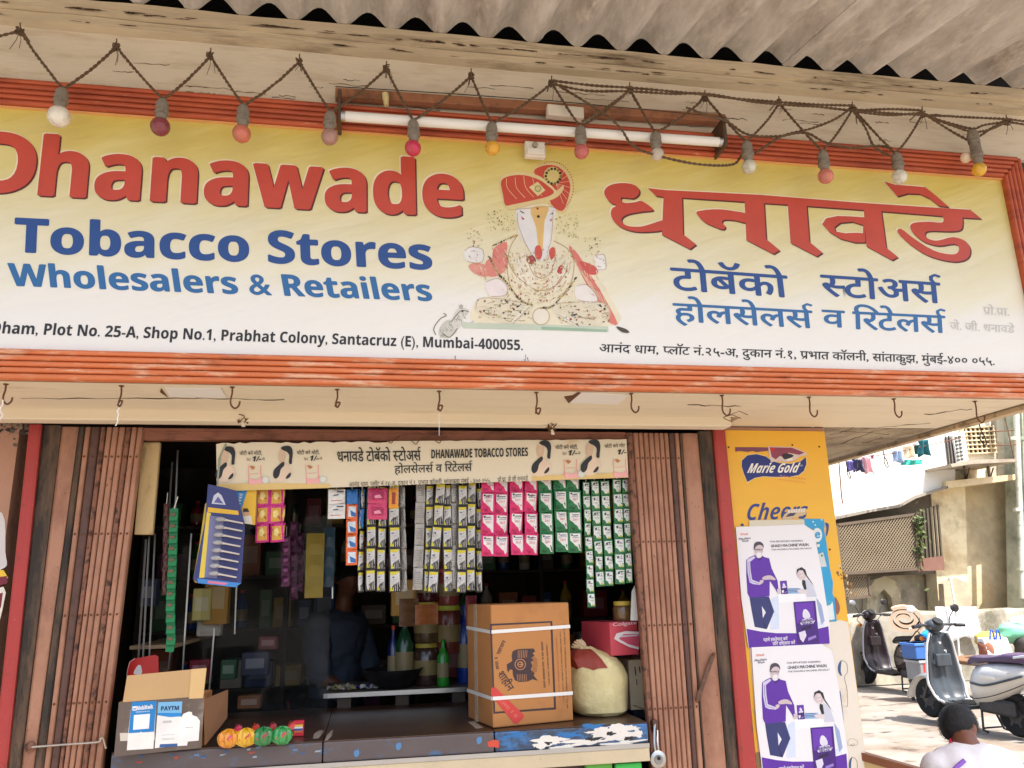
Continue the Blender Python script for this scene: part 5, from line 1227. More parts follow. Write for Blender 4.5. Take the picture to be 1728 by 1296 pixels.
for y in (930,970,982):pr.line([zq((548,y)),zq((690,y-10))],.6,(170,168,166),2)
pr.poly([zq(p) for p in ((530,1030),(735,1022),(750,1050),(520,1066))],(44,88,150),2.5)
pr.poly([zq(p) for p in ((745,760),(790,690),(850,665),(885,672),(890,705),(940,722),(975,770),(960,990),(840,1000),(830,1045),(722,1050))],(238,236,232),2.8)
pr.line([zq((810,845)),zq((900,838))],.7,(150,146,142),3.4)
pr.build('stickers',t)
a=P(243,1160,Y=.12)
t=thing('red_sign','red round-cornered plastic sign standing behind the payment box','sign',P(243,1160,Y=.14))
pr=Print((0,.14,0),(0,-1,0))
MB().prism([pr.at(*p) for p in ((214,1180),(216,1128),(219,1117),(228,1111),(262,1105),(267,1108),(268,1180))],(0,.01,0)).build('plate',mat('red_plastic',(184,28,30),rough=.3,var=.06,bump=0),t)
pr.poly([(226,1137),(229,1128),(234,1122),(238,1124),(239,1137)],(206,206,206),1,3);pr.line([(214,1140),(216,1128),(219,1117),(228,1111)],1,(226,180,176),1)
pr.build('sign_print',t)
# ================================================================ PILLAR BOARDS AND POSTERS
t=thing('advert_board','tall yellow tin board with a blue biscuit logo, nailed to the pillar','advertising board',P(1308,900,Y=-.012))
pr=Print((0,-.012,0),(0,-1,0))
YEL=mat('board_yellow',(236,180,52),rough=.42,var=.06,vs=3,bump=.08,dirt=((214,160,60),.7,9,.08),stretch=(.4,1,3))
oq=[(1223.5,726),(1391,728),(1432,1050),(1463,1294),(1476,1400),(1290,1400),(1277,1294)]
MB().prism([pr.at(*p) for p in oq],(0,.010,0)).build('tin_sheet',YEL,t)
def z8(p):return (1200+p[0]/4.32,720+p[1]/4.32)
NB=(28,44,122)
pr.poly([z8(p) for p in ((220,245),(262,205),(330,196),(400,214),(440,245),(500,262),(580,266),(650,250),(694,215),(698,272),(680,325),(640,357),(560,372),(450,370),(380,366),(318,378),(262,412),(236,350),(218,290))],(236,214,150),0.6)
pr.poly([z8(p) for p in ((224,247),(264,209),(330,200),(400,218),(440,249),(500,266),(580,270),(650,254),(690,222),(694,272),(676,322),(638,353),(560,368),(450,366),(380,362),(318,374),(264,404),(240,348),(222,290))],NB,1.2)
pr.text(bital('Marie Gold'),z8((262,337)),z8((630,334)),z8((282,272)),(240,236,230),2,'H',.012,res=3)
pr.text('TM',z8((645,290)),z8((664,288)),z8((645,280)),(230,226,220),2,'H',.02,res=1)
PU=(120,66,92)
pr.poly([z8(p) for p in ((174,150),(300,150),(415,152),(418,176),(330,186),(300,178),(270,184),(200,178),(176,184))],PU,2.6)
pr.poly([z8(p) for p in ((415,142),(600,150),(690,188),(696,208),(650,216),(610,244),(560,258),(470,252),(436,262),(420,200))],(214,196,196),2.6)
pr.poly([z8(p) for p in ((424,150),(590,154),(680,190),(640,206),(560,190),(540,230),(500,214),(470,240),(440,220),(432,180))],(140,60,86),3)
pr.poly([z8(p) for p in ((520,200),(560,196),(600,210),(580,228),(540,240),(520,226))],(44,34,44),3.4,2);pr.poly([z8(p) for p in ((540,240),(580,228),(600,240),(560,250))],(236,232,228),3.6);pr.poly([z8(p) for p in ((424,150),(450,150),(470,160),(440,190))],(196,40,50),3.4)
for k in range(9):
    x=500+k*22;pr.line([z8((x,360+k*3)),z8((x+16,356+k*3))],1.2,(214,130,40),2);pr.line([z8((x-10,385+k*3)),z8((x+8,383+k*3))],1.2,(226,150,60),2)
pr.text(bital('Cheers'),z8((258,682)),z8((698,668)),z8((272,570)),(40,60,130),1,'H',.0,res=4)
pr.poly([z8(p) for p in ((520,660),(560,612),(690,600),(690,640),(600,668),(520,690))],(208,180,140),2.4);pr.poly([z8(p) for p in ((540,660),(570,630),(620,628),(600,650))],(60,60,84),3);pr.scribble(z8((560,632)),z8((684,622)),5.5,(240,236,230),4,3)
pr.disc(*z8((226,716)),3,(34,50,110),1,8,ry=2.4);pr.poly([z8(p) for p in ((830,700),(858,712),(850,780),(836,800),(840,740))],(40,70,140),1,2)
for q in ((128,150),(788,146),(125,945),(865,895),(592,134)):
    a=pr.at(*z8(q));MB().lathe([(.0055,0),(.004,.003)],(a.x,-.012,a.z),(0,-1,0),8).build('nail_head',M_rod,t)
for k in range(40):
    x=1415+k*1.1+rr.uniform(-6,6);y=960+k*1.7+rr.uniform(-8,8)
    if x<1441:pr.poly([(x,y),(x+rr.uniform(1,4),y+1),(x+rr.uniform(1,3),y+rr.uniform(3,8)),(x-1,y+3)],rr.choice(((170,120,50),(130,96,60),(214,190,150))),.8)
pr.build('board_print',t)
t=thing('spoon_poster','faded white poster with printed spoons on the lower right of the pillar','poster',P(1430,1150,Y=-.0135))
pr=Print((0,-.0135,0),(0,-1,0))
MB().prism([pr.at(*p) for p in ((1262,1060),(1399,1050),(1418,1046),(1431,1050),(1452,1210),(1465,1310),(1474,1400),(1292,1400))],(0,.0012,0)).build('poster_sheet',mat('old_poster',(228,218,202),rough=.6,var=.06,vs=4,bump=.1,dirt=((196,170,140),.68,6,.1)),t)
def z6b(p):return (1240+p[0]/6,1080+p[1]/6)
pr.line([z6b((1080,205)),z6b((1130,235)),z6b((1140,320)),z6b((1110,380)),z6b((1135,500)),z6b((1140,660)),z6b((1118,670))],1.0,(150,140,128),1,4)
pr.poly([z6b(p) for p in ((1080,205),(1050,240),(1042,300),(1060,350),(1085,362),(1072,320),(1075,250))],(52,86,130),1,3)
pr.poly([z6b(p) for p in ((1060,515),(1075,560),(1100,800),(1105,880),(1096,915),(1082,880),(1064,700))],(48,78,128),1,2)
pr.poly([z6b(p) for p in ((1075,870),(1105,870),(1106,890),(1076,890))],(150,190,200),2)
pr.poly([z6b(p) for p in ((1190,1185),(1165,1205),(1152,1260),(1160,1330),(1180,1400),(1176,1290),(1180,1220))],(60,90,130),1,3);pr.line([z6b((1190,1185)),z6b((1230,1215)),z6b((1240,1300)),z6b((1220,1400))],1,(150,140,128),1,3)
pr.line([z6b((1145,1060)),z6b((1150,1010)),z6b((1200,1000)),z6b((1245,1030)),z6b((1230,1065)),z6b((1170,1070)),z6b((1145,1060))],.9,(186,180,150),1,3)
for u_,v_ in ((1175,1060),(1190,1068),(1205,1055)):pr.disc(*z6b((u_,v_)),1,(90,90,80),2,6)
for u_,v_ in ((180,700),(195,745),(185,720)):pr.line([z6b((u_,v_)),z6b((u_+20,v_+4)),z6b((u_+8,v_+14))],1,(140,170,160),1)
pr.poly([z6b(p) for p in ((215,1140),(250,1130),(262,1180),(265,1296),(225,1296),(212,1220))],(132,110,70),1)
pr.build('poster_print',t)
t=thing('blue_poster','torn light blue poster showing behind the upper white poster','poster',P(1390,950,Y=-.015))
pr=Print((0,-.0155,0),(0,-1,0))
def z5(p):return (1230+p[0]/5.633,870+p[1]/5.633)
MB().prism([pr.at(*z5(p)) for p in ((700,30),(900,32),(912,80),(905,130),(925,240),(960,500),(990,640),(985,740),(1010,800),(1025,1006),(940,1006),(900,700),(820,140),(725,95))],(0,.0012,0)).build('poster_sheet',ink(44,156,204),t)
pr.disc(*z5((838,185)),8.5,(226,230,228),1,18,ry=12);pr.text('e',z5((818,215)),z5((862,212)),z5((820,160)),(44,150,200),2,'x',.04,res=3)
pr.poly([z5(p) for p in ((835,275),(862,270),(860,300),(838,298))],(226,230,230),1)
pr.poly([z5(p) for p in ((845,370),(895,348),(930,485),(862,490),(848,430))],(206,210,206),1);pr.disc(*z5((882,380)),2,(60,140,80),2,6)
for q in ((820,90),(800,60),(880,40)):pr.disc(*z5(q),1.6,(196,224,234),1,6)
pr.poly([z5(p) for p in ((915,815),(985,820),(1005,985),(935,1000))],(222,230,228),1);pr.poly([z5(p) for p in ((915,815),(985,822),(960,850),(920,860))],(60,160,190),2)
pr.poly([z5(p) for p in ((1005,770),(1040,820),(1055,880),(1040,935),(1020,930),(1012,850))],(150,90,70),1,2)
pr.build('poster_print',t)
t=thing('paper_strip','cream paper strip behind the top edge of the upper white poster','paper',P(1310,882,Y=-.017))
pr=Print((0,-.0175,0),(0,-1,0))
MB().prism([pr.at(*z5(p)) for p in ((193,45),(715,36),(722,98),(640,100),(196,110))],(0,.0011,0)).build('paper_sheet',mat('cream_paper',(214,206,184),rough=.6,var=.05),t)
# washing-powder poster (generic figures)
t=thing('poster','upper white and violet poster of a standing man in a violet jacket beside a girl at a table','poster',P(1320,990,Y=-.019))
t['label']='upper of two alike white and violet posters, below the blue logo'
pr=Print((0,-.0195,0),(0,-1,0),.7)
b=MB();sh=[(66,108),(400,96),(715,84),(750,110),(808,146),(880,520),(962,1062),(956,1216),(560,1238),(186,1258),(120,800)]
b.prism([pr.at(*z5(p)) for p in sh],(0,.0011,0));b.build('poster_sheet',mat('poster_white',(232,230,232),rough=.5,var=.03,vs=4,bump=.12,bs=14),t)
V1=(92,40,160);V2=(66,26,120);JN=(48,54,110);SKN=(206,188,190);HR=(38,34,42)
def Z(pts,c,lay,sm=0):pr.poly([z5(p) for p in pts],c,lay,sm)
Z([(405,790),(470,760),(480,1080),(395,1085)],(206,216,234),.5);Z([(900,1000),(905,1050),(640,1110),(640,1060)],(214,222,240),.5)
Z([(168,1076),(300,1102),(450,1118),(640,1118),(830,1080),(946,1052),(958,1216),(560,1238),(190,1258)],V1,.8)
Z([(195,778),(380,768),(430,912),(360,1080),(245,1058),(215,900)],JN,1);Z([(312,860),(350,920),(322,975)],(222,224,234),1.5);Z([(320,980),(330,1000),(360,1075),(340,1076)],(34,38,84),1.6)
Z([(165,420),(200,395),(238,378),(270,410),(325,392),(382,406),(405,500),(462,620),(470,690),(462,742),(440,700),(388,620),(386,764),(290,776),(196,780),(176,740),(164,560)],V1,2)
Z([(240,376),(262,402),(290,432),(330,392),(320,380),(300,405),(262,380)],V2,2.5)
Z([(172,418),(236,385),(250,400),(200,440),(205,520),(220,610),(300,640),(318,612),(322,640),(290,658),(230,652),(196,636),(176,540)],(206,200,226),3);pr.line([z5((188,440)),z5((190,520)),z5((206,625)),z5((280,648))],.7,(90,80,130),3.6)
Z([(316,590),(350,572),(400,570),(440,600),(436,614),(390,608),(340,612),(320,606)],SKN,3.4,2);Z([(290,620),(322,612),(328,630),(300,655)],SKN,3.4,2)
Z([(456,700),(482,690),(490,730),(478,748),(460,742)],SKN,3,1)
Z([(242,290),(262,262),(300,262),(324,290),(322,340),(306,385),(280,404),(258,390),(242,345)],SKN,3,3);Z([(236,330),(238,275),(262,250),(300,250),(326,275),(330,310),(318,290),(290,278),(260,290),(246,312)],(70,66,78),3.6,2)
Z([(262,358),(300,352),(308,372),(290,404),(268,396)],(228,224,226),3.6,2);pr.line([z5((244,322)),z5((320,320))],.8,HR,4.2)
for x in (264,302):pr.line([z5((x-14,316)),z5((x-12,334)),z5((x+12,334)),z5((x+14,316))],.6,HR,4.2)
Z([(640,560),(650,515),(690,495),(722,520),(735,560),(722,600),(700,614),(668,600)],SKN,2,2);Z([(642,558),(646,510),(690,490),(726,515),(742,570),(790,640),(822,695),(800,660),(750,600),(722,560),(700,520),(668,518),(654,535)],HR,2.6,1)
Z([(668,540),(700,520),(712,560),(700,610),(680,606)],(222,206,206),2.8,2);Z([(696,612),(724,616),(738,700),(716,705),(695,650)],HR,2.2,1);pr.line([z5((672,560)),z5((682,558))],.7,HR,3.2);pr.line([z5((694,556)),z5((704,553))],.7,HR,3.2);pr.line([z5((684,588)),z5((698,584))],.8,(170,70,80),3.2)
Z([(730,600),(790,650),(836,770),(740,772),(725,700)],(200,202,216),2);Z([(640,712),(700,700),(742,722),(738,752),(660,730)],(222,208,208),2.6,1)
Z([(830,780),(880,850),(910,1000),(880,1040),(850,900)],(150,170,206),1);Z([(465,745),(730,740),(735,810),(640,820),(480,830)],(240,240,244),.9)
Z([(560,690),(680,690),(690,740),(562,745)],(150,180,214),1.4);
for k in range(3):pr.line([z5((560,700+14*k)),z5((660,694+14*k))],.8,(40,70,130),2)
def pack(x0,y0,x1,y1,l):
    f=lambda u_,v_:(x0+(x1-x0)*u_+(y1-y0)*.10*v_,y0+(y1-y0)*v_-(y1-y0)*.03*u_)
    Z([f(0,0),f(1,0),f(1,1),f(.0,1)],V2,l);Z([f(.06,.03),f(.9,.03),f(.9,.5),f(.06,.5)],(104,52,172),l+.3)
    Z([f(.36,.36),f(.4,.22),f(.52,.18),f(.66,.26),f(.7,.38),f(.52,.42)],(222,218,232),l+.6,2);Z([f(.2,.5),f(.3,.42),f(.74,.40),f(.9,.46),f(.8,.53),f(.26,.55)],(214,208,228),l+.6,1);Z([f(.24,.62),f(.7,.56),f(.7,.64),f(.26,.68)],(40,20,70),l+.8);Z([f(.1,.72),f(.4,.68),f(.44,.8),f(.26,.96),f(.14,.88)],(220,214,232),l+.7,1);Z([f(.5,.86),f(.86,.8),f(.88,.86),f(.5,.93)],(150,120,200),l+.7,1)
    return f
f=pack(612,822,820,1226,3);pr.text(bold('Machine'),z5(f(.2,.50)),z5(f(.86,.47)),z5(f(.2,.43)),V2,6,bold('H'),.01,res=1);pr.text(bold('Wash'),z5(f(.3,.56)),z5(f(.76,.54)),z5(f(.3,.50)),V2,6,bold('H'),.01,res=1)
pack(484,622,548,748,3)
pr.text('FOR EFFORTLESS CLEANING',z5((394,256)),z5((700,247)),z5((394,240)),(70,66,74),1,'H',.01,res=1)
pr.text('GHADI MACHINE WASH,',z5((398,302)),z5((762,288)),z5((398,276)),(60,56,66),1,'H',.03,res=1)
pr.text('THE WASHING MACHINE SPECIALIST',z5((403,332)),z5((786,318)),z5((403,318)),(70,66,74),1,'H',.01,res=1)
pr.text(bold('Ghadi'),z5((108,188)),z5((182,184)),z5((108,168)),(222,110,80),1,bold('H'),0,res=1);pr.text('Machine',z5((96,236)),z5((206,222)),z5((96,214)),(50,40,70),1,'H',.02,res=1);pr.text('Wash',z5((124,254)),z5((186,246)),z5((124,236)),(50,40,70),1,'H',.02,res=1)
pr.text('पहले इस्तेमाल करें',z5((326,1196)),z5((556,1184)),z5((326,1168)),(236,232,240),2,'क',.02,res=2)
pr.text('फिर विश्वास करें',z5((414,1234)),z5((628,1220)),z5((414,1206)),(236,232,240),2,'क',.02,res=2)
pr.build('poster_print',t)
d=P(1306.7,1120.8,Y=-.0195)-P(1280.6,915.3,Y=-.0195)
t2=dup(t,Vector(t.location)+Vector((d.x,-.002,d.z)),'lower of two alike white and violet posters on the pillar')
t2.rotation_euler=(0,R(.9),0)
# ================================================================ INSIDE THE SHOP
ri=random.Random(21)
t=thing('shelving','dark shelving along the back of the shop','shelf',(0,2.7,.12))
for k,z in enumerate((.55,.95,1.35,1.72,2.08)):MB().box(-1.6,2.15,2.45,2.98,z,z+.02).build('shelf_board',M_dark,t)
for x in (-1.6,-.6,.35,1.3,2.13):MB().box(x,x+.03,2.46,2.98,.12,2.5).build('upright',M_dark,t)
def bottle(x,y,z,r,h,c,lb,cap=(200,60,40),grp='dim bottles inside the shop'):
    t=thing('bottle',lb,'bottle',(x,y,z),grp)
    MB().lathe([(r*.9,0),(r,.01),(r,h*.62),(r*.55,h*.78),(r*.32,h*.84),(r*.32,h*.93)],(x,y,z),(0,0,1),14).build('body',mat('bottle_%d_%d_%d'%c,c,rough=.2,var=.15,vs=20,coat=.6),t,smooth=True)
    MB().lathe([(r*.38,h*.932),(r*.38,h)],(x,y,z),(0,0,1),12).build('cap',ink(*cap),t)
    MB().lathe([(r*1.02,h*.2),(r*1.02,h*.5)],(x,y,z),(0,0,1),14).build('paper_label',ink(150,136,100),t,smooth=True)
def goods(x,y,z,w_,d_,h_,c,lb,grp='dim packs on the inner shelves'):
    t=thing('pack',lb,'pack',(x,y,z),grp)
    MB().box(x-w_/2,x+w_/2,y,y+d_,z,z+h_).build('carton',ink(*c),t,bevel=.004)
    MB().box(x-w_*.34,x+w_*.34,y-.0015,y-.0003,z+h_*.3,z+h_*.72).build('panel',ink(*[min(255,int(v*.5+110)) for v in c]),t)
PAL=[((196,160,50),'mustard'),((150,40,50),'crimson'),((46,84,150),'blue'),((60,120,70),'green'),((196,190,176),'whitish'),((170,90,40),'orange brown'),((110,50,100),'plum'),((90,70,50),'brown')]
for zi,z in enumerate((.57,.97,1.37,1.74,2.10)):
    x=-1.5;lv_=('lowest','second lowest','middle','second highest','top')[zi]
    while x<2.05:
        c,nm=ri.choice(PAL);w_=ri.uniform(.08,.2);h_=ri.uniform(.14,.3)
        if ri.random()<.3:bottle(x+w_/2,2.58,z+.001,.045,h_+.03,c,'dim %s bottle on the %s back shelf of the shop'%(nm,lv_),grp='dim %s bottles on the %s back shelf'%(nm,lv_))
        else:goods(x+w_/2,2.5+ri.uniform(0,.06),z+.001,w_,.2,h_,c,'dim %s pack on the %s back shelf of the shop'%(nm,lv_),'dim %s packs on the %s back shelf'%(nm,lv_))
        x+=w_+ri.uniform(.01,.05)
# stock behind the counter, right of the middle
def onY(px,py,Y):return P(px,py,Y=Y)
YG=1.0;zt=ZC+.077
def at_base(px,Y,z):
    q=P(px,1150,Y=Y);return q.x
bottle(at_base(682,YG,0),YG,zt,.052,.36,(26,78,48),'dim green bottle behind the counter below the yellow paper pack')
bottle(at_base(663,YG,0),YG+.02,zt,.03,.32,(24,36,104),'dim dark blue slim bottle left of the green bottle behind the counter')
def jar(px,Y,z,r,h,c,lid,lb):
    x=at_base(px,Y,0);t=thing('jar',lb,'jar',(x,Y,z),'dark jars stacked behind the counter')
    MB().lathe([(r*.9,0),(r,.012),(r,h*.8),(r*.82,h*.9)],(x,Y,z),(0,0,1),18).build('glass_body',mat('jar_%d_%d_%d'%c,c,rough=.15,var=.5,vs=45,coat=.7),t,smooth=True)
    MB().lathe([(r*.9,h*.901),(r*.92,h)],(x,Y,z),(0,0,1),18).build('lid',ink(*lid),t,smooth=True)
    MB().lathe([(r*1.015,h*.25),(r*1.015,h*.6)],(x,Y,z),(0,0,1),18).build('paper_label',ink(140,124,80),t,smooth=True)
jar(720,YG,zt,.072,.22,(70,50,44),(176,160,60),'dark jar at the bottom of the stack left of the carton')
jar(720,YG,zt+.222,.072,.22,(96,76,50),(190,170,70),'brown jar in the middle of the stack left of the carton')
jar(722,YG,zt+.444,.070,.20,(84,34,40),(196,176,80),'dim red jar at the top of the stack left of the carton')
jar(757,YG,zt+.16,.072,.26,(120,60,50),(180,190,60),'jar with a red and yellow label right of the jar stack')
jar(757,YG,zt+.422,.066,.2,(150,70,66),(196,80,80),'pinkish jar standing on the red and yellow labelled jar')
bottle(at_base(748,YG-.1,0),YG-.1,zt,.034,.24,(44,150,46),'bright green small bottle in front of the jars','' and None or (40,150,40))
bottle(at_base(786,YG,0),YG,zt,.05,.42,(26,60,150),'dim bright blue bottle beside the carton',(30,60,150))
goods(at_base(681,YG+.05,0),YG+.02,zt+.37,.15,.1,.2,(196,150,60),'mustard paper pack lying on the green bottle behind the counter','packs behind the counter')
# black bowl and papers
c=Vector((at_base(664,.9,0),.93,zt))
t=thing('bowl','wide black bowl among papers on the ledge behind the counter','bowl',c)
MB().lathe([(.07,0),(.12,.03),(.155,.085),(.16,.10),(.15,.098),(.115,.04),(.06,.015)],c,(0,0,1),22).build('shell',M_black,t,smooth=True)
for i,(px,y,cc,lb) in enumerate(((580,1165,(196,186,120),'crumpled yellowish paper on the back ledge'),(603,1168,(60,70,140),'crumpled blue paper on the back ledge'),(628,1160,(196,194,190),'folded white paper beside the black bowl'),(572,1188,(180,174,166),'flat white paper near the steel edge of the ledge'))):
    c=P(px,y+14,Y=.95);c.z=zt;t=thing('paper',lb,'paper',c)
    b=MB();b.grid(lambda u,v:c+Vector(((u-.5)*.13,(v-.5)*.1,.004+.045*abs(noise.noise(Vector((u*3+i*7,v*3,i)))))) ,6,5);b.build('crumpled_sheet',ink(*cc),t)
# hanging things dim inside, brass hook
for i,(px,py,w_,h_,c,lb) in enumerate(((533,900,.09,.32,(150,130,40),'dim mustard pouches hanging inside, right of the purple strips'),(556,890,.06,.3,(40,70,90),'dim blue strip hanging inside beside the mustard pouches'),(720,1020,.12,.1,(150,90,50),'dim brown pouch hanging inside under the right bunch of sachets'),(690,1010,.1,.14,(96,66,40),'dim dark brown pouch hanging inside between the two bunches'),(795,1005,.06,.16,(120,40,50),'dim red pouch hanging above the left edge of the carton'))):
    a=P(px,py,Y=.55+.03*i);t=thing('hanging_pouch',lb,'pouch',a)
    b=MB();b.grid(lambda u,v:a+Vector(((u-.5)*w_,-.012*math.sin(math.pi*u)*math.sin(math.pi*v*3)**2,-v*h_)),6,12);b.build('pouch',ink(*c),t)
# left showcase: aluminium frames, panes and stock
t=thing('glass_showcase','narrow glass showcase with aluminium uprights just inside the left shutter','showcase',P(290,1100,Y=.35))
for (x0,y0,x1,y1,Y) in ((246,910,233,1120,.25),(252,905,241,1120,.27),(262,900,252,1110,.3),(323,900,308,1135,.45),(300,760,296,860,.3),(291,780,284,880,.34),(403,900,396,1070,.7),(362,1060,352,1180,.6),(290,1080,284,1130,.45)):
    MB().bar(P(x0,y0,Y=Y),P(x1,y1,Y=Y),.007,.007).build('frame_upright',M_steel,t)
q=[P(322,900,Y=.46),P(310,1135,Y=.46)]
MB().hexa([P(246,1120,Y=.47),P(308,1135,Y=.47),P(308,1135,Y=.474),P(246,1120,Y=.474)],[P(258,880,Y=.47),P(324,890,Y=.47),P(324,890,Y=.474),P(258,880,Y=.474)]).build('pane',M_glass,t)
MB().box(P(238,1100,Y=.5).x,P(310,1100,Y=.5).x,.3,1.2,P(280,1090,Y=.5).z,P(280,1084,Y=.5).z).build('shelf_board',mat('tan_board',(150,128,96),rough=.6,var=.2),t)
for i,(px,py,w_,h_,c,lb) in enumerate(((340,1020,.09,.16,(206,196,120),'pale packet in the left showcase'),(365,1010,.12,.26,(190,140,40),'yellow sack-like bag in the left showcase'),(352,1060,.12,.08,(196,190,180),'white packet low in the left showcase'),(250,1000,.08,.14,(70,80,110),'dark blue pack behind the left frames'),(336,1130,.1,.1,(140,30,60),'dim crimson pack above the payment box'),(385,1130,.08,.1,(40,90,60),'dim green pack right of the red sign'),(430,1120,.14,.12,(40,50,80),'dim navy carton behind the sweets'),(420,1185,.12,.07,(140,90,50),'dim brown carton low behind the sweets'),(452,1085,.1,.07,(120,40,44),'dim dark red pack left of the shopkeeper'))):
    a=P(px,py,Y=.75+.04*i);goods(a.x,a.y,a.z-h_/2,w_,.08,h_,c,lb,'packs behind the left showcase')
t=thing('glass_partition','large clear sliding pane behind the counter, in front of the shopkeeper','glass pane',P(470,1000,Y=.62))
MB().hexa([P(330,1215,Y=.62),P(552,1205,Y=.62),P(552,1205,Y=.626),P(330,1215,Y=.626)],[P(350,830,Y=.62),P(562,830,Y=.62),P(562,830,Y=.626),P(350,830,Y=.626)]).build('pane',M_glass,t)
MB().bar(P(561,960,Y=.618),P(561,1010,Y=.618),.006,.006).build('edge_clip',M_steel,t)
# ================================================================ PEOPLE
def remeshed(b,vox,name,mt,parent,sm=2,wr=0):
    me=bpy.data.meshes.new(name);o0=base_of(parent)
    me.from_pydata([q-o0 for q in b.v],[],b.f);o=bpy.data.objects.new(name,me);COL.objects.link(o)
    md=o.modifiers.new('r','REMESH');md.mode='VOXEL';md.voxel_size=vox;md.use_smooth_shade=True
    ms=o.modifiers.new('s','SMOOTH');ms.iterations=sm*3;ms.factor=.6
    dg=bpy.context.evaluated_depsgraph_get();nm=bpy.data.meshes.new_from_object(o.evaluated_get(dg))
    bpy.data.objects.remove(o);bpy.data.meshes.remove(me)
    if wr:
        for v_ in nm.vertices:
            p=v_.co;v_.co=p+v_.normal*wr*(.6+noise.noise(Vector((p.x*9+p.z*7,p.y*9,p.z*16-p.x*9)))+.5*noise.noise(Vector((p.x*22+p.z*14,p.y*20,p.z*30))))
    nm.name=name;nm.materials.clear();nm.materials.append(mt);nm.polygons.foreach_set('use_smooth',[True]*len(nm.polygons))
    r=bpy.data.objects.new(name,nm);COL.objects.link(r);r.parent=parent;WL[r.name]=o0.copy();return r
def limb(b,pts,rs,n=12):
    b.tube(crom([Vector(p) for p in pts],4,False),list(np.interp(np.linspace(0,len(rs)-1,(len(pts)-1)*4+1),range(len(rs)),rs)),n)
    b.ball(pts[0],rs[0],12,8);b.ball(pts[-1],rs[-1],12,8)
def head(b,c,f,r=.095):
    """head with nose, ears and jaw, looking along f"""
    f=Vector(f).normalized();sd_=Vector((0,0,1)).cross(f).normalized();up=f.cross(sd_)
    def el(cc,a,b_,cz,n=16,k=10):
        v=[];F=[]
        for i in range(k+1):
            p_=math.pi*i/k
            for j in range(n):
                t_=2*math.pi*j/n;v.append(cc+f*(a*math.sin(p_)*math.cos(t_))+sd_*(b_*math.sin(p_)*math.sin(t_))-up*(cz*math.cos(p_)))
        for i in range(k):
            for j in range(n):F.append((i*n+j,i*n+(j+1)%n,(i+1)*n+(j+1)%n,(i+1)*n+j))
        b.add(v,F)
    el(c,r*.98,r*.8,r*.98);el(c+f*r*.3-up*r*.55,r*.62,r*.58,r*.68);el(c+f*r*.98-up*r*.22,r*.2,r*.16,r*.3,10,6)
    for s_ in (-1,1):el(c+sd_*(s_*r*.9)-up*r*.12-f*r*.05,r*.2,r*.12,r*.3,10,6)
    return f,sd_,up
def hair(parent,c,f,r,mt=M_hair):
    f=Vector(f).normalized();sd_=Vector((0,0,1)).cross(f).normalized();up=f.cross(sd_)
    b=MB();rn=random.Random(4)
    def fn(u,v):
        p_=math.pi*(.02+.60*v);t_=2*math.pi*u
        k=1.06+.03*noise.noise(Vector((math.cos(t_)*7,math.sin(t_)*7,v*14)))+.03*noise.noise(Vector((math.cos(t_)*1.8,math.sin(t_)*1.8,v*2)))
        back=-math.cos(t_)
        p2=p_*(1.0+.40*back) if back>0 else p_*(1+.35*back)
        return c+(f*(.98*r*k*math.sin(p2)*math.cos(t_))+sd_*(.83*r*k*math.sin(p2)*math.sin(t_))+up*(1.0*r*k*math.cos(p2)))
    b.grid(fn,40,14)
    for _ in range(2600):
        u,v=rn.random(),rn.random()**.7;p=fn(u,v);nrm_=(p-c).normalized();tg=(nrm_.cross(Vector((rn.gauss(0,1),rn.gauss(0,1),rn.gauss(0,1))))+Vector((0,0,-.6))).normalized()
        L2=rn.uniform(.008,.02);q=p+nrm_*.003;w2=nrm_.cross(tg).normalized()*.0009;b.add([q-w2,q+w2,q+tg*L2+nrm_*rn.uniform(.001,.006)],[(0,1,2)])
    return b.build('hair',mt,parent,smooth=True)
# shopkeeper, dim behind the pane
c=P(518,1130,Y=1.05);X0=c.x
t=thing('person','person in a grey blue shirt standing in the dim shop behind the pane','person',(X0,1.1,.12));kp=t
b=MB();hd=Vector((X0+.03,1.08,1.70));fd=Vector((-.5,-.85,-.25))
head(b,hd,fd,.10);limb(b,[(X0+.02,1.12,1.42),(X0+.03,1.10,1.62)],[.06,.055]);
b.lathe([(.13,0),(.15,.15),(.14,.3),(.17,.45),(.19,.56),(.10,.62)],(X0,1.14,.86),(0,0,1),18,sx=1.15,sy=.72)
for s_ in (-1,1):
    limb(b,[(X0+s_*.19,1.14,1.40),(X0+s_*.24,1.08,1.16),(X0+s_*.14-.02,.90,1.02),(X0+s_*.06-.06,.80,1.06)],[.06,.048,.038,.028])
    pb=Vector((X0+s_*.06-.06,.80,1.06))
    for k in range(4):limb(b,[pb+Vector((.008*(k-1.5),-.01,0)),pb+Vector((.014*(k-1.5),-.06,-.005)),pb+Vector((.016*(k-1.5),-.085,-.025))],[.011,.010,.008],6)
    limb(b,[pb,pb+Vector((-s_*.03,-.03,.005)),pb+Vector((-s_*.04,-.055,0))],[.011,.010,.008],6)
    limb(b,[(X0+s_*.09,1.15,.9),(X0+s_*.10,1.14,.55),(X0+s_*.10,1.16,.2)],[.10,.07,.05]);limb(b,[(X0+s_*.10,1.16,.17),(X0+s_*.11,1.02,.155)],[.04,.035])
remeshed(b,.013,'body',M_skin,t)
b=MB();b.lathe([(.15,-.04),(.165,.15),(.155,.3),(.185,.45),(.205,.555),(.11,.615),(.07,.63)],(X0,1.14,.86),(0,0,1),18,sx=1.16,sy=.76)
for s_ in (-1,1):limb(b,[(X0+s_*.19,1.14,1.40),(X0+s_*.235,1.09,1.22),(X0+s_*.23,1.06,1.14)],[.08,.075,.072])
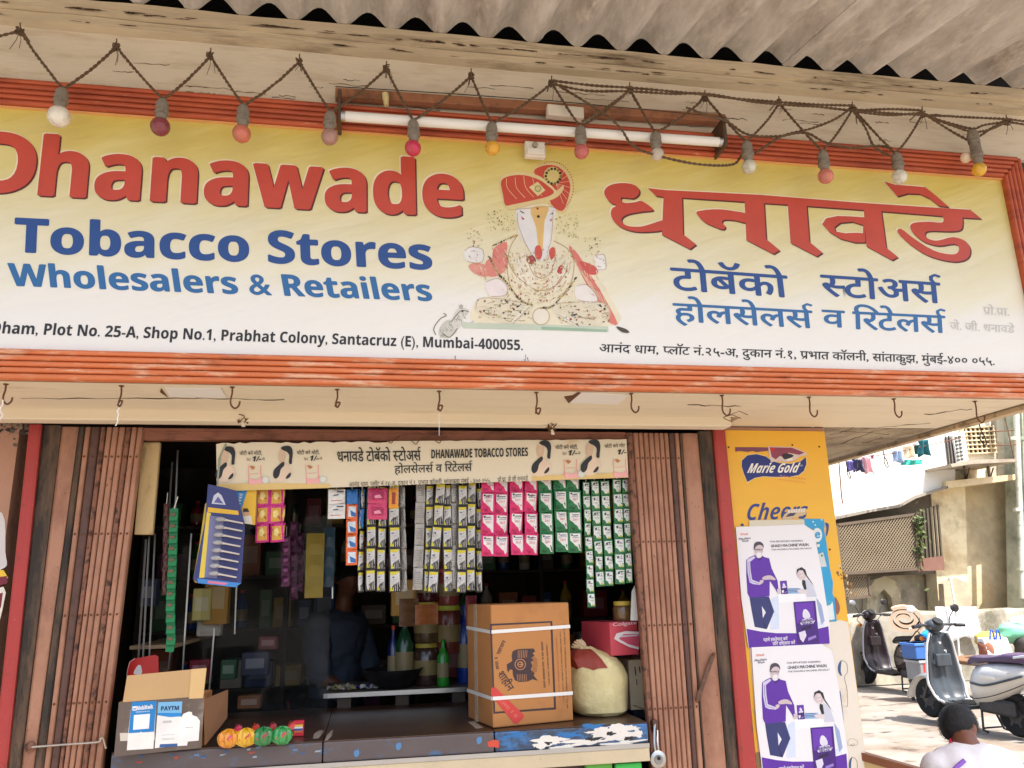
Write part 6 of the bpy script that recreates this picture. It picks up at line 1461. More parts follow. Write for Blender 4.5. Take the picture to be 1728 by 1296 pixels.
remeshed(b,.014,'shirt',mat('greyblue_cloth',(72,84,106),rough=.8,var=.12,vs=8,bump=.3,bs=20),t,wr=.018)
b=MB()
for s_ in (-1,1):limb(b,[(X0+s_*.08,1.15,.92),(X0+s_*.10,1.14,.55),(X0+s_*.10,1.16,.20)],[.135,.095,.08])
remeshed(b,.014,'trousers',mat('dark_trousers',(40,40,48),rough=.8,var=.1),t)
hair(t,hd,fd,.10)
kp.location=(kp.location.x+.16,1.75,.12);kp.rotation_euler=(0,0,R(52))
# seated person at the bottom right
hc=P(1617,1223,Y=.12);f=Vector((.88,.36,-.34)).normalized();r_=.094
t=thing('person','seated person in a white shirt seen from behind, dark hair, bottom right corner','person',(hc.x,.12,.30))
X0=hc.x-.055;Y0=.0;SH=hc.z-.105     # shoulder height
b=MB();head(b,hc,f,r_)
limb(b,[(X0,Y0-.01,SH-.03),(X0+.015,Y0+.03,SH+.02),(hc.x-.01,hc.y-.03,hc.z-.05)],[.075,.062,.058])
b.lathe([(.14,0),(.155,.14),(.15,.26),(.17,.38),(.175,.46),(.09,.53)],(X0,Y0,SH-.50),(0,0,1),20,sx=1.12,sy=.75)
for s_ in (-1,1):
    sp=Vector((X0+s_*.185,Y0+.0,SH-.06));el_=sp+Vector((s_*.05,.08,-.24));wr=el_+Vector((-s_*.10,.22,.02))
    limb(b,[sp,el_,wr],[.055,.044,.03])
    for k in range(4):limb(b,[wr+Vector((.010*(k-1.5),.02,0)),wr+Vector((.016*(k-1.5),.07,-.006)),wr+Vector((.017*(k-1.5),.095,-.028))],[.012,.010,.008],6)
    limb(b,[wr,wr+Vector((-s_*.03,.04,.004)),wr+Vector((-s_*.035,.065,-.01))],[.012,.010,.008],6)
    hp=Vector((X0+s_*.09,Y0+.02,SH-.47));kn=hp+Vector((s_*.03,.40,.02));limb(b,[hp,kn],[.09,.062]);limb(b,[kn,kn+Vector((0,.04,-.02-max(.1,kn.z-.12)))],[.058,.042]);an=kn+Vector((0,.04,-.02-max(.1,kn.z-.12)));limb(b,[an,an+Vector((0,.14,-.02))],[.038,.03])
remeshed(b,.011,'body',M_skin,t)
b=MB();b.lathe([(.155,-.03),(.172,.14),(.165,.26),(.188,.38),(.195,.455),(.13,.515),(.075,.535)],(X0,Y0,SH-.50),(0,0,1),24,sx=1.13,sy=.79)
for s_ in (-1,1):limb(b,[(X0+s_*.175,Y0,SH-.065),(X0+s_*.215,Y0+.03,SH-.16),(X0+s_*.23,Y0+.06,SH-.24)],[.075,.07,.068])
remeshed(b,.012,'shirt',mat('white_shirt',(232,230,232),rough=.8,var=.03,vs=8,bump=.5,bs=14),t,wr=.012)
b=MB()
for s_ in (-1,1):
    hp=Vector((X0+s_*.09,Y0+.02,SH-.47));kn=hp+Vector((s_*.03,.40,.02));limb(b,[hp,kn],[.115,.085]);limb(b,[kn,kn+Vector((0,.04,-.3))],[.08,.062])
remeshed(b,.014,'trousers',mat('grey_trousers',(92,92,100),rough=.8,var=.1),t)
# violet stripe along the left shoulder and a red collar
pts=[Vector((X0-.12,Y0-.115,SH-.005)),Vector((X0-.185,Y0-.10,SH-.06)),Vector((X0-.205,Y0-.09,SH-.16)),Vector((X0-.19,Y0-.10,SH-.28))]
MB().tube(crom(pts,5,False),[.010]*16,7).build('violet_stripe',mat('violet_cloth',(150,104,206),rough=.8),t,smooth=True)
cp=[Vector((X0+.01+.072*math.cos(a),Y0+.02+.07*math.sin(a),SH+.035+.015*math.sin(a))) for a in np.linspace(0,2*math.pi,17)[:-1]]
MB().tube(cp,.007,6,closed=True).build('collar',mat('red_collar_cloth',(196,44,76),rough=.7),t,smooth=True)
hair(t,hc,f,r_)
sz=SH-.50-.03
t=thing('stool','low wooden stool under the seated person, below the frame','stool',(X0,Y0,0))
MB().box(X0-.17,X0+.17,Y0-.16,Y0+.18,sz-.09,sz-.05).build('seat',mat('stool_wood',(120,80,50),rough=.6,var=.2),t,bevel=.004)
for a in (-1,1):
    for c_ in (-1,1):MB().box(X0+a*.14-.018,X0+a*.14+.018,Y0+.01+c_*.14-.018,Y0+.01+c_*.14+.018,.012,sz-.091).build('leg',mat('stool_wood',(120,80,50)),t)
t=thing('wooden_plank','brown edged wooden bench end by the foot of the pillar','bench',P(1500,1290,Y=-.1))
a=P(1455,1267,Y=.02);c=P(1580,1302,Y=-.25)
MB().hexa([a+Vector((0,0,-.035)),c+Vector((0,0,-.035)),c+Vector((-.03,-.03,-.035)),a+Vector((-.03,-.03,-.035))],[a,c,c+Vector((-.03,-.03,0)),a+Vector((-.03,-.03,0))]).build('top_rail',mat('bench_brown',(132,78,48),rough=.5,var=.2),t)
MB().hexa([a+Vector((-.01,-.01,-.5)),c+Vector((-.01,-.01,-.5)),c+Vector((-.025,-.025,-.5)),a+Vector((-.025,-.025,-.5))],[a+Vector((-.01,-.01,-.036)),c+Vector((-.01,-.01,-.036)),c+Vector((-.025,-.025,-.036)),a+Vector((-.025,-.025,-.036))]).build('side_panel',mat('bench_tan',(206,178,120),rough=.6,var=.1),t)
for q in (a,c):MB().box(q.x-.04,q.x-.0,q.y-.045,q.y-.005,.012,q.z-.501).build('leg',mat('bench_brown',(132,78,48)),t)
# ================================================================ BACK STREET
def wallpoly(name,pts,Y,depth,mt,par,**k):
    b=MB();b.prism([P(x,y,Y=Y) for x,y in pts],(0,depth,0));return b.build(name,mt,par,**k)
t=thing('apartment_block','tall weathered apartment block behind the scooters, white above and stained cream below','building',(8,9,0))
xl,xr=P(1300,900,Y=9).x-2,P(1728,900,Y=9).x+2.5
# lower stained wall, right cream part, upper wall with window opening
wallpoly('lower_wall',[(1330,860),(1592,800),(1600,1200),(1340,1200)],9.33,.3,M_oldwall,t)
wallpoly('cream_wall',[(1588,800),(1700,796),(1900,790),(1900,1200),(1603,1200)],9.32,.3,M_beige,t)
wallpoly('bay_wall',[(1570,815),(1628,800),(1640,1200),(1596,1200)],8.97,.28,mat('pale_render',(228,214,176),rough=.9,var=.08,vs=1.2,bump=.3,bs=12,dirt=((180,152,110),.56,1.4,.12),dirt2=((110,98,82),.66,3,.1)),t)
# upper wall right of the white one: four pieces round the window
wx0,wx1,wy0,wy1=1622,1674,722,766
for q in ([(1600,380),(1622,380),(1628,812),(1606,820)],[(1674,380),(1712,380),(1716,806),(1684,808)],[(1622.5,380),(1673.5,380),(1672,720),(1621,722)],[(1629,767),(1682,764),(1683,808),(1629,813)]):
    wallpoly('upper_wall',q,9.0,.3,mat('upper_cream',(222,212,190),rough=.9,var=.12,vs=1.5,bump=.3,bs=12,dirt=((150,136,108),.62,1.6,.1)),t)
wallpoly('white_wall',[(1300,300),(1612,300),(1612,818),(1600,822),(1545,838),(1518,853),(1470,861),(1412,873),(1300,890)],8.7,.25,M_whitewall,t)
wallpoly('cornice',[(1596,812),(1715,800),(1717,809),(1598,824)],8.6,.55,M_beige,t)
wallpoly('dripping_edge',[(1405,872),(1470,859),(1518,851),(1545,836),(1600,820),(1600,824),(1546,841),(1519,856),(1470,864),(1405,878)],8.60,.1,mat('grey_edge',(150,140,126),rough=.8,var=.2),t)
wallpoly('side_wall',[(1712,300),(1900,300),(1900,1200),(1735,1200)],8.6,.4,M_greenwall,t)
fr=thing_win=MB()
# barred window
wn=wallpoly('window',[(1619,719),(1676,716),(1681,765),(1626,769)],9.12,.05,mat('window_dark',(70,60,52),rough=.4,var=.3,vs=2),t)
for k in range(8):
    x=1622+k*7.6;wn2=MB();wn2.bar(P(x,720-k*.3,Y=8.96),P(x+5.5,768-k*.5,Y=8.96),.028,.02);wn2.build('bar',M_beige,wn)
for k in range(7):
    y=722+k*7.3;b=MB();b.bar(P(1620+k*.9,y,Y=8.94),P(1677+k*.9,y-2.4,Y=8.94),.028,.02);b.build('bar',M_beige,wn)
# louvred box left of it
lv=wallpoly('louvre_panel',[(1608,733),(1628,728),(1634,776),(1616,783)],8.62,.05,M_whitewall,t)
for r_ in range(7):
    for c_ in range(2):
        x=1611.5+c_*6+r_*.8;y=737+r_*6.3-c_*1.4;wallpoly('louvre_slot',[(x,y),(x+4,y-.8),(x+4.4,y+2.6),(x+.6,y+3.3)],8.60,.02,mat('slot_dark',(70,70,66),rough=.7),lv)
for k in range(3):wallpoly('bar',[(1596+k*5,736-k),(1597.4+k*5,736-k),(1603+k*5,784-k),(1601.4+k*5,784-k)],8.66,.03,mat('dark_iron',(62,52,46)),t)
# shelf balcony with brackets
t2=thing('balcony_ledge','thin concrete window ledge on two dark iron brackets','ledge',P(1660,785,Y=8.4))
wallpoly('slab',[(1604,783),(1640,776),(1714,774),(1718,779),(1640,783),(1607,788)],8.05,.95,M_concrete,t2)
for x in (1628,1668):
    a=P(x-1,788,Y=8.15);c=P(x+2,809,Y=8.95);a2=P(x,786,Y=8.95)
    MB().tube([a,c],.022,6).build('bracket_strut',mat('dark_iron',(62,52,46)),t2);MB().tube([P(x+8,790,Y=8.2),P(x+3,808,Y=8.95)],.012,6).build('bracket_strut',M_rod,t2);MB().tube([a2,c],.022,6).build('bracket_post',mat('dark_iron',(62,52,46)),t2)
for (a,c) in (((1676,728),(1711,726)),((1680,752),(1714,750)),((1695,700),(1712,778))):MB().tube([P(*a,Y=8.2),P(*c,Y=8.2)],.010,6).build('rail_wire',M_rod,t2)
# drain pipes
for i,(x0,y0,x1,y1,r_,c,lb) in enumerate(((1704,690,1726,1010,.05,(206,206,190),'pale drain pipe running down the right edge of the block'),(1722,690,1744,1010,.06,(176,186,166),'mossy drain pipe at the extreme right of the frame'))):
    t2=thing('drain_pipe',lb,'pipe',P(x0,1000,Y=8.45));MB().tube([P(x0,y0-300,Y=8.45),P(x1,y1,Y=8.45)],r_,10).build('pipe',mat('pipe_%d'%i,c,rough=.6,var=.2,vs=3,dirt=((110,120,96),.6,3,.1)),t2,smooth=True)
    for y in (740,860,960):
        q=P(x0+(x1-x0)*(y-y0)/(y1-y0),y,Y=8.45);MB().lathe([(r_*1.25,-.03),(r_*1.25,.03)],q,(0,0,1),10).build('collar',mat('pipe_%d'%i,c),t2)
MB().tube([P(1603,975,Y=8.7),P(1612,1022,Y=8.7)],.028,8).build('conduit',M_whitewall,t,smooth=True)
# vertical wire on the white wall
MB().tube([P(1415,770,Y=8.6),P(1420,835,Y=8.6),P(1422,850,Y=8.58)],.012,5).build('cable_drop',M_rod,t)
# arches and scars on lower wall
MAR=mat('arch_cream',(214,200,166),rough=.9,var=.15,vs=2,bump=.4,dirt=((130,112,90),.6,2,.1))
for x in (1490,):wallpoly('arch_pier',[(x-28,1036),(x-26,1000),(x-14,978),(x+4,972),(x+20,980),(x+30,1000),(x+33,1034),(x+18,1034),(x+14,1008),(x+2,994),(x-8,1004),(x-10,1034)],9.18,.12,MAR,t)
wallpoly('bare_patch',[(1592,985),(1612,975),(1634,984),(1640,1010),(1636,1040),(1596,1040)],8.66,.13,mat('rough_stone',(176,160,136),rough=.95,var=.3,vs=5,bump=1,bs=8),t)
# lattice cages
def cage(lb,q,Y,n1,par_d=.5,leaf=False):
    t=thing('lattice_cage',lb,'balcony grille',P(q[3][0],q[3][1],Y=Y))
    c=[P(x,y,Y=Y) for x,y in q]
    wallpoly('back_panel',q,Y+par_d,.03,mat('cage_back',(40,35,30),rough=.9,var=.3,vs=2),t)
    W_=(c[1]-c[0]);H_=(c[3]-c[0]);b=MB();
    def inside(s_,d):
        # clip the line s+d*t to the unit square
        lo,hi=-9,9
        for k in (0,1):
            if abs(d[k])<1e-6:continue
            a,e=(0-s_[k])/d[k],(1-s_[k])/d[k];lo=max(lo,min(a,e));hi=min(hi,max(a,e))
        return lo,hi
    pt=lambda u,v:c[0]*(1-u)*(1-v)+c[1]*u*(1-v)+c[2]*u*v+c[3]*(1-u)*v
    asp=H_.length/W_.length
    for sgn in (1,-1):
        for k in range(-n1,2*n1):
            s0=(k/n1,0 if sgn>0 else 1);d=(asp,1*sgn) if sgn>0 else (asp,-1)
            lo,hi=inside(s0,d)
            if hi-lo<.01:continue
            a=pt(s0[0]+d[0]*lo,s0[1]+d[1]*lo);e=pt(s0[0]+d[0]*hi,s0[1]+d[1]*hi)
            b.bar(a+Vector((0,.01*sgn,0)),e+Vector((0,.01*sgn,0)),.013,.008,up=(0,1,0))
    o=b.build('lattice',mat('lattice_tan',(138,122,98),rough=.8,var=.2,vs=4),t);o['kind']='stuff'
    for k in range(4):MB().bar(c[k],c[(k+1)%4],.045,.05,up=(0,1,0)).build('frame',mat('cage_frame',(96,82,66),rough=.8,var=.2),t)
    for k in range(4):
        a=c[k];MB().bar(a+Vector((0,.03,0)),a+Vector((0,par_d,0)),.035,.035).build('side_rail',mat('cage_frame',(96,82,66)),t)
    return t
cage('large dark lattice cage hanging under the white wall',[(1412,886),(1543,868),(1549,960),(1420,968)],8.35,26)
cage('small dark lattice cage under the left end of the large one',[(1418,974),(1464,970),(1468,1006),(1428,1010)],8.45,10,.35)
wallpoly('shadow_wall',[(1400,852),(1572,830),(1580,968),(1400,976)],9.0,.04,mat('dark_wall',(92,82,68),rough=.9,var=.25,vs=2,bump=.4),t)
t2=thing('side_grille','dark grille panel with creeping green leaves beside the lattice cage','grille',P(1565,960,Y=8.4))
for k in range(7):MB().bar(P(1546+k*6,864-k*2,Y=8.4),P(1552+k*6.4,958,Y=8.4),.03,.03).build('bar',mat('grille_brown',(84,74,58),rough=.8,var=.3),t2)
wallpoly('base_board',[(1546,944),(1592,938),(1594,962),(1550,964)],8.36,.1,mat('rust_board',(122,86,72),rough=.8,var=.2),t2)
t2=thing('creeper','green leafy creeper climbing the grille beside the lattice cage','plant',P(1556,950,Y=8.3))
b=MB();rn=random.Random(9)
for k in range(120):
    u_=rn.random();px=1546+u_*13+rn.gauss(0,3.5);py=rn.choice((rn.gauss(878,8),rn.gauss(925,20),rn.gauss(900,16)))
    a=P(px,py,Y=8.3+rn.uniform(-.05,.06));d=Vector((rn.uniform(-1,1),rn.uniform(-1,1),rn.uniform(-1,1))).normalized()*.05;e=d.orthogonal().normalized()*.028
    b.add([a-d,a+e,a+d,a-e],[(0,1,2,3)])
o=b.build('leaves',mat('leaf_green',(84,100,48),rough=.6,var=.35,vs=10),t2);o['kind']='stuff'
MB().tube(crom([P(1558,955,Y=8.36),P(1553,920,Y=8.34),P(1557,890,Y=8.34),P(1549,870,Y=8.34)],4,False),.012,5).build('stem',M_rod,t2)
# low wall
t2=thing('low_wall','low grey plastered wall with a mossy rounded top behind the scooters','wall',P(1560,1060,Y=8.3))
z1_=P(1560,1034,Y=8.2).z
x0,x1=P(1380,1040,Y=8.2).x,P(1760,1040,Y=8.2).x+2
b=MB();n=40;pf=[(8.2,.012),(8.2,z1_-.12),(8.22,z1_-.03),(8.28,z1_),(8.6,z1_+.01),(8.75,z1_-.02),(8.75,.012)]
for k in range(n+1):
    x=x0+(x1-x0)*k/n
    for y,z in pf:b.v.append(Vector((x,y+.03*noise.noise(Vector((x*2,y*3,z*3))),z+(.04*noise.noise(Vector((x*1.7,y*2,1))) if z>.5 else 0))))
m_=len(pf);b.f=[[k*m_+i,k*m_+i+1,(k+1)*m_+i+1,(k+1)*m_+i] for k in range(n) for i in range(m_-1)];b.m=[0]*len(b.f)
b.build('wall_body',mat('mossy_concrete',(160,152,138),rough=.9,var=.2,vs=1.5,bump=.6,bs=9,dirt=((96,92,76),.55,1.4,.12),dirt2=((206,196,172),.62,2,.1)),t2,smooth=True)
# washing
def cloth(px0,px1,y0,y1,Y,c,lb,folds=3,sway=.03,ncut=0,c2=None):
    a0,a1=P(px0,y0,Y=Y),P(px1,y0,Y=Y);hh=a0.z-P(px0,y1,Y=Y).z
    t=thing('hanging_cloth',lb,'laundry',a0,'washing on the line')
    def f(u,v):
        p=a0.lerp(a1,u);p=p+Vector((sway*math.sin(v*3+u*5)*v,.035*math.sin(u*folds*math.pi*2+v),-v*hh*(1-.18*abs(math.sin(u*folds*2.1+px0))*(v>.8))));return p
    MB().grid(f,18,8).build('fabric',mat('cloth_%d_%d_%d'%c,c,rough=.85,var=.12,vs=6,bump=.2),t,smooth=True,solid=.006)
    return t
YW=8.1
t=thing('washing_line','thin washing line stretched in front of the white wall','line',P(1500,770,Y=YW))
MB().tube([P(1400,780,Y=YW),P(1500,766,Y=YW),P(1640,735,Y=YW)],.008,5).build('line',M_rod,t)
cloth(1429,1438,778,797,YW,(120,110,170),'lavender garment at the left end of the washing line')
cloth(1438,1454,775,798,YW,(74,72,96),'dark blue grey trousers on the washing line',4)
cloth(1455,1468,771,801,YW,(226,176,182),'pink and white striped garment on the washing line')
cloth(1505,1522,760,782,YW,(150,170,196),'pale blue patterned shirt on the washing line',2)
cloth(1522,1542,752,776,YW,(226,206,176),'cream garment in the middle of the washing line',2)
cloth(1540,1566,742,772,YW,(30,96,104),'dark teal garment, largest on the washing line',3)
cloth(1519,1556,776,786,YW+.05,(60,178,158),'turquoise cloth hem hanging lowest on the washing line',2)
cloth(1468,1474,768,776,YW,(120,50,60),'tiny dark red cloth on the washing line',1)
cloth(1530,1548,740,752,YW-.05,(236,236,236),'white cloth bundled above the cream garment',2)
# ---------------------------------------------------------------- scooters
def scooter(name,label,loc,ang,body,inner,seat,trim,group='parked scooters'):
    t=thing(name,label,'scooter',(0,0,0),group)
    Mb=mat('scooter_body_%d_%d_%d'%body,body,rough=.25,var=.05,vs=3,bump=.02,coat=.6,dirt=((120,108,92),.78,8,.08));Mi=mat('scooter_inner_%d_%d_%d'%inner,inner,rough=.38,var=.12,vs=3,bump=.05);Ms=mat('scooter_seat_%d_%d_%d'%seat,seat,rough=.45,var=.15,vs=3,bump=.1)
    Mt=mat('scooter_trim_%d_%d_%d'%trim,trim,rough=.3,metal=.6,var=.08);Me=mat('engine_grey',(70,70,72),rough=.5,metal=.5,var=.3,vs=14,bump=.3)
    for x in (.62,-.60):
        w=MB();n=28;r_=.215
        w.lathe([(.13,-.035),(.16,-.048),(.195,-.045),(.213,-.022),(.216,0),(.213,.022),(.195,.045),(.16,.048),(.13,.035)],(x,0,r_+.012),(0,1,0),n).build('tyre',M_rubber,t,smooth=True)
        MB().lathe([(.03,-.05),(.05,-.04),(.125,-.03),(.135,-.034),(.135,.034),(.125,.03),(.05,.04),(.03,.05)],(x,0,r_+.012),(0,1,0),n).build('rim',Me,t,smooth=True)
        b=MB()
        for k in range(6):
            a=2*math.pi*k/6;b.bar((x+.04*math.cos(a),-.0,r_+.012+.04*math.sin(a)),(x+.128*math.cos(a),0,r_+.012+.128*math.sin(a)),.03,.075,up=(0,1,0))
        b.build('spokes',Me,t)
    # front fender: shell over the wheel, nose forward
    b=MB()
    def ff(u,v):
        a=math.pi*(-.05+.86*u);rr_=.25+.02*math.sin(math.pi*u);y=(v-.5)*.17*(1-.45*abs(u-.45));k=1-.10*(2*abs(v-.5))**2
        return Vector((.62+ (rr_+ .10*max(0,1-u*3))*math.cos(a)*k,y,.227+rr_*math.sin(a)*k))
    b.grid(ff,18,8).build('front_fender',Mb,t,smooth=True,solid=.006)
    for s_ in (-1,1):MB().tube([(.62,s_*.075,.23),(.50,s_*.07,.50)],.018,8).build('fork',Me,t,smooth=True)
    # leg shield: outer shell and inner panel
    def prof(v): # v 0 bottom..1 top -> x,z
        return np.interp(v,[0,.15,.4,.7,1],[.20,.33,.40,.41,.40]),np.interp(v,[0,.15,.4,.7,1],[.235,.27,.46,.72,.97])
    def wid(v):return np.interp(v,[0,.15,.35,.6,.85,1],[.17,.20,.235,.205,.17,.12])
    b=MB();b.grid(lambda u,v:Vector((prof(v)[0]+.06*(1-(2*u-1)**2)-.045*abs(2*u-1)**3,(2*u-1)*wid(v),prof(v)[1])),16,16);b.build('leg_shield',Mb,t,smooth=True,solid=.012)
    b=MB();b.grid(lambda u,v:Vector((prof(v)[0]-.03+.035*(1-(2*u-1)**2)-.035*abs(2*u-1)**3-.028*math.exp(-((2*u-1)/.25)**2),(2*u-1)*(wid(v)-.018),prof(v)[1]-.008)),20,16);b.build('inner_panel',Mi,t,smooth=True,solid=.008)
    for s_ in (-1,1):
        MB().tube([(prof(v)[0]-.05,s_*(wid(v)+.002),prof(v)[1]) for v in np.linspace(.05,1,14)],.014,7).build('edge_trim',Mt,t,smooth=True)
    # floor board
    b=MB();b.hexa([(-.16,-.17,.215),(.26,-.17,.215),(.26,.17,.215),(-.16,.17,.215)],[(-.16,-.18,.255),(.24,-.18,.255),(.24,.18,.255),(-.16,.18,.255)]);b.build('floorboard',Mi,t,bevel=.012,seg=2)
    for k in range(5):MB().box(-.12,.20,-.13+.06*k,-.11+.06*k,.256,.262).build('grip_rib',M_black,t)
    # body
    secs=[(-.16,.13,.24,.60),(-.24,.17,.26,.68),(-.40,.205,.30,.72),(-.60,.20,.40,.73),(-.78,.15,.50,.73),(-.92,.08,.58,.70)]
    b=MB();m=16
    for x,w_,z0,z1 in secs:
        for j in range(m):
            a=2*math.pi*j/m;ca,sa=math.cos(a),math.sin(a);ex=.75
            b.v.append(Vector((x,w_*abs(ca)**ex*(1 if ca>0 else -1)*(1.0-.25*(sa<0)*abs(sa)),(z0+z1)/2+(z1-z0)/2*abs(sa)**ex*(1 if sa>0 else -1))))
    b.f=[[i*m+j,i*m+(j+1)%m,(i+1)*m+(j+1)%m,(i+1)*m+j] for i in range(len(secs)-1) for j in range(m)]+[list(range(m))[::-1],list(range((len(secs)-1)*m,len(secs)*m))];b.m=[0]*len(b.f)
    b.build('body_panel',Mb,t,smooth=True)
    for s_ in (-1,1):
        b=MB();b.tube(crom([Vector((-.22,s_*.172,.50)),Vector((-.45,s_*.212,.50)),Vector((-.70,s_*.185,.57)),Vector((-.86,s_*.12,.63))],4,False),[.012]*13,6);b.build('side_moulding',Mi,t,smooth=True)
        MB().box(-.60,-.40,s_*.214-.002,s_*.214+.002,.575,.60).build('badge',Mt,t)
    # seat
    b=MB();ss=[(-.14,.10,.66,.73),(-.22,.135,.69,.775),(-.40,.14,.71,.785),(-.52,.135,.72,.80),(-.66,.14,.73,.835),(-.84,.12,.74,.84),(-.92,.07,.75,.81)]
    for x,w_,z0,z1 in ss:
        for j in range(m):
            a=2*math.pi*j/m;ca,sa=math.cos(a),math.sin(a);b.v.append(Vector((x,w_*abs(ca)**.6*(1 if ca>0 else -1),(z0+z1)/2+(z1-z0)/2*abs(sa)**.8*(1 if sa>0 else -1))))
    b.f=[[i*m+j,i*m+(j+1)%m,(i+1)*m+(j+1)%m,(i+1)*m+j] for i in range(len(ss)-1) for j in range(m)]+[list(range(m))[::-1],list(range((len(ss)-1)*m,len(ss)*m))];b.m=[0]*len(b.f)
    b.build('seat',Ms,t,smooth=True)
    MB().tube(crom([Vector((-.80,-.13,.80)),Vector((-1.0,-.11,.84)),Vector((-1.03,0,.85)),Vector((-1.0,.11,.84)),Vector((-.80,.13,.80))],4,False),.012,7).build('grab_rail',Mt,t,smooth=True)
    # handlebar housing, grips, lamp, mirrors
    b=MB();b.ball((.40,0,1.045),.10,16,10,sc=(.85,1.15,.75));b.build('headlamp_housing',Mi,t,smooth=True)
    MB().lathe([(.075,0),(.06,.035),(.02,.05)],(.465,0,1.04),(1,0,0),16).build('headlamp',mat('lamp_lens',(200,204,206),rough=.1,coat=1),t,smooth=True)
    MB().lathe([(.06,0),(.055,.02)],(.34,0,1.09),(-.6,0,.8),16).build('speedometer',M_black,t,smooth=True)
    MB().tube([(.40,0,.96),(.395,0,1.02)],.045,12).build('steering_neck',Mi,t,smooth=True)
    for s_ in (-1,1):
        MB().tube(crom([Vector((.40,s_*.08,1.05)),Vector((.38,s_*.2,1.055)),Vector((.34,s_*.31,1.045))],4,False),.016,8).build('handlebar_arm',Me,t,smooth=True)
        MB().tube([(.355,s_*.24,1.05),(.325,s_*.35,1.042)],.021,10).build('grip',M_black,t,smooth=True)
        MB().tube([(.40,s_*.2,1.035),(.395,s_*.35,1.02)],.007,6).build('brake_lever',Mt,t)
        MB().tube(crom([Vector((.38,s_*.19,1.06)),Vector((.39,s_*.22,1.14)),Vector((.385,s_*.27,1.20))],3,False),.007,6).build('mirror_stem',Me,t)
        MB().ball((.385,s_*.295,1.235),.062,14,8,sc=(.22,1,.72)).build('mirror',Mt if s_>0 else M_black,t,smooth=True)
        MB().ball((.47,s_*.13,.90),.035,10,6,sc=(.6,1,.7)).build('indicator',mat('amber_lens',(226,120,30),rough=.2),t,smooth=True)
    MB().box(.315,.345,-.10,.10,.60,.74).build('glove_box',Mi,t,bevel=.015,seg=2)
    MB().tube([(.335,.03,.86),(.31,.03,.86)],.014,8).build('ignition',Mt,t);MB().tube([(.30,0,.78),(.27,0,.76),(.275,0,.79)],.006,6).build('bag_hook',Mt,t)
    for s_ in (-1,1):MB().tube(crom([Vector((.37,s_*.2,1.04)),Vector((.44,s_*.2,.98)),Vector((.43,s_*.1,.88))],4,False),.005,5).build('cable',M_black,t)
    MB().box(.47,.475,-.11,.11,.80,.86).build('number_plate',ink(214,210,200),t)
    b=MB();b.tube(crom([Vector((-.17,-.15,.34)),Vector((-.35,-.205,.36)),Vector((-.6,-.195,.43)),Vector((-.85,-.10,.55))],4,False),.005,5);b.build('panel_seam',M_black,t)
    b=MB();b.tube(crom([Vector((-.17,.15,.34)),Vector((-.35,.205,.36)),Vector((-.6,.195,.43)),Vector((-.85,.10,.55))],4,False),.005,5);b.build('panel_seam',M_black,t)
    # engine, exhaust, stand, tail
    MB().box(-.66,-.20,-.10,.10,.20,.36).build('engine_block',Me,t,bevel=.03,seg=2)
    b=MB();b.tube([(-.30,-.13,.26),(-.45,-.17,.24),(-.55,-.18,.26),(-.90,-.18,.34),(-.95,-.18,.35)],[.02,.03,.058,.06,.03],12);b.build('exhaust',Mt,t,smooth=True)
    for s_ in (-1,1):MB().tube([(-.22,s_*.08,.21),(-.26,s_*.13,.03),(-.33,s_*.14,.022)],.012,7).build('stand_leg',M_black,t)
    MB().tube([(-.26,-.13,.05),(-.26,.13,.05)],.010,6).build('stand_bar',M_black,t)
    b=MB();b.grid(lambda u,v:Vector((-.60-.30*math.cos(math.pi*(.15+.6*u))*-1-.0,(v-.5)*.13,.235+.26*math.sin(math.pi*(.15+.6*u)))),12,4);
    b2=MB();b2.grid(lambda u,v:Vector((-.60-.25*math.cos(math.pi*(1-u*.5)+math.pi)*1.0,(v-.5)*.13,.235+.25*math.sin(math.pi*(.5+.0)+0)*(1-.55*u))),6,4);b2.build('rear_mudguard',M_black,t,smooth=True,solid=.005)
    MB().ball((-.94,0,.66),.05,12,8,sc=(.5,1.2,.7)).build('tail_lamp',mat('red_lens',(180,20,24),rough=.2),t,smooth=True)
    MB().box(-1.0,-.985,-.09,.09,.42,.53).build('number_plate',ink(214,210,200),t)
    t.location=loc;t.rotation_euler=(0,R(-1),ang);return t
def heading(px0,py0,px1,py1):
    a=P(px0,py0,Z=0);c=P(px1,py1,Z=0);return a,c
a=P(1576,1216,Z=.0)
# near white scooter: heading away and slightly left
ang2=R(93);d=Vector((math.cos(ang2),math.sin(ang2),0));loc2=a-d*.62
scooter('scooter','white scooter with a dark grey leg shield and violet seat, nearest the seated person',(loc2.x,loc2.y,.012),ang2,(214,212,206),(60,66,72),(84,66,96),(226,226,226))
a=P(1464,1158,Z=.0);ang1=R(97);d=Vector((math.cos(ang1),math.sin(ang1),0));loc1=a-d*.62
scooter('scooter','dark maroon scooter carrying a rolled mat, farther off beside the pillar',(loc1.x,loc1.y,.012),ang1,(48,26,34),(34,22,28),(30,26,30),(150,150,154))
def onscoot(loc,ang,x,y,z):
    c_,s_=math.cos(ang),math.sin(ang);return Vector((loc.x+c_*x-s_*y,loc.y+s_*x+c_*y,z))
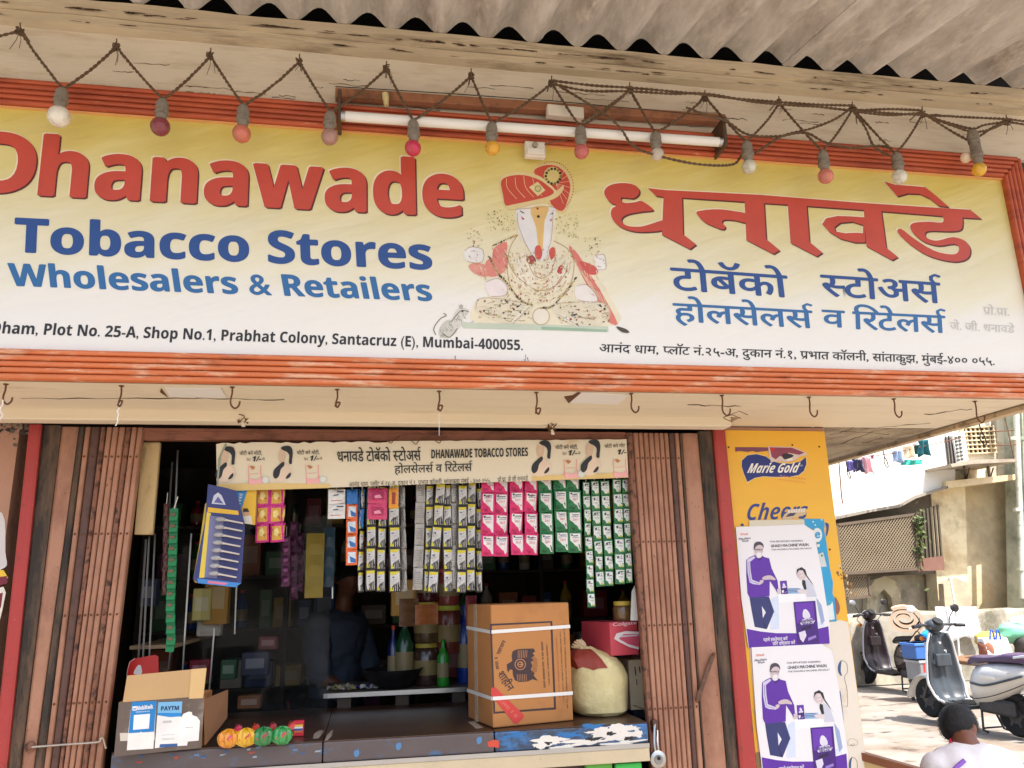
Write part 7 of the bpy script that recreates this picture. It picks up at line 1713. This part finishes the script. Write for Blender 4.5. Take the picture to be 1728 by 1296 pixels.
# rolled mat
m0=onscoot(loc1,ang1,-.35,0,1.02);ax=Vector((math.cos(ang1+R(60)),math.sin(ang1+R(60)),.0)).normalized()
t=thing('rolled_mat','thick beige mat rolled into a spiral on the dark scooter seat','mat',m0)
vd=(m0-CAM).normalized();ax=(vd*1.0);ax.z=0;ax.normalize();sx_=ax.cross(Vector((0,0,1))).normalized()
b=MB();n=64;outv=[];th=.023
for k in range(n+1):
    a_=k/n*2*math.pi*2.35;r_=.05+.165*k/n*1.0
    c_=m0+sx_*(r_*math.cos(a_)*1.15)+Vector((0,0,r_*math.sin(a_)*.85))
    dr=(sx_*math.cos(a_)+Vector((0,0,math.sin(a_))))*th
    outv.append((c_-dr,c_+dr))
ve=[]
for (p,q) in outv:ve+=[p-ax*.30,q-ax*.30,q+ax*.30,p+ax*.30]
fc=[(4*k+i,4*k+(i+1)%4,4*(k+1)+(i+1)%4,4*(k+1)+i) for k in range(n) for i in range(4)]+[(0,1,2,3),(4*n+3,4*n+2,4*n+1,4*n)]
b.add(ve,fc);b.build('mat_roll',mat('mat_beige',(214,184,154),rough=.9,var=.08,vs=10,bump=.3,bs=50),t,smooth=True)
b=MB();b.hexa([m0+sx_*.02+Vector((0,0,-.30))-ax*.3,m0+sx_*.10+Vector((0,0,-.28))-ax*.3,m0+sx_*.10+Vector((0,0,-.28))+ax*.2,m0+sx_*.02+Vector((0,0,-.30))+ax*.2],[m0+sx_*.20+Vector((0,0,-.08))-ax*.3,m0+sx_*.25+Vector((0,0,-.04))-ax*.3,m0+sx_*.25+Vector((0,0,-.04))+ax*.2,m0+sx_*.20+Vector((0,0,-.08))+ax*.2]);b.build('mat_end',mat('mat_beige',(214,184,154)),t,bevel=.01)
# blue crate and bag stack between the scooters
YQ=6.3
def crate(lb,px0,px1,y0,y1,Y,c,dep=.3):
    a=P(px0,y1,Y=Y);e=P(px1,y0,Y=Y);t=thing('crate',lb,'crate',a)
    MB().box(a.x,e.x,Y,Y+dep,a.z,e.z).build('box',ink(*c),t,bevel=.01)
    MB().box(a.x-.012,e.x+.012,Y-.012,Y+dep+.012,e.z-.035,e.z-.0).build('rim',ink(*[min(255,int(v*1.2)) for v in c]),t,bevel=.006)
    return t,a,e
t,a,e=crate('blue box with a printed panel between the two scooters',1547,1590,1084,1113,YQ,(60,104,170))
t,a,e=crate('pale patterned carton under the blue box between the scooters',1556,1584,1113.5,1150,YQ+.02,(140,140,140))
pr=Print((0,YQ+.018,0),(0,-1,0));pr.poly([(1557,1118),(1566,1116),(1568,1134),(1559,1136)],(200,60,60),1);pr.poly([(1568,1130),(1580,1128),(1582,1146),(1572,1148)],(80,120,90),1);pr.build('carton_print',t)
zz=P(1565,1150,Y=YQ).z
t=thing('stand','dark iron rack carrying the stacked boxes between the scooters','rack',(a.x,YQ,0));MB().box(a.x,e.x,YQ,YQ+.3,zz-.03,zz-.002).build('rack_top',M_black,t)
for x in (a.x+.02,e.x-.02):
    for y in (YQ+.02,YQ+.28):MB().box(x-.015,x+.015,y-.015,y+.015,.012,zz-.031).build('leg',M_black,t)
c=P(1572,1082,Y=YQ+.1)
t=thing('blue_bundle','bright sky-blue plastic bundle on top of the blue box','bag',c)
MB().grid(lambda u,v:c+Vector((.13*math.sin(math.pi*v)*math.cos(2*math.pi*u),.12*math.sin(math.pi*v)*math.sin(2*math.pi*u),.06-.10*math.cos(math.pi*v)))*(1+.12*noise.noise(Vector((u*6,v*6,2)))),20,10).build('bundle',mat('sky_plastic',(30,150,220),rough=.35,var=.15,vs=20,bump=.4,bs=40),t,smooth=True)
# white sheet over low wall
t=cloth(1578,1648,1024,1086,8.05,(240,240,240),'white sheet draped over the low wall behind the white scooter',3,.04)
t['group']='cloths by the low wall';t['category']='cloth'
# pile on the right: bags and cloths on a third vehicle
def rag(c,sc,col,lb,nm='cloth_heap',cat='cloth',seed=0):
    t=thing(nm,lb,cat,c)
    MB().grid(lambda u,v:Vector(c)+Vector((sc[0]*math.sin(math.pi*v)*math.cos(2*math.pi*u),sc[1]*math.sin(math.pi*v)*math.sin(2*math.pi*u),-sc[2]*math.cos(math.pi*v)))*(1+.22*noise.noise(Vector((u*5+seed,v*5,seed)))),26,12).build('folds',mat('rag_%d_%d_%d'%col,col,rough=.8,var=.15,vs=8,bump=.6,bs=16),t,smooth=True)
    return t
YR=5.6
t=thing('market_cart','low wooden handcart loaded with bags at the right edge behind the white scooter','cart',P(1700,1120,Y=YR+.3))
a=P(1652,1118,Y=YR);e=P(1790,1112,Y=YR)
MB().box(a.x,e.x,YR,YR+.9,a.z-.05,a.z).build('deck',mat('cart_wood',(130,96,66),rough=.8,var=.2),t,bevel=.01)
for x in (a.x+.1,e.x-.1):
    for y in (YR+.08,YR+.8):MB().box(x-.03,x+.03,y-.03,y+.03,.012,a.z-.051).build('leg',mat('cart_wood',(130,96,66)),t)
zc_=a.z+.002
c=P(1688,1100,Y=YR+.1)
t=thing('shopping_bag','white bag with blue handles on the cart behind the white scooter','bag',c)
x0,x1=P(1666,1100,Y=YR+.1).x,P(1712,1100,Y=YR+.1).x;zt=P(1690,1076,Y=YR+.1).z
MB().hexa([(x0+.03,YR+.1,zc_),(x1,YR+.1,zc_),(x1,YR+.3,zc_),(x0+.03,YR+.3,zc_)],[(x0,YR+.14,zt),(x1-.03,YR+.14,zt),(x1-.03,YR+.26,zt),(x0,YR+.26,zt)]).build('bag_body',ink(230,228,232),t,bevel=.02,seg=2)
for x in (x0+.10,x0+.19):MB().tube(crom([Vector((x,YR+.135,zt-.02)),Vector((x+.02,YR+.13,zt+.08)),Vector((x+.05,YR+.13,zt+.08)),Vector((x+.065,YR+.135,zt-.02))],4,False),.011,6).build('handle',ink(50,90,190),t)
def onp(px,py,Y):return P(px,py,Y=Y)
rag(onp(1668,1078,YR+.45),(.20,.14,.09),(206,178,76),'mustard cloth bundle left of the white bag on the cart',seed=1)
rag(onp(1712,1068,YR+.4),(.26,.16,.13),(120,196,160),'mint green cloth heap above the white bag on the cart',seed=2)
rag(onp(1726,1050,YR+.42),(.18,.14,.08),(226,220,214),'pale cloth topping the heap at the right edge',seed=3)
rag(onp(1732,1092,YR+.3),(.16,.14,.16),(70,66,62),'dark sack at the right edge of the frame behind the scooter',seed=4,nm='sack',cat='sack')
rag(onp(1664,1096,YR+.2),(.09,.10,.12),(150,94,70),'brown bag left of the white bag on the cart',seed=5,nm='bag',cat='bag')
t=thing('round_mirror_post','thin pale pole with a dark round mirror above the white sheet','mirror',P(1612,1085,Y=7.9))
MB().tube([P(1604,978,Y=7.9),P(1612,1024,Y=7.9),P(1620,1120,Y=7.9),P(1622,1150,Z=.012)],.014,8).build('pole',M_whitewall,t,smooth=True)
MB().lathe([(.055,0),(.06,.01),(.05,.025)],P(1612,1026,Y=7.86),(0,-1,0),18).build('mirror',mat('dark_glass',(70,72,76),rough=.2),t,smooth=True)
